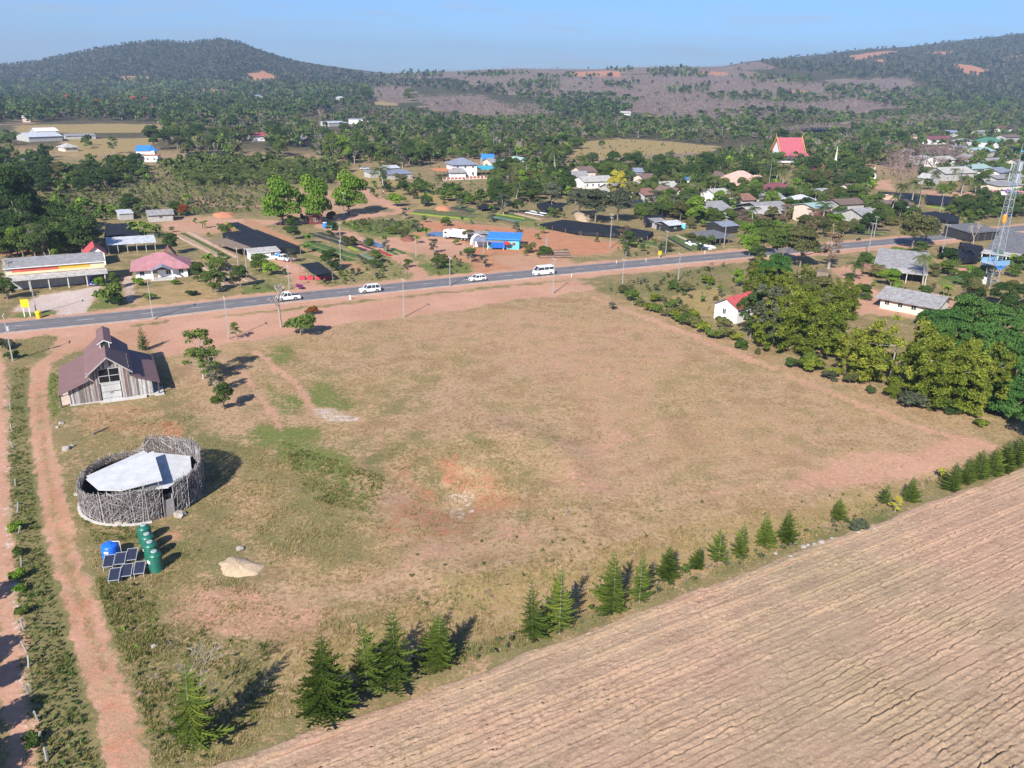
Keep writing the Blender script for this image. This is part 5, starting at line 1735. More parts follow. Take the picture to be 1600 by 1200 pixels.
for (lb, A, B, D, h, rf, rise, rm, wm, win) in VIL:
    t, W, rz = house('house', lb, A, B, D, h, rf, rise, rm, wm, .7, win, sidewin=1 if win > 1 else 0)
    if 'maroon balcony' in lb:
        MB().box(-.2, -.9, 2.7, W * 1.02, -.02, 3.8).build('balcony', RF['maroon'], t)
        MB().slab([(-.5, -1.3, 2.75), (W + .4, -1.3, 2.75), (W + .4, -.03, 2.95), (-.5, -.03, 2.95)], .1).build('balcony_floor', RF['brown'], t)
    if 'salmon' in lb:
        g = roof_mb('gable_y', 6, 4, 4.2, 2.4, .6).build('front_gable', RF['salmon'], t); g.location = (W * .62, -2.2, 0)
        MB().box(W * .62 + .2, -2.0, 0, W * .62 + 5.8, 0, 4.1).build('front_wing', WHITE, t)

MORE = [('grey', (955, 309), (972, 308), 'GREYW', 'low grey roofed house in front of the long white shed'), ('brown', (1082, 312), (1100, 311), 'CREAM', 'small brown roofed house above the bright green tree'), ('cement', (1118, 322), (1140, 320), 'WHITE', 'cement roofed house below the salmon roof'), ('rust', (1160, 326), (1178, 325), 'GREYW', 'rust roofed cottage above the netted long shed'),
 ('silver', (1252, 330), (1274, 328), 'GREYW', 'silver roofed house above the mint roofed house'), ('brown', (1330, 312), (1350, 311), 'CREAM', 'brown roofed cottage right of the small rust roof'), ('grey', (1345, 352), (1370, 350), 'GREYW', 'grey roofed shed right of the mint roofed house'), ('grey', (1438, 258), (1458, 257), 'GREYW', 'grey roofed house in the leafless grove'),
 ('cement', (1466, 262), (1490, 260), 'WHITE', 'cement roofed house above the wide grey hall'), ('slate', (1496, 240), (1514, 239), 'GREYW', 'slate roofed house below the long maroon roof'), ('grey', (1500, 228), (1518, 227), 'WHITE', 'grey roofed house left of the green hip roof'), ('brown', (1590, 266), (1612, 265), 'CREAM', 'brown roofed house at the right edge below the turquoise roof'),
 ('grey', (1545, 262), (1568, 260), 'GREYW', 'grey roofed house above the dark slate roof'), ('grey', (1410, 246), (1428, 245), 'GREYW', 'plain grey roofed house right of the small white pavilion'), ('rust', (1006, 322), (1024, 320), 'GREYW', 'rust roofed shed behind the olive tree'), ('grey', (1200, 326), (1226, 324), 'WHITE', 'grey roofed house below the maroon hip roof'),
 ('brown', (1120, 288), (1138, 287), 'CREAM', 'brown roofed house left of the salmon hip roof'), ('brown', (1570, 222), (1592, 221), 'GREYW', 'brown roofed house right of the green hip roof'), ('grey', (1530, 212), (1550, 211), 'GREYW', 'grey roofed house above the green hip roof'), ('maroon', (1560, 206), (1580, 205), 'WHITE', 'maroon roofed house at the far right woods')]
for i, (rm, A, B, wm, lb) in enumerate(MORE):
    house('house', lb, A, B, 9, 3.6 + (i % 3) * .5, ('gable_x', 'hip', 'gable_x')[i % 3], 1.7, rm, globals()[wm], .7, 2)
# coloured market stalls
stall_cols = [('maroon', (.22, .05, .08)), ('pink', (.50, .14, .22)), ('white', (.72, .72, .72)), ('purple', (.20, .10, .28)), ('blue', (.12, .24, .50)), ('rose', (.48, .20, .24))]
for i, (x, y) in enumerate([(1544, 310), (1555, 309), (1566, 312), (1576, 308), (1586, 311), (1596, 310)]):
    nm, c = stall_cols[i]
    house('market_stall', f'{nm} awning market stall right of the dark round tree', (x - 5, y), (x + 5, y - .4), 4, 2.3, 'gable_x', .8, mat("awning_" + nm, c, .8, .1, 1), None, .3, posts=2, cat='market stall', group='market stalls by the mast')

# red temple
t, W, rz = house('temple', 'red roofed temple hall with gold gable edges above the palms', (1219, 254), (1253, 254), 12, 6.0, 'gable_x', 9.0, 'temple', WHITE, 1.2, 4, sidewin=1)
gold = mat("gold_trim", (.62, .40, .10), .5, .12, 2)
MB().slab([(-2, -4.2, 4.6), (W + 2, -4.2, 4.6), (W + 2, -1.2, 6.0), (-2, -1.2, 6.0)], .2).build('lower_roof', RF['temple'], t)
for x in (-1.4, W + 1.2):
    MB().hexa([(x, -1.35, 5.1), (x + .25, -1.35, 5.1), (x + .25, 6, 15.0), (x, 6, 15.0)], [(x, -1.35, 5.6), (x + .25, -1.35, 5.6), (x + .25, 6, 15.7), (x, 6, 15.7)]).hexa([(x, 6.003, 15.0), (x + .25, 6.003, 15.0), (x + .25, 13.3, 5.1), (x, 13.3, 5.1)], [(x, 6.003, 15.7), (x + .25, 6.003, 15.7), (x + .25, 13.3, 5.6), (x, 13.3, 5.6)]).build('gable_trim', gold, t)
    MB().tube((x + .1, 6, 15.4), (x + (-.7 if x < 0 else .9), 6, 18.0), .22, .04, 6).build('finial', gold, t)
MB().add([(W + .9, .2, 6.1), (W + .9, 11.8, 6.1), (W + .9, 6, 14.6)], [(0, 1, 2)]).build('gable_panel', gold, t)
q = P(1302, 274)
t = thing('stupa', 'slender white spired stupa among the temple trees', 'stupa', q)
MB().lathe([(3.2, -.2), (3.2, 1.5), (2.6, 1.6), (2.6, 3), (1.9, 3.2), (1.6, 4.6), (1.0, 6), (.8, 6.3), (.55, 9), (.25, 13), (.02, 16)], 12).build('spire', mat("stupa_white", (.72, .70, .66), .8, .12, 1), t)
MB().lathe([(.30, 12.2), (.34, 12.4), (.1, 14), (.01, 16.4)], 8).build('finial', gold, t)
q = P(1364, 280)
t = thing('shrine', 'small white pointed shrine with gold tip by the sandy ground', 'shrine', q)
MB().lathe([(1.4, -.2), (1.4, 2), (1.0, 2.2), (.8, 3.5), (.3, 5), (.02, 7.2)], 8).build('spire', mat("stupa_white", (.7, .7, .7)), t)
MB().lathe([(.14, 5.8), (.16, 6), (.01, 7.6)], 8).build('finial', gold, t)

# right of the lot
t, W, rz = house('house', 'small white house with dark red gable roof beside the bamboo', (1115, 497), (1150, 506), 8.5, 3.5, 'gable_y', 1.5, 'red', WHITE, .55, 0)
window(t, W * .36, 1.4, .85, 1.25)
window(t, 1.6, 1.3, .8, 1.3, side=(W, 1))
MB().box(W * .68, -.03, .6, W * .71, .02, 3.2).build('pipe', GREYW, t)
MB().slab([(-.55, -.62, 3.2), (W / 2, -.62, 4.98), (W / 2, -.56, 4.98), (-.55, -.56, 3.2)], .25).build('barge_board', RF['dgrey'], t)
t, W, rz = house('shed', 'large L shaped grey roof building with open front near the green plots', (1365, 433), (1440, 441), 13, 3.0, 'shed', 2.4, 'grey', DARKIN, .6, 0, posts=6, cat='shed')
MB().slab([(-2.8, -1.2, 2.5), (W * .34, -1.4, 2.5), (W * .34, 1.2, 3.1), (-2.8, 1.2, 3.1)], .1).build('lean_to_roof', RF['rust'], t)
MB().slab([(W * .36, -3.4, 2.6), (W + 1, -3.4, 2.6), (W + 1, .2, 3.05), (W * .36, .2, 3.05)], .1).build('awning', RF['cement'], t)
for x in (W * .38, W * .68, W + .8):
    MB().box(x - .09, -3.2, -.3, x + .09, -3.0, 2.55).build('post', CONC, t)
house('house', 'long low house with plain grey roof and white wall beside the dark bushes', (1374, 481), (1458, 498), 9, 2.7, 'gable_x', 1.5, 'grey', CREAM, 1.0, 4)
house('hut', 'brown thatched hut left of the palm', (1262, 449), (1283, 452), 6, 2.1, 'gable_x', 1.4, 'thatch', WOODP, .7, 1, cat='hut')
house('hut', 'low brown roofed hut in front of the thatched one', (1275, 446), (1294, 441), 5, 2.0, 'gable_x', 1.0, 'brown', WOODP, .6, 0, cat='hut')
t, W, rz = house('hall', 'wide dark grey roofed hall with open white porch behind the mast', (1540, 408), (1600, 416), 20, 3.6, 'shed', 2.6, 'dgrey', DARKIN, .6, 0, posts=6, cat='hall')
MB().slab([(-1.0, -4.5, 2.9), (W, -4.5, 2.9), (W, 0, 3.4), (-1.0, 0, 3.4)], .12).build('porch_roof', RF['cement'], t)
for i in range(6):
    x = -.6 + (W + .4) * i / 5
    MB().box(x - .1, -4.2, -.3, x + .1, -4.0, 2.9).build('porch_post', WHITE, t)
house('shed', 'wide flat dark roof shed by the road right of the bare tree', (1515, 378), (1560, 374), 10, 3.0, 'shed', .8, 'dgrey', DARKIN, .4, 0, posts=5, cat='shed')
house('shed', 'blue sheet roofed kiosk under the mast', (1530, 431), (1560, 436), 5, 2.6, 'shed', .5, 'blue', None, .3, posts=3, cat='shed')
house('shed', 'shed of poles with dark roof at the lower right plots', (1110, 384), (1146, 380), 9, 2.2, 'shed', .5, 'dgrey', None, .3, posts=6, cat='shed')
house('shed', 'pale double pitch roof behind the pole shed', (1128, 366), (1152, 364), 8, 2.6, 'gable_x', .9, 'slate', DARKIN, .3, 0, cat='shed')

# ------------------------------------------------------------------ shade nets
NET = mat("black_shade_net", (.013, .015, .020), .75, .35, .4, spec=.25, bump=.3, bscale=.8)
def net(label, pp, h=2.1, skirt=True, post=True):
    w = []
    for (x, y) in pp:
        # corner of the net roof, h above the ground on that sight line
        q = P0(x, y, h)
        w.append(q)
    c = sum(w, Vector()) / len(w)
    t = thing('shade_net', label, 'shade net', (c.x, c.y, 0))
    BLOCK.append((c.x, c.y, max((q - c).length for q in w) * .75))
    n = len(w)
    G = 14
    V, F = [], []
    rng = random.Random(len(label))
    if n == 4:
        for i in range(G + 1):
            for j in range(G + 1):
                u, v = i / G, j / G
                q = w[0] * (1 - u) * (1 - v) + w[1] * u * (1 - v) + w[2] * u * v + w[3] * (1 - u) * v - c
                sag = -.30 * abs(math.sin(u * math.pi * 4)) * abs(math.sin(v * math.pi * 3)) + rng.uniform(-.05, .05)
                V.append((q.x, q.y, h + sag))
        F = [(i * (G + 1) + j, (i + 1) * (G + 1) + j, (i + 1) * (G + 1) + j + 1, i * (G + 1) + j + 1) for i in range(G) for j in range(G)]
        link('net_roof', npmesh('net_roof', V, F, smooth=True), t, NET)
    if skirt:
        mb = MB()
        for a, b in zip(w, w[1:] + w[:1]):
            a, b = a - c, b - c
            k = 6
            pts = [a.lerp(b, i / k) for i in range(k + 1)]
            mb.add([(p.x, p.y, h - .03) for p in pts] + [(p.x + rng.uniform(-.15, .15), p.y + rng.uniform(-.15, .15), h * .25) for p in pts], [(i, i + 1, k + 2 + i, k + 1 + i) for i in range(k)])
        mb.build('net_side', NET, t)
    if post:
        for a, b in zip(w, w[1:] + w[:1]):
            L = (b - a).length
            k = max(1, int(L / 5))
            for i in range(k):
                p = a.lerp(b, i / k) - c
                MB().box(p.x - .06, p.y - .06, -.3, p.x + .06, p.y + .06, h + .08).build('post', WOODP, t)
    return t
net('large black shade net over the nursery beds left of the bare roadside tree', [(347, 364), (402, 359), (469, 385), (392, 391)], 2.2)
net('narrow black net strip at the back of the large nursery net', [(356, 348), (372, 347), (398, 359), (376, 361)], 1.2, False)
net('black shade net behind the carport', [(165, 350), (208, 348), (217, 366), (163, 368)], 2.4)
t = net('small black netted pavilion with red benches by the road', [(469, 413), (498, 409), (519, 425), (493, 430)], 2.3, False)
redb = mat("red_bench", (.45, .04, .07), .7, .2, 2)
for i in range(4):
    MB().box(-3.6 + i * 1.9, -3 + i * .2, .1, -2.2 + i * 1.9, -2.2 + i * .2, .9).build('bench', redb, t)
net('long black seedling net beside the orange yard', [(843, 350), (880, 343), (955, 352), (905, 362)], 1.3)
net('black seedling net right of the long one', [(908, 361), (960, 352), (1021, 362), (1012, 369)], 1.5)
net('low black net behind the dark spreading trees', [(838, 318), (862, 313), (880, 325), (850, 328)], 1.4)
net('dark net strip above the flower beds near the spreading trees', [(742, 322), (775, 319), (782, 325), (752, 327)], 1.0, False)
net('wide black net field beyond the leaning palms', [(1372, 299), (1440, 303), (1440, 313), (1374, 311)], 1.6)
net('black net field right of the leaning palms', [(1447, 304), (1502, 309), (1502, 321), (1447, 314)], 1.6)
net('black net plot behind the large roadside tree', [(1432, 333), (1460, 330), (1500, 338), (1498, 348)], 1.5)
net('dark net by the road left of the mast', [(1468, 385), (1520, 392), (1530, 402), (1500, 404)], 2.0)
net('dark net plot in front of the wide dark hall', [(1500, 378), (1535, 384), (1538, 394), (1510, 392)], 2.0)
net('dark net below the village trees behind the seedling plots', [(1005, 338), (1035, 334), (1042, 346), (1008, 348)], 1.8)
net('black net roof far left beyond the orchard', [(290, 238), (360, 235), (365, 243), (300, 247)], 2.5)
net('black net on the far slope beyond the temple', [(1252, 200), (1300, 198), (1302, 203), (1256, 204)], 3, False, False)

# ------------------------------------------------------------------ planting beds
BEDM = {'dark': mat("dark_seedlings", (.03, .035, .03), .9, .4, 1.5), 'green': mat("green_seedlings", (.055, .10, .025), .9, .35, 1.5), 'lime': mat("lime_seedlings", (.20, .24, .03), .9, .3, 1.5),
        'red': mat("red_seedlings", (.25, .04, .03), .9, .3, 1.5), 'soil': mat("bed_soil", (.36, .26, .19), .95, .2, 1.5), 'brown': mat("brown_seedlings", (.12, .075, .05), .9, .3, 1.5), 'teal': mat("blue_green_seedlings", (.09, .16, .12), .9, .3, 1.5), 'white': mat("white_bags", (.62, .62, .64), .7, .2, 3), 'rose': mat("rose_flowers", (.42, .16, .14), .9, .3, 2)}
def bed(a, b, wdt, m, h=.3):
    p, q = P(*a), P(*b)
    d = q - p
    d.z = 0
    L = d.length
    d.normalize()
    nn = Vector((-d.y, d.x, 0))
    rng = np.random.default_rng(int(a[0] * 7 + a[1] * 3))
    k, kk = max(4, int(L / .8)), 6
    V, F = [], []
    for i in range(k + 1):
        for j in range(kk + 1):
            v = j / kk - .5
            hh = (h * (1 - (2 * abs(v)) ** 3) + rng.uniform(-.3, .3) * h) if 0 < j < kk and 0 < i < k else -.05
            r = p + d * (L * i / k) + nn * (v * wdt) + Vector((0, 0, hh))
            V.append(tuple(r))
    F = [(i * (kk + 1) + j, (i + 1) * (kk + 1) + j, (i + 1) * (kk + 1) + j + 1, i * (kk + 1) + j + 1) for i in range(k) for j in range(kk)]
    me = npmesh('planting_bed', V, F, smooth=True)
    tag(link('planting_bed', me, None, BEDM[m]), kind='structure')
def beds(A0, A1, B0, B1, n, ms, fill=.72, h=.3):
    """n beds side by side from line A0-A1 (starts) to line B0-B1 (ends)"""
    a0, a1 = P(*A0), P(*A1)
    gap = (a1 - a0).length / max(1, n - 1) if n > 1 else 3
    for i in range(n):
        f = i / max(1, n - 1)
        bed((A0[0] + (A1[0] - A0[0]) * f, A0[1] + (A1[1] - A0[1]) * f), (B0[0] + (B1[0] - B0[0]) * f, B0[1] + (B1[1] - B0[1]) * f), gap * fill, ms[i % len(ms)], h)
beds((483, 365), (510, 362), (572, 392), (590, 387), 3, ['dark', 'dark', 'brown'])
beds((480, 378), (470, 382), (560, 402), (550, 408), 2, ['green', 'green'])
beds((578, 392), (612, 388), (600, 402), (632, 397), 4, ['green', 'red', 'green', 'green'])
beds((313, 412), (346, 407), (352, 446), (400, 438), 5, ['soil', 'dark', 'soil', 'soil', 'dark'], .8, .2)
beds((272, 366), (296, 362), (352, 406), (372, 402), 3, ['soil', 'green', 'soil'], .6, .2)
beds((340, 350), (352, 348), (352, 362), (376, 360), 3, ['green', 'rose', 'lime'], .7)
beds((556, 398), (575, 395), (590, 416), (606, 410), 3, ['dark', 'teal', 'brown'], .6)
beds((545, 385), (560, 384), (560, 392), (578, 391), 2, ['lime', 'rose'], .6)
beds((640, 333), (650, 328), (735, 343), (752, 336), 4, ['lime', 'green', 'brown', 'green'], .75)
beds((700, 326), (712, 322), (735, 334), (745, 329), 3, ['brown', 'dark', 'green'], .7)
beds((762, 340), (775, 334), (808, 350), (828, 343), 4, ['brown', 'teal', 'green', 'lime'], .75)
beds((790, 333), (812, 330), (835, 346), (868, 338), 4, ['green', 'soil', 'brown', 'green'], .7)
beds((820, 332), (832, 329), (850, 338), (862, 334), 4, ['white', 'dark', 'white', 'dark'], .6, .35)
beds((1042, 371), (1072, 365), (1080, 392), (1128, 384), 7, ['dark', 'green', 'green', 'soil', 'green', 'green', 'dark'], .62)
beds((985, 378), (1010, 372), (1000, 384), (1060, 386), 3, ['lime', 'green', 'brown'], .5)
beds((1068, 380), (1074, 378), (1112, 390), (1118, 388), 2, ['white', 'white'], .6, .5)
beds((1470, 432), (1500, 428), (1500, 444), (1540, 436), 5, ['green', 'green', 'green', 'green', 'green'], .85)
beds((1452, 420), (1480, 416), (1500, 424), (1535, 420), 3, ['green', 'rose', 'green'], .6)
beds((1320, 365), (1330, 360), (1380, 368), (1392, 360), 3, ['dark', 'green', 'dark'], .6)
beds((1545, 318), (1560, 315), (1600, 330), (1610, 322), 4, ['teal', 'green', 'green', 'lime'], .8)
beds((1448, 322), (1470, 320), (1500, 330), (1510, 326), 3, ['lime', 'green', 'green'], .8)

# ------------------------------------------------------------------ vehicles
PAINT = mat("white_car_paint", (.78, .78, .77), .22, .03, 1, spec=.55)
BLUEP = mat("blue_car_paint", (.02, .05, .28), .2, .05, 1, spec=.55)
SILVP = mat("silver_car_paint", (.50, .53, .56), .25, .05, 1, metal=.4, spec=.5)
TYRE = mat("tyre", (.018, .018, .019), .9, .2, 3)
RIM = mat("rim", (.45, .46, .47), .3, .1, 3, metal=.7)
HEADL = mat("headlight_lens", (.68, .70, .72), .1, .05, 3, spec=.6)
TAILL = mat("tail_light_lens", (.40, .02, .015), .2, .1, 3, spec=.5)
BLKP = mat("black_trim", (.03, .03, .03), .6, .2, 3)
def loft(secs, mb):
    """secs: list of (x, [(y,z)...]) closed rings"""
    n = len(secs[0][1])
    vs = [(x, y, z) for x, ring in secs for y, z in ring]
    fs = []
    for k in range(len(secs) - 1):
        for i in range(n):
            fs.append((k * n + i, k * n + (i + 1) % n, (k + 1) * n + (i + 1) % n, (k + 1) * n + i))
    fs.append(tuple(range(n - 1, -1, -1)))
    fs.append(tuple(range((len(secs) - 1) * n, len(secs) * n)))
    return mb.add(vs, fs)
def car(label, pos, heading, L, Wd, H, paint, prof, green, belt, wheels, name='car', cat='car', group=None, bed_=None):
    """prof: (x fraction, top height) of the lower body; green: cabin (x0 base,x0 top,x1 top,x1 base) fractions"""
    t = thing(name, label, cat, pos, heading, group)
    hw = Wd / 2
    def ring(w, z0, z1):
        return [(-w * .88, z0), (w * .88, z0), (w, z0 + .14), (w, z1 - .16), (w * .9, z1), (-w * .9, z1), (-w, z1 - .16), (-w, z0 + .14)]
    secs = [((f - .5) * L, ring(hw * wf, .24, z)) for f, z, wf in prof]
    loft(secs, MB()).build('body', paint, t)
    x0, x1, x2, x3 = [(g - .5) * L for g in green]
    zb, zt = belt - .03, H
    wb, wt = hw * .93, hw * .76
    loft([(x0, [(-wb, zb), (wb, zb), (wb, zb + .02), (-wb, zb + .02)]), (x1, [(-wb, zb), (wb, zb), (wt, zt - .03), (-wt, zt - .03)]), (x2, [(-wb, zb), (wb, zb), (wt, zt - .03), (-wt, zt - .03)]), (x3, [(-wb, zb), (wb, zb), (wb, zb + .02), (-wb, zb + .02)])], MB()).build('windows', GLASS, t)
    MB().slab([(x1 - .04, -wt - .02, zt), (x2 + .04, -wt - .02, zt), (x2 + .04, wt + .02, zt), (x1 - .04, wt + .02, zt)], .06).build('roof', paint, t)
    pl = MB()
    for s in (-1, 1):
        for (xa, xb) in ((x0, x1), (x3, x2)):
            pl.tube((xa, s * wb, zb), (xb, s * (wt + .01), zt - .03), .055, .045, 5)
        for f in ((.36, .68) if x2 - x1 > 1.4 else (.5,)):
            xm = x1 + (x2 - x1) * f
            pl.tube((xm, s * wb, zb), (xm, s * (wt + .01), zt - .03), .05, .045, 5)
    pl.build('pillars', paint, t)
    r = wheels[2]
    for fx in wheels[:2]:
        for s in (-1, 1):
            w = MB().tube((0, -.11, 0), (0, .11, 0), r, r, 16).build('wheel', TYRE, t)
            w.location = ((fx - .5) * L, s * (hw - .09), r)
            MB().tube((0, s * .08, 0), (0, s * .125, 0), r * .62, r * .62, 12).build('rim', RIM, w)
            a = MB()
            n = 9
            a.add([((fx - .5) * L + (r + .09) * math.cos(math.pi * k / n), s * (hw + .004), r + (r + .09) * math.sin(math.pi * k / n)) for k in range(n + 1)] + [((fx - .5) * L, s * (hw + .004), r)], [tuple([k, k + 1, n + 1]) for k in range(n)])
            a.build('wheel_arch', BLKP, t)
    zf = prof[0][1]
    for s in (-1, 1):
        MB().box(-L / 2 - .03, s * hw * .62 - .18, zf * .72, -L / 2 + .12, s * hw * .62 + .18, zf * .72 + .16).build('headlight', HEADL, t)
        zr = prof[-1][1]
        MB().box(L / 2 - .08, s * hw * .8 - .1, zr * .66, L / 2 + .025, s * hw * .8 + .1, zr * .66 + .28).build('tail_light', TAILL, t)
        MB().box(x0 + .25, s * (hw + .02), zb, x0 + .40, s * (hw + .16), zb + .15).build('mirror', paint, t)
    MB().box(-L / 2 - .035, -hw * .4, .42, -L / 2 + .05, hw * .4, .62).build('grille', BLKP, t)
    MB().box(-L / 2 - .05, -hw * .88, .26, -L / 2 + .1, hw * .88, .4).build('bumper', paint if bed_ is None else BLKP, t)
    MB().box(-L / 2 - .06, -.22, .3, -L / 2 - .04, .22, .4).build('number_plate', FRAME, t)
    return t
ZR = .22
def road_at(px, py, off):
    """nearest road frame to a photo point, shifted off metres to the left lane side; heading along the road towards the left"""
    q = P0(px, py, ZR)
    i = min(range(len(RC)), key=lambda k: (RC[k].x - q.x) ** 2 + (RC[k].y - q.y) ** 2)
    nn = rnorm(i)
    d = (RC[i] - q)
    p = q
    return Vector((p.x, p.y, ZR - .015)), math.atan2(-nn.x, nn.y)
SUVP = [(0, .62, .86), (.04, .86, .95), (.26, 1.02, 1), (.5, 1.04, 1), (.88, 1.06, 1), (.97, 1.0, .95), (1, .7, .9)]
p, hd = road_at(578, 456, 0)
car('white sport utility car in the near lane, middle one of the cars on the road', p, hd, 4.75, 1.85, 1.78, PAINT, SUVP, (.24, .36, .90, .985), 1.04, (.19, .80, .36))
p, hd = road_at(746, 438.5, 0)
car('small white hatchback just left of the white van on the road', p, hd, 4.1, 1.75, 1.52, PAINT, [(0, .6, .86), (.05, .8, .95), (.24, .92, 1), (.6, .94, 1), (.92, .96, 1), (1, .7, .9)], (.22, .38, .84, .98), .94, (.18, .80, .31))
p, hd = road_at(450, 468.5, 0)
pk = car('white pickup truck half hidden by the bare roadside tree', p, hd, 5.2, 1.85, 1.78, PAINT, [(0, .66, .86), (.04, .9, .95), (.26, 1.03, 1), (.5, 1.05, 1), (.96, 1.05, 1), (1, .8, .97)], (.25, .36, .58, .64), 1.05, (.19, .78, .37), 'pickup_truck', 'pickup truck')
MB().box(5.2 * .15 + .05, -.74, 1.045, 5.2 * .46, .74, 1.06).build('cargo_bed', BLKP, pk)
p, hd = road_at(849, 429, 0)
van = car('tall white passenger van near the far corner of the lot', p, hd, 5.4, 1.95, 2.25, PAINT, [(0, .8, .88), (.03, 1.12, .96), (.12, 1.38, 1), (.5, 1.40, 1), (.97, 1.42, 1), (1, 1.2, .97)], (.05, .20, .96, .985), 1.36, (.17, .80, .35), 'van', 'van')
MB().slab([(-1.55, -.80, 2.34), (2.5, -.80, 2.34), (2.5, .80, 2.34), (-1.55, .80, 2.34)], .28).build('high_roof', PAINT, van)
q = P(148, 444)
car('blue car parked at the right end of the shop awning', q, 1.95, 4.2, 1.75, 1.5, BLUEP, SUVP[:1] + [(.05, .8, .95), (.26, .9, 1), (.6, .93, 1), (.93, .93, 1), (1, .7, .9)], (.24, .38, .80, .94), .92, (.19, .80, .31))
q = P(1441, 401)
car('pale silver car parked under the large tree by the road bend', q, .35, 4.4, 1.75, 1.5, SILVP, SUVP[:1] + [(.05, .8, .95), (.26, .9, 1), (.6, .93, 1), (.93, .93, 1), (1, .7, .9)], (.24, .38, .76, .92), .92, (.19, .80, .31))
q = P(1573, 317)
car('white car parked on the grass in front of the market stalls', q, .1, 4.4, 1.75, 1.5, PAINT, SUVP, (.24, .36, .85, .97), 1.0, (.19, .80, .31))
q = P(570, 265)
car('grey pickup parked at the shed left of the tall coconut palm', q, .1, 5, 1.8, 1.7, SILVP, SUVP, (.25, .36, .60, .66), 1.02, (.19, .80, .34), 'pickup_truck', 'pickup truck')
q = P(442, 407)
pk = car('white pickup with a blue load parked at the open end of the packing shed', q, 2.6, 5, 1.8, 1.7, PAINT, SUVP, (.25, .36, .60, .66), 1.02, (.19, .80, .34), 'pickup_truck', 'pickup truck')
MB().hexa([(.8, -.7, 1.05), (2.3, -.7, 1.05), (2.3, .7, 1.05), (.8, .7, 1.05)], [(1.0, -.5, 1.75), (2.1, -.5, 1.6), (2.1, .5, 1.6), (1.0, .5, 1.8)]).build('load', RF['blue'], pk)
# the white box lorry on the laterite yard
q = P(714, 374)
t = thing('lorry', 'white high sided lorry parked at the left end of the rack', 'lorry', q, -.42)
loft([(-4.2, [(-1.1, .7), (1.1, .7), (1.1, 2.2), (-1.1, 2.2)]), (-3.9, [(-1.15, .6), (1.15, .6), (1.1, 2.75), (-1.1, 2.75)]), (-2.3, [(-1.15, .6), (1.15, .6), (1.1, 2.85), (-1.1, 2.85)])], MB()).build('cab', PAINT, t)
MB().box(-4.26, -.95, 1.6, -4.05, .95, 2.3).build('windscreen', GLASS, t)
MB().box(-3.8, -1.17, 1.65, -2.9, -1.1, 2.3).build('side_window', GLASS, t)
b_ = MB()
b_.box(-2.1, -1.25, .95, 4.3, 1.25, 1.1)
for s in (-1, 1):
    b_.box(-2.1, s * 1.25 - .04, 1.1, 4.3, s * 1.25 + .04, 2.9)
b_.box(-2.14, -1.2, 1.1, -2.06, 1.2, 3.1).box(4.22, -1.2, 1.1, 4.3, 1.2, 2.9)
b_.build('cargo_body', PAINT, t)
for i in range(9):
    for s in (-1, 1):
        x = -2.0 + i * .76
        MB().box(x, s * 1.32 - .03, 1.1, x + .08, s * 1.32 + .03, 2.95).build('rib', FRAME, t)
for x in (-3.2, 2.2, 3.3):
    for s in (-1, 1):
        w = MB().tube((0, -.15, 0), (0, .15, 0), .48, .48, 14).build('wheel', TYRE, t)
        w.location = (x, s * 1.0, .48)
        MB().tube((0, s * .12, 0), (0, s * .17, 0), .28, .28, 10).build('rim', RIM, w)
for s in (-1, 1):
    MB().box(-4.28, s * .8 - .15, .85, -4.15, s * .8 + .15, 1.05).build('headlight', HEADL, t)
# motorbike on the road shoulder
q = P(1341, 376)
t = thing('motorbike', 'dark motorbike riding on the road left of the large roadside tree', 'motorbike', (q.x, q.y, .15), .4)
for x in (-.62, .62):
    MB().tube((x, -.05, .3), (x, .05, .3), .3, .3, 14).build('wheel', TYRE, t)
MB().box(-.4, -.13, .32, .4, .13, .7).build('frame', BLKP, t)
MB().box(-.1, -.14, .72, .62, .14, .84).build('seat', BLKP, t)
MB().tube((-.62, 0, .3), (-.42, 0, 1.0), .04, .035, 6).tube((-.42, -.32, 1.02), (-.42, .32, 1.02), .025, .025, 6).build('handlebar', STEEL, t)

# ------------------------------------------------------------------ poles, mast, signs, posts
POLE = mat("concrete_pole", (.31, .30, .29), .85, .12, 3)
def upole(px, py, h, label, arms=1, rz=.46):
    q = P(px, py)
    t = thing('utility_pole', label, 'utility pole', q, rz, 'concrete utility poles')
    MB().hexa([(-.11, -.10, -.3), (.11, -.10, -.3), (.11, .10, -.3), (-.11, .10, -.3)], [(-.05, -.05, h), (.05, -.05, h), (.05, .05, h), (-.05, .05, h)]).build('shaft', POLE, t)
    for k in range(arms):
        z = h - .25 - k * .9
        c = MB().box(-.05, -.9, z, .05, .9, z + .1).build('crossarm', mat("crossarm", (.30, .28, .26), .8, .2, 3), t)
        for y in (-.8, -.3, .3, .8):
            MB().tube((0, y, z + .1), (0, y, z + .28), .045, .03, 6).build('insulator', FRAME, c)
    return t
tp = upole(20, 564, 8.1, 'utility pole at the left edge beside the dirt track entrance', 1)
MB().tube((.32, 0, 5.3), (.32, 0, 6.1), .24, .24, 12).build('transformer', STEEL, tp)
upole(57, 490, 8.0, 'utility pole by the yellow bin in front of the shop', 1)
upole(239, 500, 8.6, 'utility pole on the verge in front of the pink roofed house', 1)
upole(357, 530, 8.0, 'utility pole between the barn pine and the bare roadside tree', 1)
upole(631, 496, 8.0, 'utility pole on the edge of the lot below the white sport utility car', 1)
upole(703, 448, 7.0, 'utility pole on the far road edge left of the white hatchback', 1)
upole(864, 459, 8.2, 'utility pole on the dirt verge right of the white van', 1)
upole(1059, 441, 7.2, 'utility pole in the weeds right of the lot corner', 1)
upole(972, 452, 7.2, 'utility pole beside the small bushes at the lot corner', 1)
upole(953, 388, 10, 'tall utility pole at the tip of the orange yard', 2)
upole(755, 405, 6.5, 'thin utility pole on the orange yard in front of the turquoise house', 1)
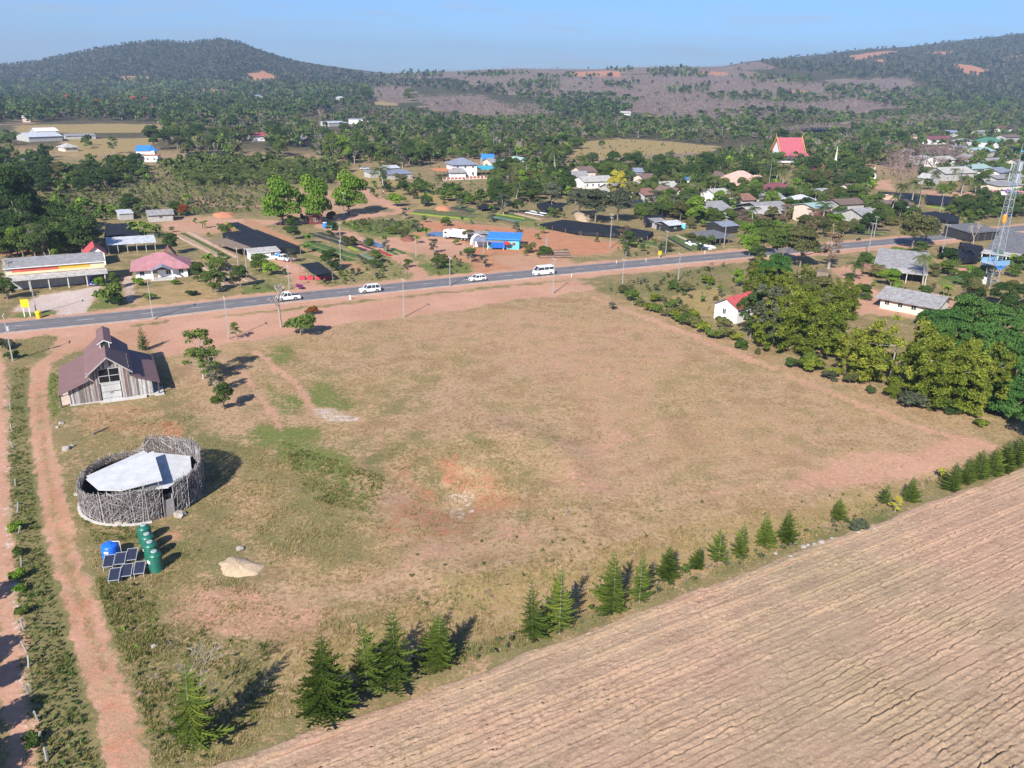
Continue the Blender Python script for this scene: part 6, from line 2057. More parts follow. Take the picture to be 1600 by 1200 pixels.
upole(533, 422, 7.5, 'utility pole right of the small netted pavilion', 1)
upole(532, 380, 6, 'utility pole standing in the seedling beds', 1)
upole(386, 433, 7, 'utility pole beside the striped soil beds', 1)
upole(373, 425, 6, 'short utility pole left of the packing shed', 1)
upole(452, 452, 5.5, 'utility pole behind the bare roadside tree', 1)
upole(538, 342, 9, 'tall utility pole in front of the third bright green tree', 1)
upole(1040, 396, 6.5, 'utility pole at the road edge below the seedling plots', 1)
upole(1131, 385, 9, 'utility pole with box at the corner of the pole shed', 2)
upole(1356, 399, 9.5, 'white utility pole left of the large grey roof building', 1)
upole(1365, 372, 7, 'utility pole across the road from the large grey roof', 1)
upole(1471, 401, 9.5, 'white utility pole right of the parked silver car', 1)
upole(1396, 445, 7, 'utility pole in the yard in front of the large grey roof', 1)
upole(1293, 420, 11, 'tall thin grey pole at the left of the sandy bank', 0)
upole(1510, 446, 4, 'short pole by the green plots left of the mast', 0)
upole(1468, 336, 8, 'utility pole in front of the black net field', 1)
upole(1434, 330, 8, 'utility pole left of the black net field', 1)
upole(936, 258, 12, 'tall white pole above the village roofs', 0)
upole(1200, 300, 14, 'tall thin pole beside the salmon roof', 0)
upole(1156, 255, 12, 'pole in the trees left of the temple', 0)
upole(771, 250, 16, 'tall white pole behind the two storey house', 0)
upole(852, 402, 5.5, 'short pole beside the round green bush on the orange yard', 0)
upole(650, 402, 5, 'short pole left of the dry mound', 0)
upole(854, 398, 6, 'post at the right end of the turquoise house yard', 0)
# lattice mast
def mast():
    q = P(1546, 449)
    t = thing('lattice_mast', 'tall white and blue lattice telecom mast rising past the right edge roofs', 'mast', q, .3)
    H = 30.5
    w = lambda z: 1.15 - .65 * z / H
    wt, bl = mat("mast_white", (.36, .38, .41), .5, .1, 2, metal=.2), mat("mast_blue", (.16, .30, .46), .5, .1, 2)
    for sx, sy in ((1, 1), (1, -1), (-1, 1), (-1, -1)):
        mb = MB()
        n = 10
        mb.path([Vector((sx * w(H * i / n), sy * w(H * i / n), H * i / n - .2)) for i in range(n + 1)], [.055] * (n + 1), 6)
        mb.build('leg', wt, t)
    z, k = 0, 0
    while z < H - 1:
        z1 = min(H, z + 1.8)
        mb = MB()
        for (ax, ay), (bx, by) in (((1, 1), (1, -1)), ((1, -1), (-1, -1)), ((-1, -1), (-1, 1)), ((-1, 1), (1, 1))):
            mb.tube((ax * w(z), ay * w(z), z), (bx * w(z1), by * w(z1), z1), .022, .022, 4)
            mb.tube((bx * w(z), by * w(z), z), (ax * w(z1), ay * w(z1), z1), .022, .022, 4)
            mb.tube((ax * w(z1), ay * w(z1), z1), (bx * w(z1), by * w(z1), z1), .045, .045, 4)
        mb.build('bracing', bl if k in (3, 4, 8, 9, 13) else wt, t)
        z, k = z1, k + 1
    for i, a in enumerate((0, 2.1, 4.2)):
        for zz in (25.5, 28.2):
            an = MB().box(-.2, -.12, 0, .2, .12, 2.2).build('antenna', wt, t)
            an.location, an.rotation_euler = (1.25 * math.cos(a), 1.25 * math.sin(a), zz), (0, 0, a + 1.57)
            MB().tube((0, .12, 1), (0, .7, 1), .05, .05, 6).build('bracket', STEEL, an)
    MB().tube((0, 0, H - 1), (0, 0, H + 4), .05, .03, 6).build('lightning_rod', wt, t)
    for sx in (-1, 1):
        MB().box(sx * .75 - .05, -.9, 16.2, sx * .75 + .05, -.8, 18.4)
    MB().lathe([(.34, 0), (.5, .35), (.5, 1.8), (.2, 2.2)], 10).build('lamp_cover', mat("orange_plastic", (.62, .26, .03), .5, .1, 2), t).location = (-1.0, -.6, 16)
    MB().box(-2.2, -2.2, 6.0, 2.2, 2.2, 6.12).build('platform', STEEL, t)
    for s in (-1, 1):
        MB().box(-2.2, s * 2.15 - .03, 6.12, 2.2, s * 2.15 + .03, 7.2).build('platform_screen', bl, t)
    q2 = P(1532, 447)
    c = thing('equipment_cabinet', 'white equipment cabinet at the foot of the lattice mast', 'cabinet', q2, .3)
    MB().box(-.9, -.6, -.1, .9, .6, 2.3).build('body', PAINT, c)
    MB().box(-.8, -.64, .1, .0, -.6, 2.1).build('door', FRAME, c)
    MB().box(.04, -.64, .1, .8, -.6, 2.1).build('door', FRAME, c)
mast()
# yellow sign board and yellow bin on the grass by the road
q = P(43, 495)
t = thing('sign_board', 'yellow sign board on two white posts on the roadside grass', 'sign', q, .35)
for x in (-.55, .45):
    MB().box(x, -.08, -.2, x + .16, .08, 3.4).build('post', FRAME, t)
MB().box(-.75, -.16, 2.0, .7, -.08, 3.6).build('board', mat("sign_panel_yellow", (.78, .52, .02), .5, .06, 1), t)
q = P(61, 497)
t = thing('bin', 'yellow bin beside the utility pole across the road from the barn', 'bin', q, .3)
MB().lathe([(.42, -.05), (.52, 1.15), (.56, 1.2)], 12).build('body', mat("bin_yellow", (.75, .50, .015), .5, .08, 2), t)
MB().lathe([(.58, 1.18), (.5, 1.4), (.1, 1.48)], 12).build('lid', mat("bin_yellow", (0, 0, 0)), t)
q = P(1030, 403)
t = thing('sign_board', 'small yellow road warning marker on the far road edge below the plots', 'sign', q, .4)
MB().box(-.06, -.05, -.2, .06, .05, 1.2).build('post', FRAME, t)
MB().box(-.5, -.12, .9, .5, -.05, 1.9).build('board', mat("sign_panel_yellow", (0, 0, 0)), t)
q = P(547, 468)
t = thing('marker_post', 'small white marker post on the dirt verge below the white sport utility car', 'post', q, .3)
MB().box(-.12, -.12, -.1, .12, .12, 1.0).build('post', FRAME, t)
MB().box(-.3, -.2, -.05, .3, .2, .14).build('foot', CONC, t)
# roadside guide posts
for i, (x, y) in enumerate([(893, 433), (963, 412), (1009, 409), (1101, 396)]):
    q = P(x, y)
    t = thing('guide_post', 'small white guide post on the road edge near the far lot corner', 'post', q, 0, 'road guide posts')
    MB().box(-.08, -.08, -.1, .08, .08, .95).build('post', FRAME, t)
    MB().box(-.085, -.085, .72, .085, .085, .82).build('band', BLKP, t)
# leaning concrete fence posts left of the dirt track
FP = [(14, 610), (17, 640), (18, 672), (20, 700), (24, 760), (27, 800), (29, 835), (33, 885), (37, 985), (41, 1018), (45, 1042), (46, 1085), (60, 1128), (58, 1160), (74, 1190)]
for i, (x, y) in enumerate(FP):
    q = P(x, y)
    t = thing('fence_post', 'leaning grey concrete fence post in the weeds left of the dirt track', 'fence post', q, prng.uniform(0, 3), 'fence posts along the track')
    t.rotation_euler = (prng.uniform(-.3, .3), prng.uniform(-.3, .3), prng.uniform(0, 3))
    MB().box(-.06, -.06, -.3, .06, .06, 1.1).build('post', POLE, t)
    MB().tube((-.02, -.09, 1.0), (-.02, .09, 1.0), .02, .02, 5).build('wire_pin', STEEL, t)
# lot boundary stakes and other small things
for x, y, lb in ((959, 462, 'thin wooden stake at the far corner of the lot'), (999, 447, 'thin wooden stake in the weeds beyond the lot corner'), (1105, 487, 'thin grey stake left of the small white house')):
    q = P(x, y)
    t = thing('stake', lb, 'stake', q)
    MB().tube((0, 0, -.2), (.1, .05, 3.2 if x < 1000 else 4.0), .07, .05, 6).build('stick', WOODP, t)
    MB().tube((-.25, 0, 2.2), (.3, 0, 2.25), .04, .04, 5).build('crosspiece', WOODP, t)
q = P(157, 674)
t = thing('timber_beam', 'weathered timber beam lying on the grass between barn and hut', 'beam', (q.x, q.y, .08), 1.15)
MB().box(-1.2, -.1, 0, 1.2, .1, .2).build('timber', WOODP, t)
rk = mat("pale_rock", (.33, .29, .25), .9, .2, 2, bump=.4)
def rock(px, py, r, label, group=None):
    rng = random.Random(px)
    q = P(px, py)
    bm = bmesh.new()
    bmesh.ops.create_icosphere(bm, subdivisions=2, radius=r)
    for v in bm.verts:
        v.co *= rng.uniform(.8, 1.15)
        v.co.z *= .6
    me = bpy.data.meshes.new("rock")
    bm.to_mesh(me)
    bm.free()
    o = link('rock', me, None, rk)
    o.location = (q.x, q.y, q.z + r * .2)
    tag(o, label, 'rock', group)
rock(187, 818, .5, 'larger pale rock at the foot of the stick hut')
rock(198, 818, .42, 'smaller pale rock at the foot of the stick hut')
rock(281, 806, .7, 'flat tan rock by the door of the stick hut')
rock(375, 858, .45, 'grey rock above the sand pile')
for x, y, r in ((120, 773, .35), (96, 662, .4), (90, 668, .3), (104, 702, .6), (112, 698, .4), (1256, 855, .35), (1283, 848, .4), (1235, 870, .3), (1340, 832, .35), (1365, 826, .3), (1212, 865, .25), (1262, 852, .25), (1272, 851, .3), (1300, 842, .25), (1352, 829, .25), (240, 1010, .3)):
    rock(x, y, r, 'pale grey stone lying in the dry grass', 'stones in the grass')
for x, y, lb, m in ((1068, 357, 'turquoise barrel beside the grey shacks', TURQ), (508, 356, 'blue crate stack at the end of the seedling beds', RF['blue']), (519, 356, 'pale blue barrel beside the blue crate stack', TURQ)):
    q = P(x, y)
    t = thing('barrel', lb, 'barrel', q)
    MB().lathe([(.7, -.05), (.8, .5), (.8, 1.2), (.7, 1.7)], 14).build('body', m, t)
    MB().lathe([(.72, 1.69), (.72, 1.78), (.1, 1.8)], 14).build('lid', FRAME, t)
q = P(792, 390)
t = thing('umbrella', 'small red sun shade in front of the turquoise house', 'umbrella', q)
MB().lathe([(1.3, 1.7), (.7, 2.1), (.02, 2.5)], 10).build('canopy', mat("red_canopy", (.55, .03, .02), .7, .1, 1), t)
MB().tube((0, 0, -.1), (0, 0, 1.8), .04, .04, 6).build('pole', FRAME, t)
q = P(868, 403)
t = thing('log_pile', 'stack of brown timber and planks on the orange yard edge', 'wood pile', q, .15)
for k in range(3):
    for j in range(5 - k):
        MB().tube((-4.5 + k * .3, j * .8 + k * .4, .35 + k * .6), (4.5 - k * .3, j * .8 + k * .4, .35 + k * .6), .36, .3, 7).build('log', mat("timber_log", (.19, .13, .10), .9, .3, 2, objvar=.3), t)
# ------------------------------------------------------------------ single trees, placed one by one
def proj(x, y, z):
    v = np.array([x, y, z - CAM_H])
    a = v @ FWD
    return 800 + F_PX * (v @ CR) / a, 600 - F_PX * (v @ CU) / a
def hgt(p, ytop):
    lo, hi = .1, 60
    for _ in range(24):
        m = (lo + hi) / 2
        if proj(p.x, p.y, p.z + m)[1] > ytop: lo = m
        else: hi = m
    return lo
def T(kind, lm, px, py, top, label, w=1.0, group=None, variant=None, bark=None):
    p = P(px, py)
    h = hgt(p, top)
    BLOCK.append((p.x, p.y, h * .3 * w))
    return plant(kind, lm, p.x, p.y, h, label, group, w, p.z, variant, bark)

# norfolk pines along the ploughed field and at the barn
PINES = [(300, 1168, 1033, 'sparse large norfolk pine at the bottom left beside the bare bush', 1.15, 3), (507, 1114, 985, 'large bushy norfolk pine at the left end of the row along the ploughed field', 1.2, 1),
 (576, 1082, 965, 'tall narrow norfolk pine left of the tallest one, pale trunk showing', 1.0, 0), (619, 1074, 950, 'tallest norfolk pine of the near group with pale trunk', 1.1, 1), (685, 1044, 962, 'short broad norfolk pine at the right of the near group', 1.3, 1),
 (832, 996, 908, 'left one of the norfolk pine pair below the middle of the lot', 1.1, 0), (874, 990, 890, 'right one of the norfolk pine pair below the middle of the lot', 1.05, 1),
 (958, 957, 866, 'broad bright norfolk pine with a slimmer one at its right', 1.25, 1), (999, 942, 867, 'slim bright norfolk pine right of the broad one', .95, 2), (1043, 902, 849, 'small norfolk pine left of the yellow banana plant', 1.2, 0),
 (1090, 888, 854, 'smallest norfolk pine right of the yellow banana plant', 1.3, 2), (1123, 879, 827, 'norfolk pine with dark left side, third from the row of four', 1.25, 1), (1156, 870, 813, 'norfolk pine fourth in the row above the ploughed field edge', 1.15, 0),
 (1192, 854, 802, 'left one of the two close norfolk pines near the stony edge', 1.3, 1), (1228, 847, 793, 'right one of the two close norfolk pines near the stony edge', 1.25, 0), (1306, 810, 777, 'low round norfolk pine standing alone on red soil', 1.7, 2),
 (1383, 788, 757, 'small norfolk pine left of the mauve bare patch', 1.5, 1), (1420, 784, 744, 'norfolk pine right below the mauve bare patch', 1.45, 0), (1488, 768, 722, 'first norfolk pine of the dense right hand hedge', 1.4, 1),
 (1508, 756, 712, 'second norfolk pine of the dense right hand hedge', 1.3, 0), (1528, 748, 702, 'third norfolk pine of the dense right hand hedge', 1.35, 1), (1548, 742, 694, 'fourth norfolk pine of the dense right hand hedge', 1.3, 0),
 (1566, 734, 684, 'fifth norfolk pine of the dense right hand hedge', 1.3, 1), (1584, 728, 676, 'norfolk pine at the right frame edge of the hedge', 1.3, 0), (1600, 720, 668, 'last norfolk pine cut by the right frame edge', 1.3, 1), (222, 548, 508, 'norfolk pine behind the barn at the dirt verge', 1.1, 0)]
for px, py, tp_, lb, w, v in PINES:
    T('pine', 'pine', px, py, tp_, lb, w, 'norfolk pines', 3 if v == 3 else (px * 7 + py) % 7)
SPEC = [
 ('sparse_bare', 'none', 318, 1115, 990, 'bare grey bush behind the sparse large norfolk pine', 1.0),
 ('bare', 'none', 440, 512, 428, 'bare grey roadside tree in front of the white pickup', 1.05),
 ('open', 'mid', 318, 592, 510, 'small loose green tree at the left edge of the lot by the barn', .8), ('open', 'mid', 330, 596, 545, 'low leaning green tree at the foot of the lot edge trees', 1.1),
 ('open', 'grey', 338, 615, 570, 'small grey green tree halfway down the lot edge', .8), ('round', 'mid', 350, 640, 595, 'small round green tree with long shadow on the lot edge', .95),
 ('shrub', 'mid', 470, 524, 486, 'round green bush on the lot edge right of the bare tree', .95), ('open', 'mid', 369, 530, 503, 'little round tree beside the verge utility pole', .9),
 ('shrub', 'rust', 487, 492, 478, 'low reddish bush on the dirt verge', 1.2), ('shrub', 'purple', 468, 452, 442, 'purple flowering bush by the farm track entrance', 1.0),
 ('full', 'bright', 441, 350, 266, 'largest bright green tree left of the red plank shed', .72), ('full', 'bright', 486, 348, 264, 'second bright green tree beside the red plank shed', .6), ('full', 'bright', 545, 334, 258, 'third bright green tree right of the red plank shed', .68),
 ('shrub', 'bright', 620, 322, 298, 'round mango tree left of the second one on the tan field', 1.0), ('shrub', 'mid', 665, 321, 302, 'smaller round mango tree beside the orange heap', 1.0),
 ('palm', 'palm', 600, 300, 248, 'tall coconut palm in front of the long blue grey barn', 1.1), ('shrub', 'dark', 605, 300, 285, 'dark bush at the foot of the tall coconut palm', 1.0),
 ('palm', 'palm', 868, 278, 214, 'tall thick palm with dark drooping crown left of the village', 1.1), ('palm', 'palm', 806, 288, 246, 'fan shaped palm left of the tall thick palm', 1.1),
 ('round', 'yellow', 963, 312, 262, 'tall yellow green tree in the left village', .8), ('round', 'olive', 985, 325, 280, 'olive tree right below the yellow green tree', .8),
 ('round', 'bright', 1085, 350, 302, 'large bright green round tree in the village', 1.05), ('round', 'olive', 1080, 358, 340, 'small olive tree at the foot of the bright round tree', 1.1),
 ('spread', 'grey', 930, 348, 290, 'first dark spreading tree behind the long seedling net', .9), ('spread', 'grey', 965, 346, 292, 'second dark spreading tree behind the long seedling net', .9), ('spread', 'grey', 905, 338, 290, 'third dark spreading tree behind the long seedling net', .85),
 ('spread', 'grey', 862, 325, 282, 'left end dark spreading tree behind the flower beds', .8), ('open', 'grey', 786, 336, 300, 'grey leaved tree in the flower beds', 1.1), ('open', 'brown', 975, 382, 352, 'brown leaved thin tree at the tip of the orange yard', 1.3), ('open', 'grey', 978, 402, 384, 'thin bush at the road edge by the orange yard tip', 1.1),
 ('palm', 'palm', 1030, 325, 290, 'palm with thick crown in front of the curved cement roof', 1.25),
 ('round', 'mid', 1110, 385, 366, 'small round tree at the pole shed', 1.0), ('open', 'brown', 1158, 352, 326, 'brown thin tree right of the plain grey hip roof', 1.1),
 ('spread', 'mid', 1190, 398, 352, 'leafy tree at the road edge left of the big olive tree', .8), ('spread', 'bright', 1170, 402, 365, 'bright leafy tree where the road disappears', .8), ('round', 'dark', 1182, 412, 380, 'dark tree at the road where the tarmac disappears', 1.1), ('spread', 'olive', 1250, 418, 350, 'big olive tree left of the tall thin grey pole', .8), ('spread', 'mid', 1222, 410, 358, 'broad green tree beside the big olive tree', .75),
 ('spread', 'lush', 1212, 448, 392, 'bright flat topped tree above the bamboo', .75), ('round', 'bright', 1152, 448, 418, 'small bright tree right of the weedy corner', .9), ('round', 'lush', 1195, 455, 405, 'green tree behind the bamboo left end', .9),
 ('tall', 'grey', 1193, 543, 442, 'tall thin grey tree with pale forked trunk before the bamboo', .95), ('round', 'dark', 1172, 530, 448, 'dark tree right against the small white house', .75),
 ('open', 'brown', 1295, 420, 360, 'sparse brown tree on the sandy bank', .8),
 ('spread', 'olive', 1425, 388, 330, 'large roadside tree over the bend', 1.0), ('spread', 'grey', 1445, 384, 334, 'second crown of the large roadside tree at the bend', .8), ('round', 'dark', 1418, 418, 386, 'dark round tree below the large roadside tree', 1.1),
 ('palm', 'palm', 1332, 438, 400, 'short dark palm left of the large grey roof', 1.5), ('round', 'dark', 1325, 448, 425, 'dark bush at the foot of the short palm', 1.0),
 ('bare', 'none', 1520, 384, 335, 'bare grey branching tree in front of the flat dark roof', .9), ('round', 'mid', 1507, 360, 325, 'green tree behind the bare branching tree', .9),
 ('palm', 'palm', 1402, 322, 276, 'left one of the leaning coconut palms', .9), ('palm', 'palm', 1424, 318, 270, 'right one of the leaning coconut palms', .9), ('palm', 'palm', 1434, 328, 296, 'low coconut palm right of the leaning pair', 1.0),
 ('palm', 'palm', 1212, 292, 250, 'left coconut palm in front of the temple', 1.0), ('palm', 'palm', 1222, 294, 248, 'right coconut palm in front of the temple', 1.0), ('palm', 'palm', 1178, 303, 268, 'coconut palm in front of the salmon roof', 1.0),
 ('round', 'dark', 1528, 303, 268, 'dark round tree by the market stalls', .95), ('bare', 'brown', 1500, 300, 255, 'leafless tree in front of the wide grey hall', .9),
 ('spread', 'dark', 38, 372, 255, 'huge dark tree standing over the shop at the left', .62), ('round', 'dark', 72, 408, 345, 'dark tree behind the shop roof left half', .95), ('round', 'bright', 90, 405, 368, 'bright green tree behind the shop sign', .95), ('round', 'bright', 28, 400, 350, 'bright tree left of the one behind the shop sign', .85),
 ('spread', 'dark', 130, 402, 338, 'dark tree left of the carport', .75), ('round', 'dark', 112, 400, 340, 'dark tree second left of the carport', .9), ('bare', 'none', 55, 402, 340, 'bare tree among the dark trees behind the shop', .9), ('bare', 'none', 16, 452, 390, 'bare tree at the left end of the shop', .9),
 ('round', 'mid', 12, 468, 432, 'dark bush tree in front of the left end of the shop', 1.2), ('shrub', 'dark', 20, 560, 545, 'dark bush at the foot of the left utility pole', 1.2), ('shrub', 'grey', 8, 545, 528, 'grey green bush at the left frame edge by the road', 1.3),
 ('shrub', 'mid', 172, 474, 436, 'large round bush between forecourt and driveway', .85), ('round', 'mid', 180, 450, 424, 'small round tree right of the blue car', .9), ('shrub', 'dark', 184, 477, 458, 'dark bush at the end of the hedge by the driveway', 1.0), ('shrub', 'bright', 158, 446, 428, 'yellowish shrub beside the blue car', .9),
 ('round', 'mid', 332, 457, 418, 'round tree on the lawn corner of the pink roofed house', 1.05), ('round', 'mid', 310, 440, 408, 'green tree at the right wall of the pink roofed house', .95), ('shrub', 'mid', 235, 468, 456, 'low round bush on the front lawn', 1.3), ('shrub', 'dark', 300, 462, 451, 'clipped low bush right on the front lawn', 1.5), ('shrub', 'bright', 217, 446, 430, 'round bush at the left corner of the pink roofed house', .95), ('shrub', 'bright', 273, 445, 434, 'round bush by the porch steps', 1.0),
 ('spread', 'dark', 268, 398, 362, 'dark broad tree right behind the pink roofed house', .8), ('banana', 'bright', 232, 372, 342, 'left banana clump above the carport', 1.1), ('banana', 'bright', 216, 368, 338, 'banana clump beside the netted shed', 1.1), ('banana', 'mid', 246, 372, 346, 'right banana clump above the carport', 1.1),
 ('round', 'dark', 205, 335, 300, 'dark round tree above the shacks', 1.15), ('banana', 'bright', 176, 338, 316, 'banana plant left of the dark round tree', 1.2), ('spread', 'rust', 288, 338, 318, 'rust coloured bush tree right of the shack', 1.0), ('round', 'dark', 274, 338, 312, 'dark tree beside the rust coloured bush', 1.0),
 ('banana', 'bright', 293, 318, 298, 'banana plant alone by the field lane', 1.0), ('round', 'mid', 408, 425, 395, 'bushy tree below the packing shed', 1.3), ('shrub', 'bright', 425, 430, 405, 'light green bush right of the bushy tree', .9), ('shrub', 'mid', 452, 364, 350, 'small round shrub beside the orange lane', 1.1), ('round', 'mid', 510, 412, 392, 'round tree right behind the netted pavilion', 1.1), ('round', 'mid', 588, 412, 388, 'round tree at the end of the green seedling beds', 1.0),
 ('round', 'dark', 240, 234, 192, 'dark green dome shaped tree above the blue roofed house', .95), ('open', 'mid', 178, 240, 212, 'tall loose tree in the dry field', .9), ('tall', 'mid', 192, 282, 240, 'tree with pale leaning trunk left of the blue roofed house', 1.3), ('round', 'olive', 98, 285, 250, 'brownish olive tree in the left orchard', 1.15), ('round', 'bright', 130, 272, 256, 'small bright tree in the left orchard', 1.2),
 ('round', 'mid', 520, 256, 204, 'tall bright columnar tree left one beyond the oil palms', .75), ('round', 'bright', 535, 256, 206, 'tall bright columnar tree right one beyond the oil palms', .75), ('bare', 'brown', 500, 200, 158, 'tall pair of bare trees on the hillside left of the white hillside house', .9),
 ('banana', 'mid', 1066, 897, 880, 'yellow green banana plant between the small norfolk pines', 1.2), ('banana', 'yellow', 1472, 748, 728, 'yellowing banana plant by the right hand hedge', 1.0), ('open', 'yellow', 1398, 800, 776, 'thin yellow leaved bush on the stony edge', 1.0), ('banana', 'yellow', 1588, 722, 704, 'yellow banana plant in the right hand hedge', 1.2), ('shrub', 'grey', 1340, 830, 812, 'grey bush on the stony field edge', 1.2),
 ('banana', 'grey', 957, 484, 470, 'spiky grey agave like plant at the lot corner', 1.4), ('shrub', 'mid', 735, 402, 382, 'round green bush in front of the orange yard', .9), ('shrub', 'mid', 845, 395, 386, 'round bush on the orange yard by the thin pole', 1.1), ('shrub', 'olive', 690, 410, 392, 'dry bushes on the mound left of the orange yard', 1.2),
 ('round', 'mid', 940, 232, 218, 'round tree standing in the yellow field', 1.1), ('round', 'dark', 995, 262, 236, 'dark tree at the lower edge of the yellow field', 1.1), ('shrub', 'mid', 1048, 244, 234, 'bush clump on the brown part of the yellow field', 1.3),
 ('tall', 'dark', 572, 160, 135, 'dark clump of tall trees left of the brown plantation', 1.6), ('round', 'mid', 640, 158, 137, 'green tree clump right of the brown plantation', 1.3),
]
for kind, lm, px, py, tp_, lb, w in SPEC:
    T(kind, lm, px, py, tp_, lb, w)
for px, py in ((210, 162), (125, 168), (152, 166), (187, 165), (105, 160), (228, 164)):
    T('round', 'orange', px, py, py - 13, 'orange flowering tree in the dark woods below the left hill', 1.2, 'orange flowering trees')
# bamboo and thicket right of the lot
BNUM = ['first', 'second', 'third', 'fourth', 'fifth', 'sixth', 'seventh', 'eighth', 'ninth', 'tenth', 'eleventh', 'twelfth', 'thirteenth', 'fourteenth']
for i, (px, py, tp_, w) in enumerate(sorted([(1215, 548, 448, .95), (1262, 556, 440, 1.1), (1240, 520, 432, .9), (1292, 540, 478, .8), (1338, 588, 500, .95), (1388, 600, 478, 1.1), (1428, 612, 512, .9), (1325, 560, 505, .8),
        (1470, 636, 512, .95), (1515, 640, 520, 1.0), (1540, 628, 525, .8), (1450, 600, 505, .9), (1500, 610, 515, .9), (1180, 520, 455, .7)])):
    T('bamboo', 'bamboo', px, py, tp_, f'{BNUM[i]} feathery yellow green bamboo clump from the small white house', w, 'bamboo clumps right of the lot')
for i, (px, py, tp_, w) in enumerate([(1505, 530, 452, 1.0), (1545, 545, 470, 1.0), (1585, 560, 490, 1.0), (1480, 548, 478, .9), (1530, 585, 500, 1.0), (1580, 610, 520, 1.0), (1465, 565, 500, .8), (1600, 650, 560, 1.0), (1610, 520, 460, 1.0), (1630, 590, 500, 1.1), (1575, 655, 590, .9), (1605, 690, 625, .9)]):
    T('spread', 'lush', px, py, tp_, 'lush dark green tree in the thicket behind the bamboo', w * .75, 'lush trees behind the bamboo')
for i, (px, py, tp_) in enumerate([(1560, 478, 440), (1585, 482, 440), (1605, 480, 436), (1530, 470, 448), (1600, 505, 470), (1572, 500, 462)]):
    T('round', 'dark', px, py, tp_, 'dark bushy tree at the foot of the lattice mast', 1.1, 'dark trees under the mast')
for i, (px, py) in enumerate([(985, 470), (1000, 478), (1014, 486), (1028, 488), (1042, 496), (1056, 502), (1070, 508), (1084, 512), (1098, 520), (1110, 526), (975, 460), (1022, 472), (1048, 482), (1066, 492), (1084, 500), (1118, 530), (1135, 528), (1150, 532), (1050, 452), (1070, 456), (1105, 445), (1160, 545), (1130, 512), (1300, 590), (1262, 572)]):
    T('shrub', ('mid', 'olive', 'bamboo')[i % 3], px, py, py - 22 + (i * 7) % 8, 'yellow green shrub in the hedge along the far right edge of the lot', 1.0, 'hedge shrubs beyond the lot')
for i in range(11):
    px = 1185 + i * 33 + (i * 17) % 19
    yb = 552 + (px - 1180) * .31 + (i * 5) % 9
    T(('shrub', 'full')[i % 3 == 0], ('olive', 'dark', 'bamboo', 'grey')[i % 4], px, yb, yb - 12 - (i * 7) % 17, 'low rough shrub at the foot of the bamboo', .8 + (i % 4) * .2, 'shrubs under the bamboo')
for i, (px, py) in enumerate([(650, 298), (662, 302), (675, 305), (690, 309), (700, 314), (714, 318), (725, 316), (735, 320), (745, 322), (715, 305), (700, 300), (760, 318)]):
    T(('shrub', 'banana')[i % 3 == 2], 'mid', px, py, py - 18 - (i * 5) % 7, 'green hedge plant below the terrace of the two storey house', 1.0, 'hedge below the terrace')
# trees outside the left frame edge whose shadows fall into the picture
for tx, ty, h in ((6, 1190, 5.5), (18, 1130, 5), (8, 1060, 4.5), (2, 930, 4.5), (-6, 1020, 5)):
    p = P(tx, ty)
    d = h * .9
    plant('round', 'mid', p.x - .342 * d - .6, p.y - .94 * d, h, 'green tree at the left frame edge beyond the ditch', 'trees left of the ditch', 1.0)
for i, (x, y) in enumerate([(30, 868), (28, 905), (36, 960), (30, 925), (50, 1165), (24, 830)]):
    T('shrub', 'bright' if i % 2 else 'mid', x, y, y - 13 - (i * 5) % 7, 'fresh green shrub in the weeds along the fence posts', 1.0, 'shrubs along the fence posts')

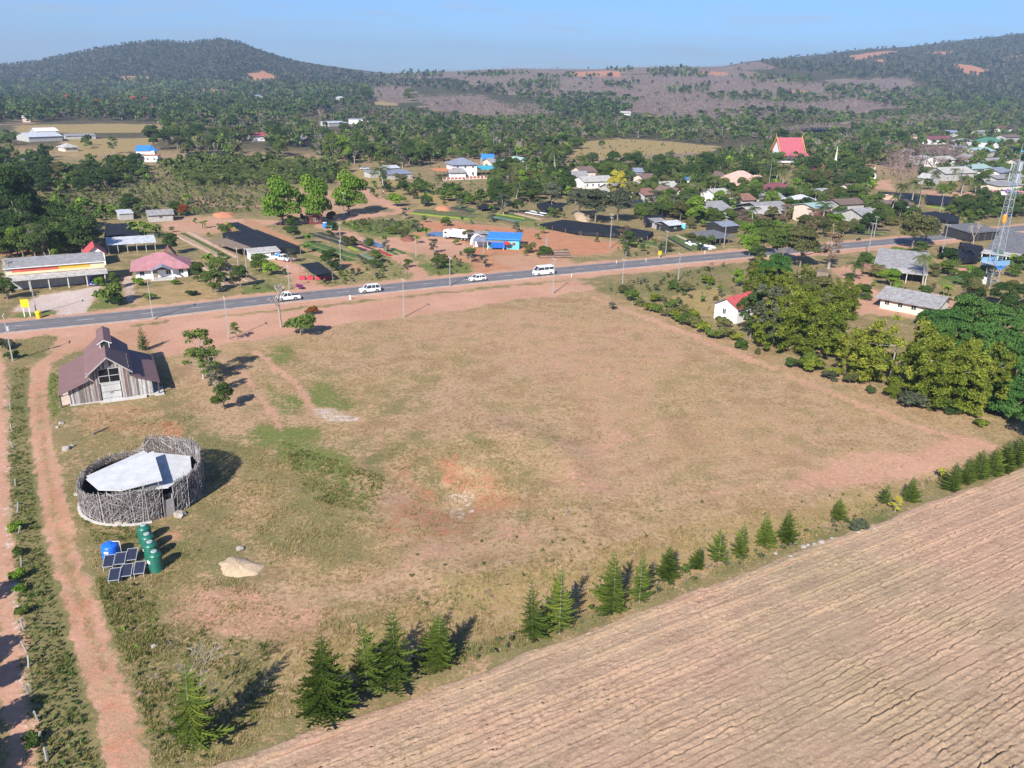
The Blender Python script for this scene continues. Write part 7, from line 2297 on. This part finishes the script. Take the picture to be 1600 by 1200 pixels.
# ------------------------------------------------------------------ woods: zones filled tree by tree
rz_ = random.Random(21)
ROADXY = [(p.x, p.y) for p in RC]
USEDL = set()
CAND = []       # kind, leaf, x, y, z, h, w, label, group
occ = {}
def free(x, y, r):
    c = 8.0
    i, j = int(x // c), int(y // c)
    for a in (-2, -1, 0, 1, 2):
        for b in (-2, -1, 0, 1, 2):
            for (px, py) in occ.get((i + a, j + b), ()):
                if (px - x) ** 2 + (py - y) ** 2 < r * r: return False
    return True
def zone(pp, n, sp, mixl, where, block=True):
    xs, ys = [a[0] for a in pp], [a[1] for a in pp]
    rng = np.random.default_rng(len(CAND) + 3)
    px = rng.uniform(min(xs), max(xs), n * 3)
    py = rng.uniform(min(ys), max(ys), n * 3)
    ins = inpoly(px, py, pp)
    px, py = px[ins][:n], py[ins][:n]
    pts = Pn(px, py)
    ok = ~np.isnan(pts[:, 0])
    pts = pts[ok]
    if block and len(pts):
        rd = sdline(pts[:, 0], pts[:, 1], ROADXY[::3])
        pts = pts[rd > 8]
    tot = sum(m[4] for m in mixl)
    for q in pts:
        s = max(sp, math.hypot(q[0], q[1]) * 4.2 / 1257) * rz_.uniform(.7, 1.2)
        if not free(q[0], q[1], min(s, 15)): continue
        if block and any((q[0] - b[0]) ** 2 + (q[1] - b[1]) ** 2 < b[2] ** 2 for b in BLOCK if abs(q[1] - b[1]) < 30): continue
        r = rz_.uniform(0, tot)
        for m in mixl:
            r -= m[4]
            if r <= 0: break
        occ.setdefault((int(q[0] // 8), int(q[1] // 8)), []).append((q[0], q[1]))
        ADJ = {'bamboo': 'yellow green', 'dark': 'dark green', 'mid': 'mid green', 'bright': 'bright green', 'olive': 'olive green', 'grey': 'grey green', 'palm': 'green', 'none': 'leafless grey', 'brown': 'leafless brown', 'lush': 'lush green'}
        NOUN = {'full': 'bushy tree', 'bamboo': 'bamboo clump', 'round': 'round crowned tree', 'spread': 'wide crowned tree', 'tall': 'slender tall tree', 'open': 'thin crowned tree', 'bare': 'tree', 'palm': 'coconut palm', 'oil_palm': 'oil palm', 'shrub': 'shrub', 'banana': 'banana plant'}
        nm = NOUN[m[0]]
        CAND.append((m[0], m[1], q[0], q[1], q[2], rz_.uniform(m[2], m[3]), rz_.uniform(.9, 1.2), (lambda nb: f"{ADJ[m[1]]} {nm} beside the {nb}" if nb and len(nb.split()) <= 8 and (m[0], m[1], nb) not in USEDL and not USEDL.add((m[0], m[1], nb)) else f"{ADJ[m[1]]} {nm} {where}")(next((b[3] for b in NEAR if (q[0] - b[0]) ** 2 + (q[1] - b[1]) ** 2 < b[2] ** 2), None)), f"{nm}s {where}"))
MIX = [('full', 'mid', 5, 9, 2), ('full', 'olive', 5, 8, 1), ('round', 'dark', 7, 12, 2.4), ('shrub', 'mid', 2.5, 4.5, 2), ('round', 'mid', 6, 11, 3), ('spread', 'dark', 8, 12, 1), ('round', 'olive', 6, 10, 2.8), ('open', 'grey', 6, 10, 2.5), ('tall', 'mid', 9, 14, 1), ('round', 'bright', 6, 9, .8), ('bare', 'none', 7, 11, 2.6), ('palm', 'palm', 8, 11, .5)]
DRY = [('round', 'grey', 6, 10, 2), ('round', 'olive', 6, 10, 2), ('open', 'grey', 6, 10, 2), ('bare', 'brown', 7, 11, 3), ('round', 'dark', 7, 11, 2), ('round', 'mid', 6, 10, 1.5)]
VILM = [('full', 'mid', 4, 7, 3), ('full', 'olive', 4, 6, 1.5), ('round', 'mid', 5, 8, 3), ('round', 'dark', 5, 9, 3), ('round', 'bright', 5, 8, 1.2), ('palm', 'palm', 8, 12, 1.6), ('banana', 'bright', 3.5, 5, 1.5), ('round', 'olive', 5, 8, 1.2), ('open', 'grey', 5, 8, 1), ('shrub', 'mid', 2, 3.5, 1.5)]
ORCH = [('full', 'mid', 4, 6, 2), ('full', 'dark', 5, 7, 2), ('round', 'mid', 5, 8, 3), ('round', 'dark', 6, 9, 3), ('round', 'olive', 5, 8, 1), ('shrub', 'mid', 3, 4.5, 1)]
zone([(-30, 245), (60, 250), (140, 262), (215, 258), (235, 285), (150, 300), (60, 305), (-30, 300)], 572, 5.8, ORCH, 'in the left orchard')
zone([(252, 262), (330, 252), (480, 254), (545, 268), (510, 288), (420, 288), (300, 292)], 924, 4.7, [('oil_palm', 'palm', 6, 8, 8), ('round', 'mid', 5, 8, 1)], 'in the oil palm grove')
zone([(-30, 300), (20, 300), (40, 330), (150, 395), (120, 405), (-30, 405)], 264, 5.0, [('round', 'dark', 7, 11, 3), ('round', 'mid', 6, 9, 2), ('spread', 'dark', 8, 12, 1)], 'behind the shop')
zone([(-30, 205), (30, 215), (150, 228), (100, 248), (-30, 250)], 198, 6.5, ORCH, 'round the poultry shed')
zone([(250, 198), (420, 190), (600, 200), (690, 250), (560, 258), (480, 248), (380, 245), (290, 245), (255, 225)], 924, 5.4, MIX, 'in the belt beyond the oil palms')
zone([(560, 200), (760, 192), (900, 196), (905, 230), (880, 260), (830, 250), (700, 250), (640, 262), (590, 262)], 1144, 5.4, MIX, 'behind the two storey house')
zone([(770, 262), (880, 250), (890, 310), (840, 318), (770, 325), (765, 290)], 352, 4.7, VILM + [('round', 'dark', 7, 10, 3)], 'left of the village')
zone([(600, 188), (900, 190), (1200, 186), (1235, 214), (1110, 226), (1010, 216), (880, 222), (700, 200)], 1144, 5.8, MIX, 'above the yellow field')
zone([(890, 258), (960, 262), (1105, 252), (1200, 228), (1215, 298), (1120, 312), (1000, 285), (890, 275)], 748, 5.0, VILM + MIX[:3], 'behind the village roofs')
zone([(1000, 300), (1100, 295), (1200, 310), (1310, 320), (1420, 325), (1420, 345), (1310, 332), (1160, 335), (1090, 350), (1000, 335)], 572, 4.7, VILM, 'between the village roofs')
zone([(1150, 398), (1190, 350), (1240, 345), (1285, 362), (1290, 380), (1245, 400), (1160, 395)], 50, 5, [('spread', 'mid', 6, 9, 3), ('round', 'olive', 5, 8, 3), ('open', 'brown', 6, 8, 2), ('round', 'bright', 5, 8, 2)], 'where the road passes behind the trees')
zone([(1170, 420), (1300, 455), (1340, 470), (1300, 520), (1180, 470)], 60, 4, [('round', 'olive', 4, 6, 2), ('bamboo', 'bamboo', 7, 9, 1), ('shrub', 'mid', 2, 4, 2)], 'between the bamboo and the huts')
VS = [('full', 'mid', 3, 5.5, 3), ('full', 'bright', 3, 5, 1.2), ('banana', 'bright', 3, 4.5, 1.5), ('shrub', 'mid', 2, 3.5, 2), ('full', 'olive', 3, 5, 1.5), ('palm', 'palm', 8, 11, .8), ('round', 'dark', 5, 7.5, 1.5)]
zone([(985, 300), (1100, 296), (1240, 312), (1430, 325), (1430, 350), (1320, 368), (1160, 366), (1090, 358), (990, 342)], 230, 3.6, VS, 'in the gardens of the village')
zone([(1300, 400), (1345, 405), (1500, 395), (1640, 420), (1640, 450), (1480, 470), (1320, 470)], 70, 5, VS, 'in the yards right of the bamboo')
zone([(1440, 250), (1640, 255), (1640, 335), (1500, 325), (1440, 296)], 190, 4.5, VS, 'among the houses beyond the mast')
zone([(560, 262), (640, 285), (700, 300), (770, 300), (760, 320), (690, 322), (600, 306), (560, 296)], 26, 7, VS, 'on the tan field below the terrace')
NV = [('full', 'mid', 2, 4, 3), ('shrub', 'mid', 1.2, 2.5, 3), ('full', 'olive', 2, 4, 2), ('banana', 'bright', 2.5, 4, 1), ('round', 'dark', 4, 6, 1), ('open', 'grey', 3, 5, 1)]
zone([(240, 340), (640, 330), (1000, 372), (1140, 385), (1140, 398), (960, 405), (860, 420), (640, 440), (440, 462), (340, 462), (300, 400)], 150, 6, NV, 'among the nursery plots')
zone([(560, 290), (760, 318), (900, 335), (880, 342), (700, 330), (560, 310)], 70, 5, NV, 'along the lane behind the orange yard')
zone([(1240, 262), (1340, 240), (1370, 290), (1340, 325), (1240, 308)], 352, 5.0, VILM + MIX[:4], 'below the temple')
zone([(1200, 222), (1300, 215), (1450, 205), (1440, 240), (1380, 262), (1330, 262), (1265, 255), (1205, 258)], 572, 5.8, MIX, 'round the temple')
zone([(1372, 236), (1500, 236), (1525, 262), (1480, 275), (1400, 285)], 330, 5.0, [('bare', 'brown', 8, 11, 8), ('round', 'dark', 5, 8, 1)], 'in the leafless grove')
zone([(1430, 200), (1640, 196), (1640, 300), (1560, 295), (1500, 260), (1500, 232), (1440, 225)], 660, 5.8, VILM + MIX[:5], 'between the houses at the right edge')
zone([(1300, 190), (1640, 178), (1640, 200), (1430, 206), (1300, 216)], 572, 6.5, MIX, 'above the right hand houses')
zone([(1430, 345), (1500, 350), (1600, 338), (1640, 350), (1600, 330), (1500, 322)], 110, 5.0, ORCH, 'along the road by the mast')
zone([(80, 310), (160, 325), (165, 345), (130, 350), (80, 330)], 57, 4.3, [('shrub', 'mid', 2.5, 4, 2), ('round', 'bright', 4, 6, 1)], 'on the grass left of the shacks')
zone([(1440, 500), (1480, 500), (1620, 560), (1640, 640), (1560, 660), (1480, 570)], 198, 2.9, [('shrub', 'lush', 2.5, 4.5, 3), ('round', 'lush', 4, 6, 2)], 'in the thicket behind the bamboo', False)
zone([(-60, 132), (120, 126), (420, 130), (580, 140), (580, 160), (500, 178), (440, 190), (300, 193), (150, 188), (-60, 196)], 3900, 6.5, [('round', 'dark', 10, 15, 4), ('round', 'mid', 9, 14, 3), ('tall', 'dark', 12, 17, 1.5), ('open', 'grey', 9, 13, 1.5), ('round', 'olive', 8, 12, 2), ('bare', 'brown', 8, 12, 2)], 'in the woods below the left hill')
zone([(560, 166), (760, 190), (960, 199), (1180, 192), (1640, 174), (1640, 186), (1200, 198), (900, 202), (600, 198), (500, 190)], 1500, 6.5, DRY, 'in the dry woods of the valley')
zone([(1180, 190), (1380, 180), (1640, 156), (1640, 178), (1300, 196)], 900, 6.5, MIX, 'on the right hand valley side')

CAND.sort(key=lambda c: -c[5] / math.hypot(c[2], c[3]))
cnt, cnt_g, rest = {}, {}, []
LIM = {'full': 290, 'round': 280, 'bare': 90, 'open': 80, 'tall': 50, 'spread': 60, 'palm': 70, 'oil_palm': 130, 'shrub': 60, 'banana': 60}
for c in CAND:
    k = c[0]
    if cnt.get(k, 0) < LIM.get(k, 100):
        cnt[k] = cnt.get(k, 0) + 1
        plant(c[0], c[1], c[2], c[3], c[5], c[7], c[8], c[6], c[4])
    else:
        rest.append((c[0], c[1], c[2], c[3], c[4], c[5], c[6]))
print("zone trees", len(CAND), "single", len(CAND) - len(rest), "rest", len(rest))

# ------------------------------------------------------------------ what nobody could count
TONES = {'bamboo': ((.07, .10, .014), (.2, .22, .036)), 'dark': ((.028, .055, .018), (.075, .11, .032)), 'mid': ((.048, .084, .022), (.115, .155, .04)), 'bright': ((.075, .135, .018), (.15, .22, .035)), 'olive': ((.075, .085, .030), (.135, .130, .050)),
         'grey': ((.050, .062, .035), (.105, .115, .070)), 'lush': ((.035, .085, .022), (.075, .150, .035)), 'palm': ((.050, .075, .022), (.120, .140, .045)), 'none': ((.20, .165, .14), (.29, .24, .20)), 'brown': ((.15, .105, .095), (.235, .17, .15)),
         'plant': ((.18, .145, .125), (.265, .215, .185)), 'pale': ((.30, .235, .20), (.36, .29, .24)), 'hill': ((.020, .040, .022), (.052, .066, .036))}
def lod(seed, n, kind):
    rng = np.random.default_rng(seed)
    if kind in ('bare', 'brush'):
        C = [(rng.uniform(-.25, .25), rng.uniform(-.25, .25), rng.uniform(.4, .85)) for _ in range(8)]
        R = [(.17, .17, .2)] * 8
        V, F, Tn = leaves(C, R, n, .10 if n < 24 else .075 if n < 60 else .055, rng, shell=(.2, 1.1), aspect=3.2, jit=1.5)
    else:
        C = [(rng.uniform(-.22, .22), rng.uniform(-.22, .22), rng.uniform(.35, .82)) for _ in range(7)]
        R = [(.2, .2, .17)] * 7
        V, F, Tn = leaves(C, R, n, .28 if n < 16 else .22 if n < 24 else .155 if n < 60 else .11, rng, shell=(.55, 1.05))
    return V, Tn
LODS = {(k, n): [lod(s + n, n, k) for s in range(7)] for k in ('leaf', 'bare') for n in (110, 44, 20, 12)}
def woods(name, items, label, cat):
    Vs, Cs = [], []
    for kind, lm, x, y, z, h, w in items:
        d = math.hypot(x, y)
        n = (20 if h < .6 else 44) if h < 1.4 else 110 if d < 700 else (44 if d < 1500 else 20 if d < 1900 else 12)
        V, Tn = LODS[('bare' if kind in ('bare', 'brush') else 'leaf', n)][rz_.randrange(7)]
        a = rz_.uniform(0, 6.28)
        ca, sa = math.cos(a), math.sin(a)
        s = h * w
        Vs.append(np.stack([x + s * (V[:, 0] * ca - V[:, 1] * sa), y + s * (V[:, 0] * sa + V[:, 1] * ca), z - .15 * h + h * 1.1 * V[:, 2]], 1))
        ta, tb = TONES[lm]
        b = rz_.uniform(.7, 1.25) * 1.2
        Cs.append((np.array(ta) * (1 - Tn[:, None]) + np.array(tb) * Tn[:, None]) * b)
    V = np.concatenate(Vs)
    o = link(name, npmesh(name, V, np.arange(len(V)).reshape(-1, 4), np.concatenate(Cs)), None, WOODM)
    print(name, len(items), "trees", len(V) // 2, "tris")
    return tag(o, label, cat, None, 'stuff')
WOODM = leafmat("far_foliage", None, None, vcol=True, trans=.15)
EXTRA = []
woods('far_wood', rest, 'far mixed woods of the valley floor reading as one mass', 'woods')

def fill(pp, dx, dy, mixl, jitter=.5, keep=1.0):
    xs, ys = [a[0] for a in pp], [a[1] for a in pp]
    gx, gy = np.meshgrid(np.arange(min(xs), max(xs), dx), np.arange(min(ys), max(ys), dy))
    rng = np.random.default_rng(int(min(xs)) + 999)
    px = (gx + rng.uniform(-jitter, jitter, gx.shape) * dx).ravel()
    py = (gy + rng.uniform(-jitter, jitter, gx.shape) * dy).ravel()
    m = inpoly(px, py, pp) & (rng.uniform(size=len(px)) < keep)
    pts = Pn(px[m], py[m])
    tot = sum(k[4] for k in mixl)
    out = []
    for q in pts[~np.isnan(pts[:, 0])]:
        r = rz_.uniform(0, tot)
        for k in mixl:
            r -= k[4]
            if r <= 0: break
        out.append((k[0], k[1], q[0], q[1], q[2], rz_.uniform(k[2], k[3]), rz_.uniform(.9, 1.3)))
    if CLEAR and out:
        xa, ya = np.array([o[2] for o in out]), np.array([o[3] for o in out])
        bad = np.zeros(len(out), bool)
        for c in CLEAR:
            if len(c) > 2: bad |= inpoly(xa, ya, c)
        out = [o for o, b_ in zip(out, bad) if not b_]
    return out
SC = [('leaf', 'mid', .6, 1.9, 3), ('leaf', 'olive', .5, 1.5, 5), ('leaf', 'bright', .8, 2.0, 1), ('leaf', 'grey', .8, 2.4, 2), ('bare', 'brown', 1.2, 2.8, 1)]
sc = []
for pp, dx, dy, kp in (([(0, 250), (240, 262), (420, 290), (440, 330), (300, 335), (160, 345), (60, 330), (0, 300)], 5.5, 2.0, .75), ([(560, 262), (760, 262), (880, 262), (900, 320), (780, 325), (740, 310), (640, 285)], 9, 3.4, .4), ([(300, 200), (600, 200), (890, 200), (900, 262), (560, 262), (300, 250)], 8, 3, .5),
        ([(890, 200), (1240, 215), (1250, 300), (1100, 320), (890, 300)], 8, 3, .4), ([(1000, 300), (1430, 310), (1430, 350), (1160, 350), (1000, 340)], 11, 4, .6), ([(1250, 250), (1640, 240), (1640, 340), (1400, 345), (1250, 320)], 11, 4.5, .35), ([(935, 450), (1146, 414), (1150, 470), (1050, 480), (985, 470)], 13, 6, .35), ([(1300, 415), (1640, 400), (1640, 460), (1500, 470), (1300, 470)], 16, 8, .3), ([(0, 335), (150, 345), (160, 440), (0, 470)], 14, 7, .5),
        ([(560, 345), (640, 347), (672, 362), (590, 366), (520, 352)], 6, 3, .9), ([(355, 466), (405, 440), (440, 448), (430, 470)], 14, 7, .4), ([(655, 415), (705, 403), (735, 415), (740, 430), (680, 434)], 9, 5, .5), ([(545, 410), (640, 410), (640, 435), (500, 448)], 11, 6, .6), ([(960, 388), (1050, 372), (1040, 398), (985, 405)], 10, 5, .4)):
    for it in fill(pp, dx, dy, SC, keep=kp):
        x, y = it[2], it[3]
        if any((x - b[0]) ** 2 + (y - b[1]) ** 2 < (b[2] * .85) ** 2 for b in BLOCK if abs(y - b[1]) < 25): continue
        sc.append(it)
rdv = sdline(np.array([i[2] for i in sc]), np.array([i[3] for i in sc]), ROADXY)
woods('scrub', [i for i, d in zip(sc, rdv) if d > 7], 'low scrub and weeds between the trees and plots across the road', 'scrub')
lw = []
for pp, dx, dy, mm in (([(44, 575), (60, 700), (90, 850), (133, 1000), (184, 1205), (60, 1205), (40, 1000), (26, 850), (18, 700), (24, 575)], 6.5, 6.5, [('leaf', 'lush', .12, .38, 2), ('leaf', 'mid', .12, .4, 3), ('leaf', 'olive', .12, .4, 5), ('leaf', 'grey', .12, .3, 3), ('leaf', 'dark', .15, .45, 2)]),
        ([(240, 1000), (330, 985), (420, 1030), (440, 1090), (330, 1190), (240, 1195), (215, 1110)], 22, 20, [('leaf', 'olive', .2, .5, 4), ('leaf', 'grey', .2, .5, 3), ('leaf', 'mid', .2, .4, 1), ('bare', 'none', .6, 1.3, 3)]),
        ([(490, 1110), (640, 1058), (900, 988), (1100, 903), (1300, 842), (1470, 755), (1460, 745), (1280, 826), (1080, 885), (900, 965), (640, 1035)], 15, 9, [('leaf', 'olive', .3, .8, 4), ('leaf', 'grey', .3, .8, 3), ('leaf', 'mid', .3, .8, 2), ('bare', 'none', .6, 1.2, 2)]),
        ([(155, 900), (240, 925), (262, 1000), (215, 1060), (185, 1000)], 14, 13, [('leaf', 'bright', .2, .5, 3), ('leaf', 'olive', .3, .6, 3)]), ([(640, 870), (900, 800), (1100, 780), (1400, 745), (1300, 810), (1000, 900), (640, 960)], 30, 20, [('leaf', 'olive', .2, .5, 3), ('bare', 'none', .4, .9, 2)])):
    lw += fill(pp, dx, dy, mm, keep=.75)
td = sdline(np.array([i[2] for i in lw]), np.array([i[3] for i in lw]), wpoly(TRACK))
lw = [i for i, d_ in zip(lw, td) if d_ > 2.0]
lw = [i for i, s_ in zip(lw, field_st(np.array([i[2] for i in lw]), np.array([i[3] for i in lw]))[1]) if s_ < -.4]
woods('low_weeds', lw, 'leafy low weeds along the track and the field edge', 'weeds')
HM = [('leaf', 'hill', 6, 9, 8), ('leaf', 'grey', 5, 8, 2), ('bare', 'plant', 6, 9, 3)]
hw_ = fill([(-20, 98), (50, 92), (100, 84), (150, 73), (200, 64), (240, 61), (290, 65), (340, 59), (372, 65), (400, 77), (450, 94), (500, 104), (560, 113), (580, 135), (420, 130), (200, 126), (-20, 134)], 3.3, 1.6, HM)
hw_ += fill([(1180, 97), (1200, 93), (1300, 82), (1400, 72), (1500, 62), (1610, 51), (1620, 150), (1560, 165), (1480, 150), (1440, 128), (1320, 120), (1240, 112)], 3.5, 1.8, [('leaf', 'hill', 7, 11, 5), ('leaf', 'grey', 6, 10, 3), ('leaf', 'dark', 7, 10, 1), ('bare', 'plant', 6, 10, 5)], keep=.75)
hw_ += fill([(535, 112), (640, 122), (770, 136), (800, 150), (640, 137), (582, 138), (556, 128)], 4.4, 2.0, [('bare', 'plant', 7, 9, 5), ('leaf', 'grey', 7, 11, 2), ('leaf', 'hill', 8, 12, 2)], keep=.9)
woods('hill_forest', hw_, 'bluish forest covering the two far hills', 'forest')
pl_ = []
PM = [('bare', 'plant', 7, 9, 9), ('bare', 'brown', 7, 9, 2), ('leaf', 'grey', 6, 9, .25)]
for pp, dx, dy in (([(560, 112), (700, 109), (1000, 101), (1180, 97), (1220, 112), (1000, 116), (820, 118), (640, 122)], 4.2, 1.7), ([(584, 138), (632, 136), (640, 162), (586, 159)], 4, 2.2), ([(642, 153), (745, 151), (800, 171), (800, 187), (660, 168)], 4, 2.2),
        ([(700, 123), (1000, 119), (1150, 110), (1250, 130), (1480, 145), (1400, 166), (1180, 188), (1040, 182), (960, 165), (820, 150), (760, 138)], 4.2, 2.0),
        ([(1180, 213), (1500, 191), (1490, 183), (1380, 189)], 4.5, 2.4), ([(0, 152), (40, 152), (70, 186), (0, 190)], 5, 3), ([(1290, 126), (1420, 121), (1440, 137), (1330, 139)], 4.2, 1.9), ([(810, 168), (860, 166), (880, 186), (800, 184)], 4, 2.2)):
    pl_ += fill(pp, dx, dy, PM)
woods('leafless_plantation', pl_, 'brown leafless tree plantations on the far slopes', 'plantation')
gb = []
GMX = [('leaf', 'dark', 9, 13, 3), ('leaf', 'mid', 8, 12, 3), ('leaf', 'hill', 9, 13, 2)]
for pp in ([(830, 122), (980, 106), (1000, 110), (960, 122), (850, 126)], [(1010, 112), (1060, 106), (1110, 114), (1100, 124), (1020, 122)], [(935, 128), (1000, 130), (985, 141), (950, 138)], [(1040, 140), (1110, 134), (1105, 147), (1050, 149)], [(800, 128), (880, 130), (872, 145), (800, 142)],
           [(1150, 120), (1270, 122), (1260, 132), (1160, 130)], [(700, 118), (800, 112), (830, 116), (760, 124)], [(840, 160), (930, 158), (990, 172), (950, 188), (870, 186), (838, 172)], [(760, 136), (830, 134), (830, 142), (770, 142)], [(1280, 135), (1480, 145), (1620, 160), (1600, 176), (1400, 170), (1300, 152)], [(640, 112), (700, 116), (690, 124), (600, 122)], [(780, 148), (960, 150), (1000, 164), (920, 158), (800, 156)], [(1100, 150), (1230, 146), (1320, 160), (1250, 166), (1120, 160)], [(1080, 184), (1260, 186), (1300, 178), (1180, 176)]):
    gb += fill(pp, 5, 2.4, GMX, keep=.55)
woods('green_groves', gb, 'dark green groves between the far plantations', 'groves')

# low grass and weeds on the near ground
def tufts(name, polys, label, cat, colors, hmin, hmax, blades, width, seed):
    rng = np.random.default_rng(seed)
    Xs, Ys = [], []
    for pp, n in polys:
        w = wpoly(pp)
        xs, ys = [a[0] for a in w], [a[1] for a in w]
        x, y = rng.uniform(min(xs), max(xs), n * 3), rng.uniform(min(ys), max(ys), n * 3)
        m = inpoly(x, y, w) & (wob(x, y, 1.9, 3) + wob(x, y, .7, 4) * .6 + rng.uniform(-.5, .5, len(x)) > -.35)
        s, t = field_st(x, y)
        m &= (t < -.1 + rng.uniform(-.5, .3, len(x))) & (sdline(x, y, wpoly(TRACK)) > 1.7)
        m &= (np.hypot(x + 42.4, y - 82.5) > 7.0)
        Xs.append(x[m][:n]); Ys.append(y[m][:n])
    x, y = np.concatenate(Xs), np.concatenate(Ys)
    z = terrain(x, y)
    N = len(x)
    h = rng.uniform(hmin, hmax, N) * (.7 + .5 * np.clip(wob(x, y, 2.6, 8), -.5, 1))
    V = np.zeros((N, blades, 3, 3))
    a = rng.uniform(0, 6.28, (N, blades))
    lean = rng.uniform(.15, .9, (N, blades)) * h[:, None]
    bw = width * rng.uniform(.6, 1.3, (N, blades))
    ox, oy = rng.normal(0, .07, (N, blades)), rng.normal(0, .07, (N, blades))
    bx, by = x[:, None] + ox, y[:, None] + oy
    V[:, :, 0] = np.stack([bx - np.sin(a) * bw, by + np.cos(a) * bw, np.broadcast_to(z[:, None] - .03, bx.shape)], -1)
    V[:, :, 1] = np.stack([bx + np.sin(a) * bw, by - np.cos(a) * bw, np.broadcast_to(z[:, None] - .03, bx.shape)], -1)
    V[:, :, 2] = np.stack([bx + np.cos(a) * lean, by + np.sin(a) * lean, z[:, None] + h[:, None] * rng.uniform(.6, 1, (N, blades))], -1)
    cs = np.array(colors)
    ci = np.clip((wob(x, y, 4.5, 5) * .5 + .5 + rng.normal(0, .22, N)) * len(cs), 0, len(cs) - 1).astype(int)
    c = cs[ci] * rng.uniform(.75, 1.25, (N, 1))
    C = np.repeat(c, blades, 0)
    o = link(name, npmesh(name, V.reshape(-1, 3), np.arange(N * blades * 3).reshape(-1, 3), C), None, GRASSM)
    tag(o, label, cat, None, 'stuff')
GRASSM = leafmat("grass_blades", None, None, vcol=True, trans=.3)
tufts('dry_grass', [([(225, 1200), (160, 1000), (140, 860), (300, 850), (460, 960), (640, 925), (900, 860), (1100, 815), (1100, 900), (900, 985), (640, 1055), (490, 1105), (340, 1200)], 15000), ([(1100, 815), (1400, 745), (1480, 760), (1280, 845), (1100, 900)], 3000),
      ([(120, 640), (300, 640), (350, 740), (400, 860), (330, 880), (300, 850), (130, 850), (100, 740)], 4500), ([(330, 690), (460, 700), (640, 850), (600, 900), (470, 935), (400, 860)], 4500), ([(930, 452), (1146, 412), (1150, 500), (1040, 480)], 2500), ([(380, 545), (640, 496), (925, 462), (1200, 565), (1540, 672), (1400, 740), (900, 845), (640, 850), (400, 740)], 15000), ([(600, 690), (780, 690), (900, 790), (820, 850), (640, 850)], 2500),
      ([(20, 530), (92, 524), (80, 545), (40, 560)], 500)],
      'dry yellowish grass tufts on the near ground', 'grass', [(.40, .29, .14), (.34, .26, .11), (.27, .24, .09), (.44, .33, .18), (.20, .21, .07)], .16, .42, 5, .028, 1)
tufts('green_weeds', [([(50, 575), (62, 700), (92, 850), (135, 1000), (186, 1210), (40, 1210), (30, 1000), (20, 850), (12, 700), (20, 575)], 13000), ([(480, 1110), (640, 1060), (900, 990), (1100, 905), (1480, 755), (1470, 740), (1080, 880), (900, 960), (640, 1030)], 4500), ([(230, 1010), (330, 980), (420, 1010), (440, 1080), (330, 1190), (240, 1190), (200, 1080)], 1100),
      ([(150, 900), (240, 930), (260, 1000), (200, 1040), (165, 980)], 1200), ([(130, 770), (170, 810), (210, 830), (250, 820), (240, 840), (150, 850), (120, 800)], 700), ([(440, 690), (600, 745), (585, 805), (480, 780)], 1500), ([(75, 585), (95, 575), (96, 640), (80, 655)], 500)],
      'green weeds along the track and the field edge', 'weeds', [(.095, .14, .035), (.14, .18, .045), (.19, .20, .06), (.24, .22, .08)], .18, .45, 6, .045, 2)

# ------------------------------------------------------------------ haze
hz = MB().box(-8200, -160, -3.5, 8200, 7900, 330).build('haze', None)
hm = bpy.data.materials.new("haze")
hm.use_nodes = True
n, l = hm.node_tree.nodes, hm.node_tree.links
n.remove(n["Principled BSDF"])
pv = n.new("ShaderNodeVolumePrincipled")
pv.inputs['Color'].default_value = (.62, .78, 1.0, 1)
pv.inputs['Density'].default_value = HAZE_D
pv.inputs['Anisotropy'].default_value = .2
l.new(pv.outputs[0], n["Material Output"].inputs['Volume'])
hz.data.materials.append(hm)
tag(hz, 'pale blue air between the camera and the far hills', 'haze', None, 'stuff')
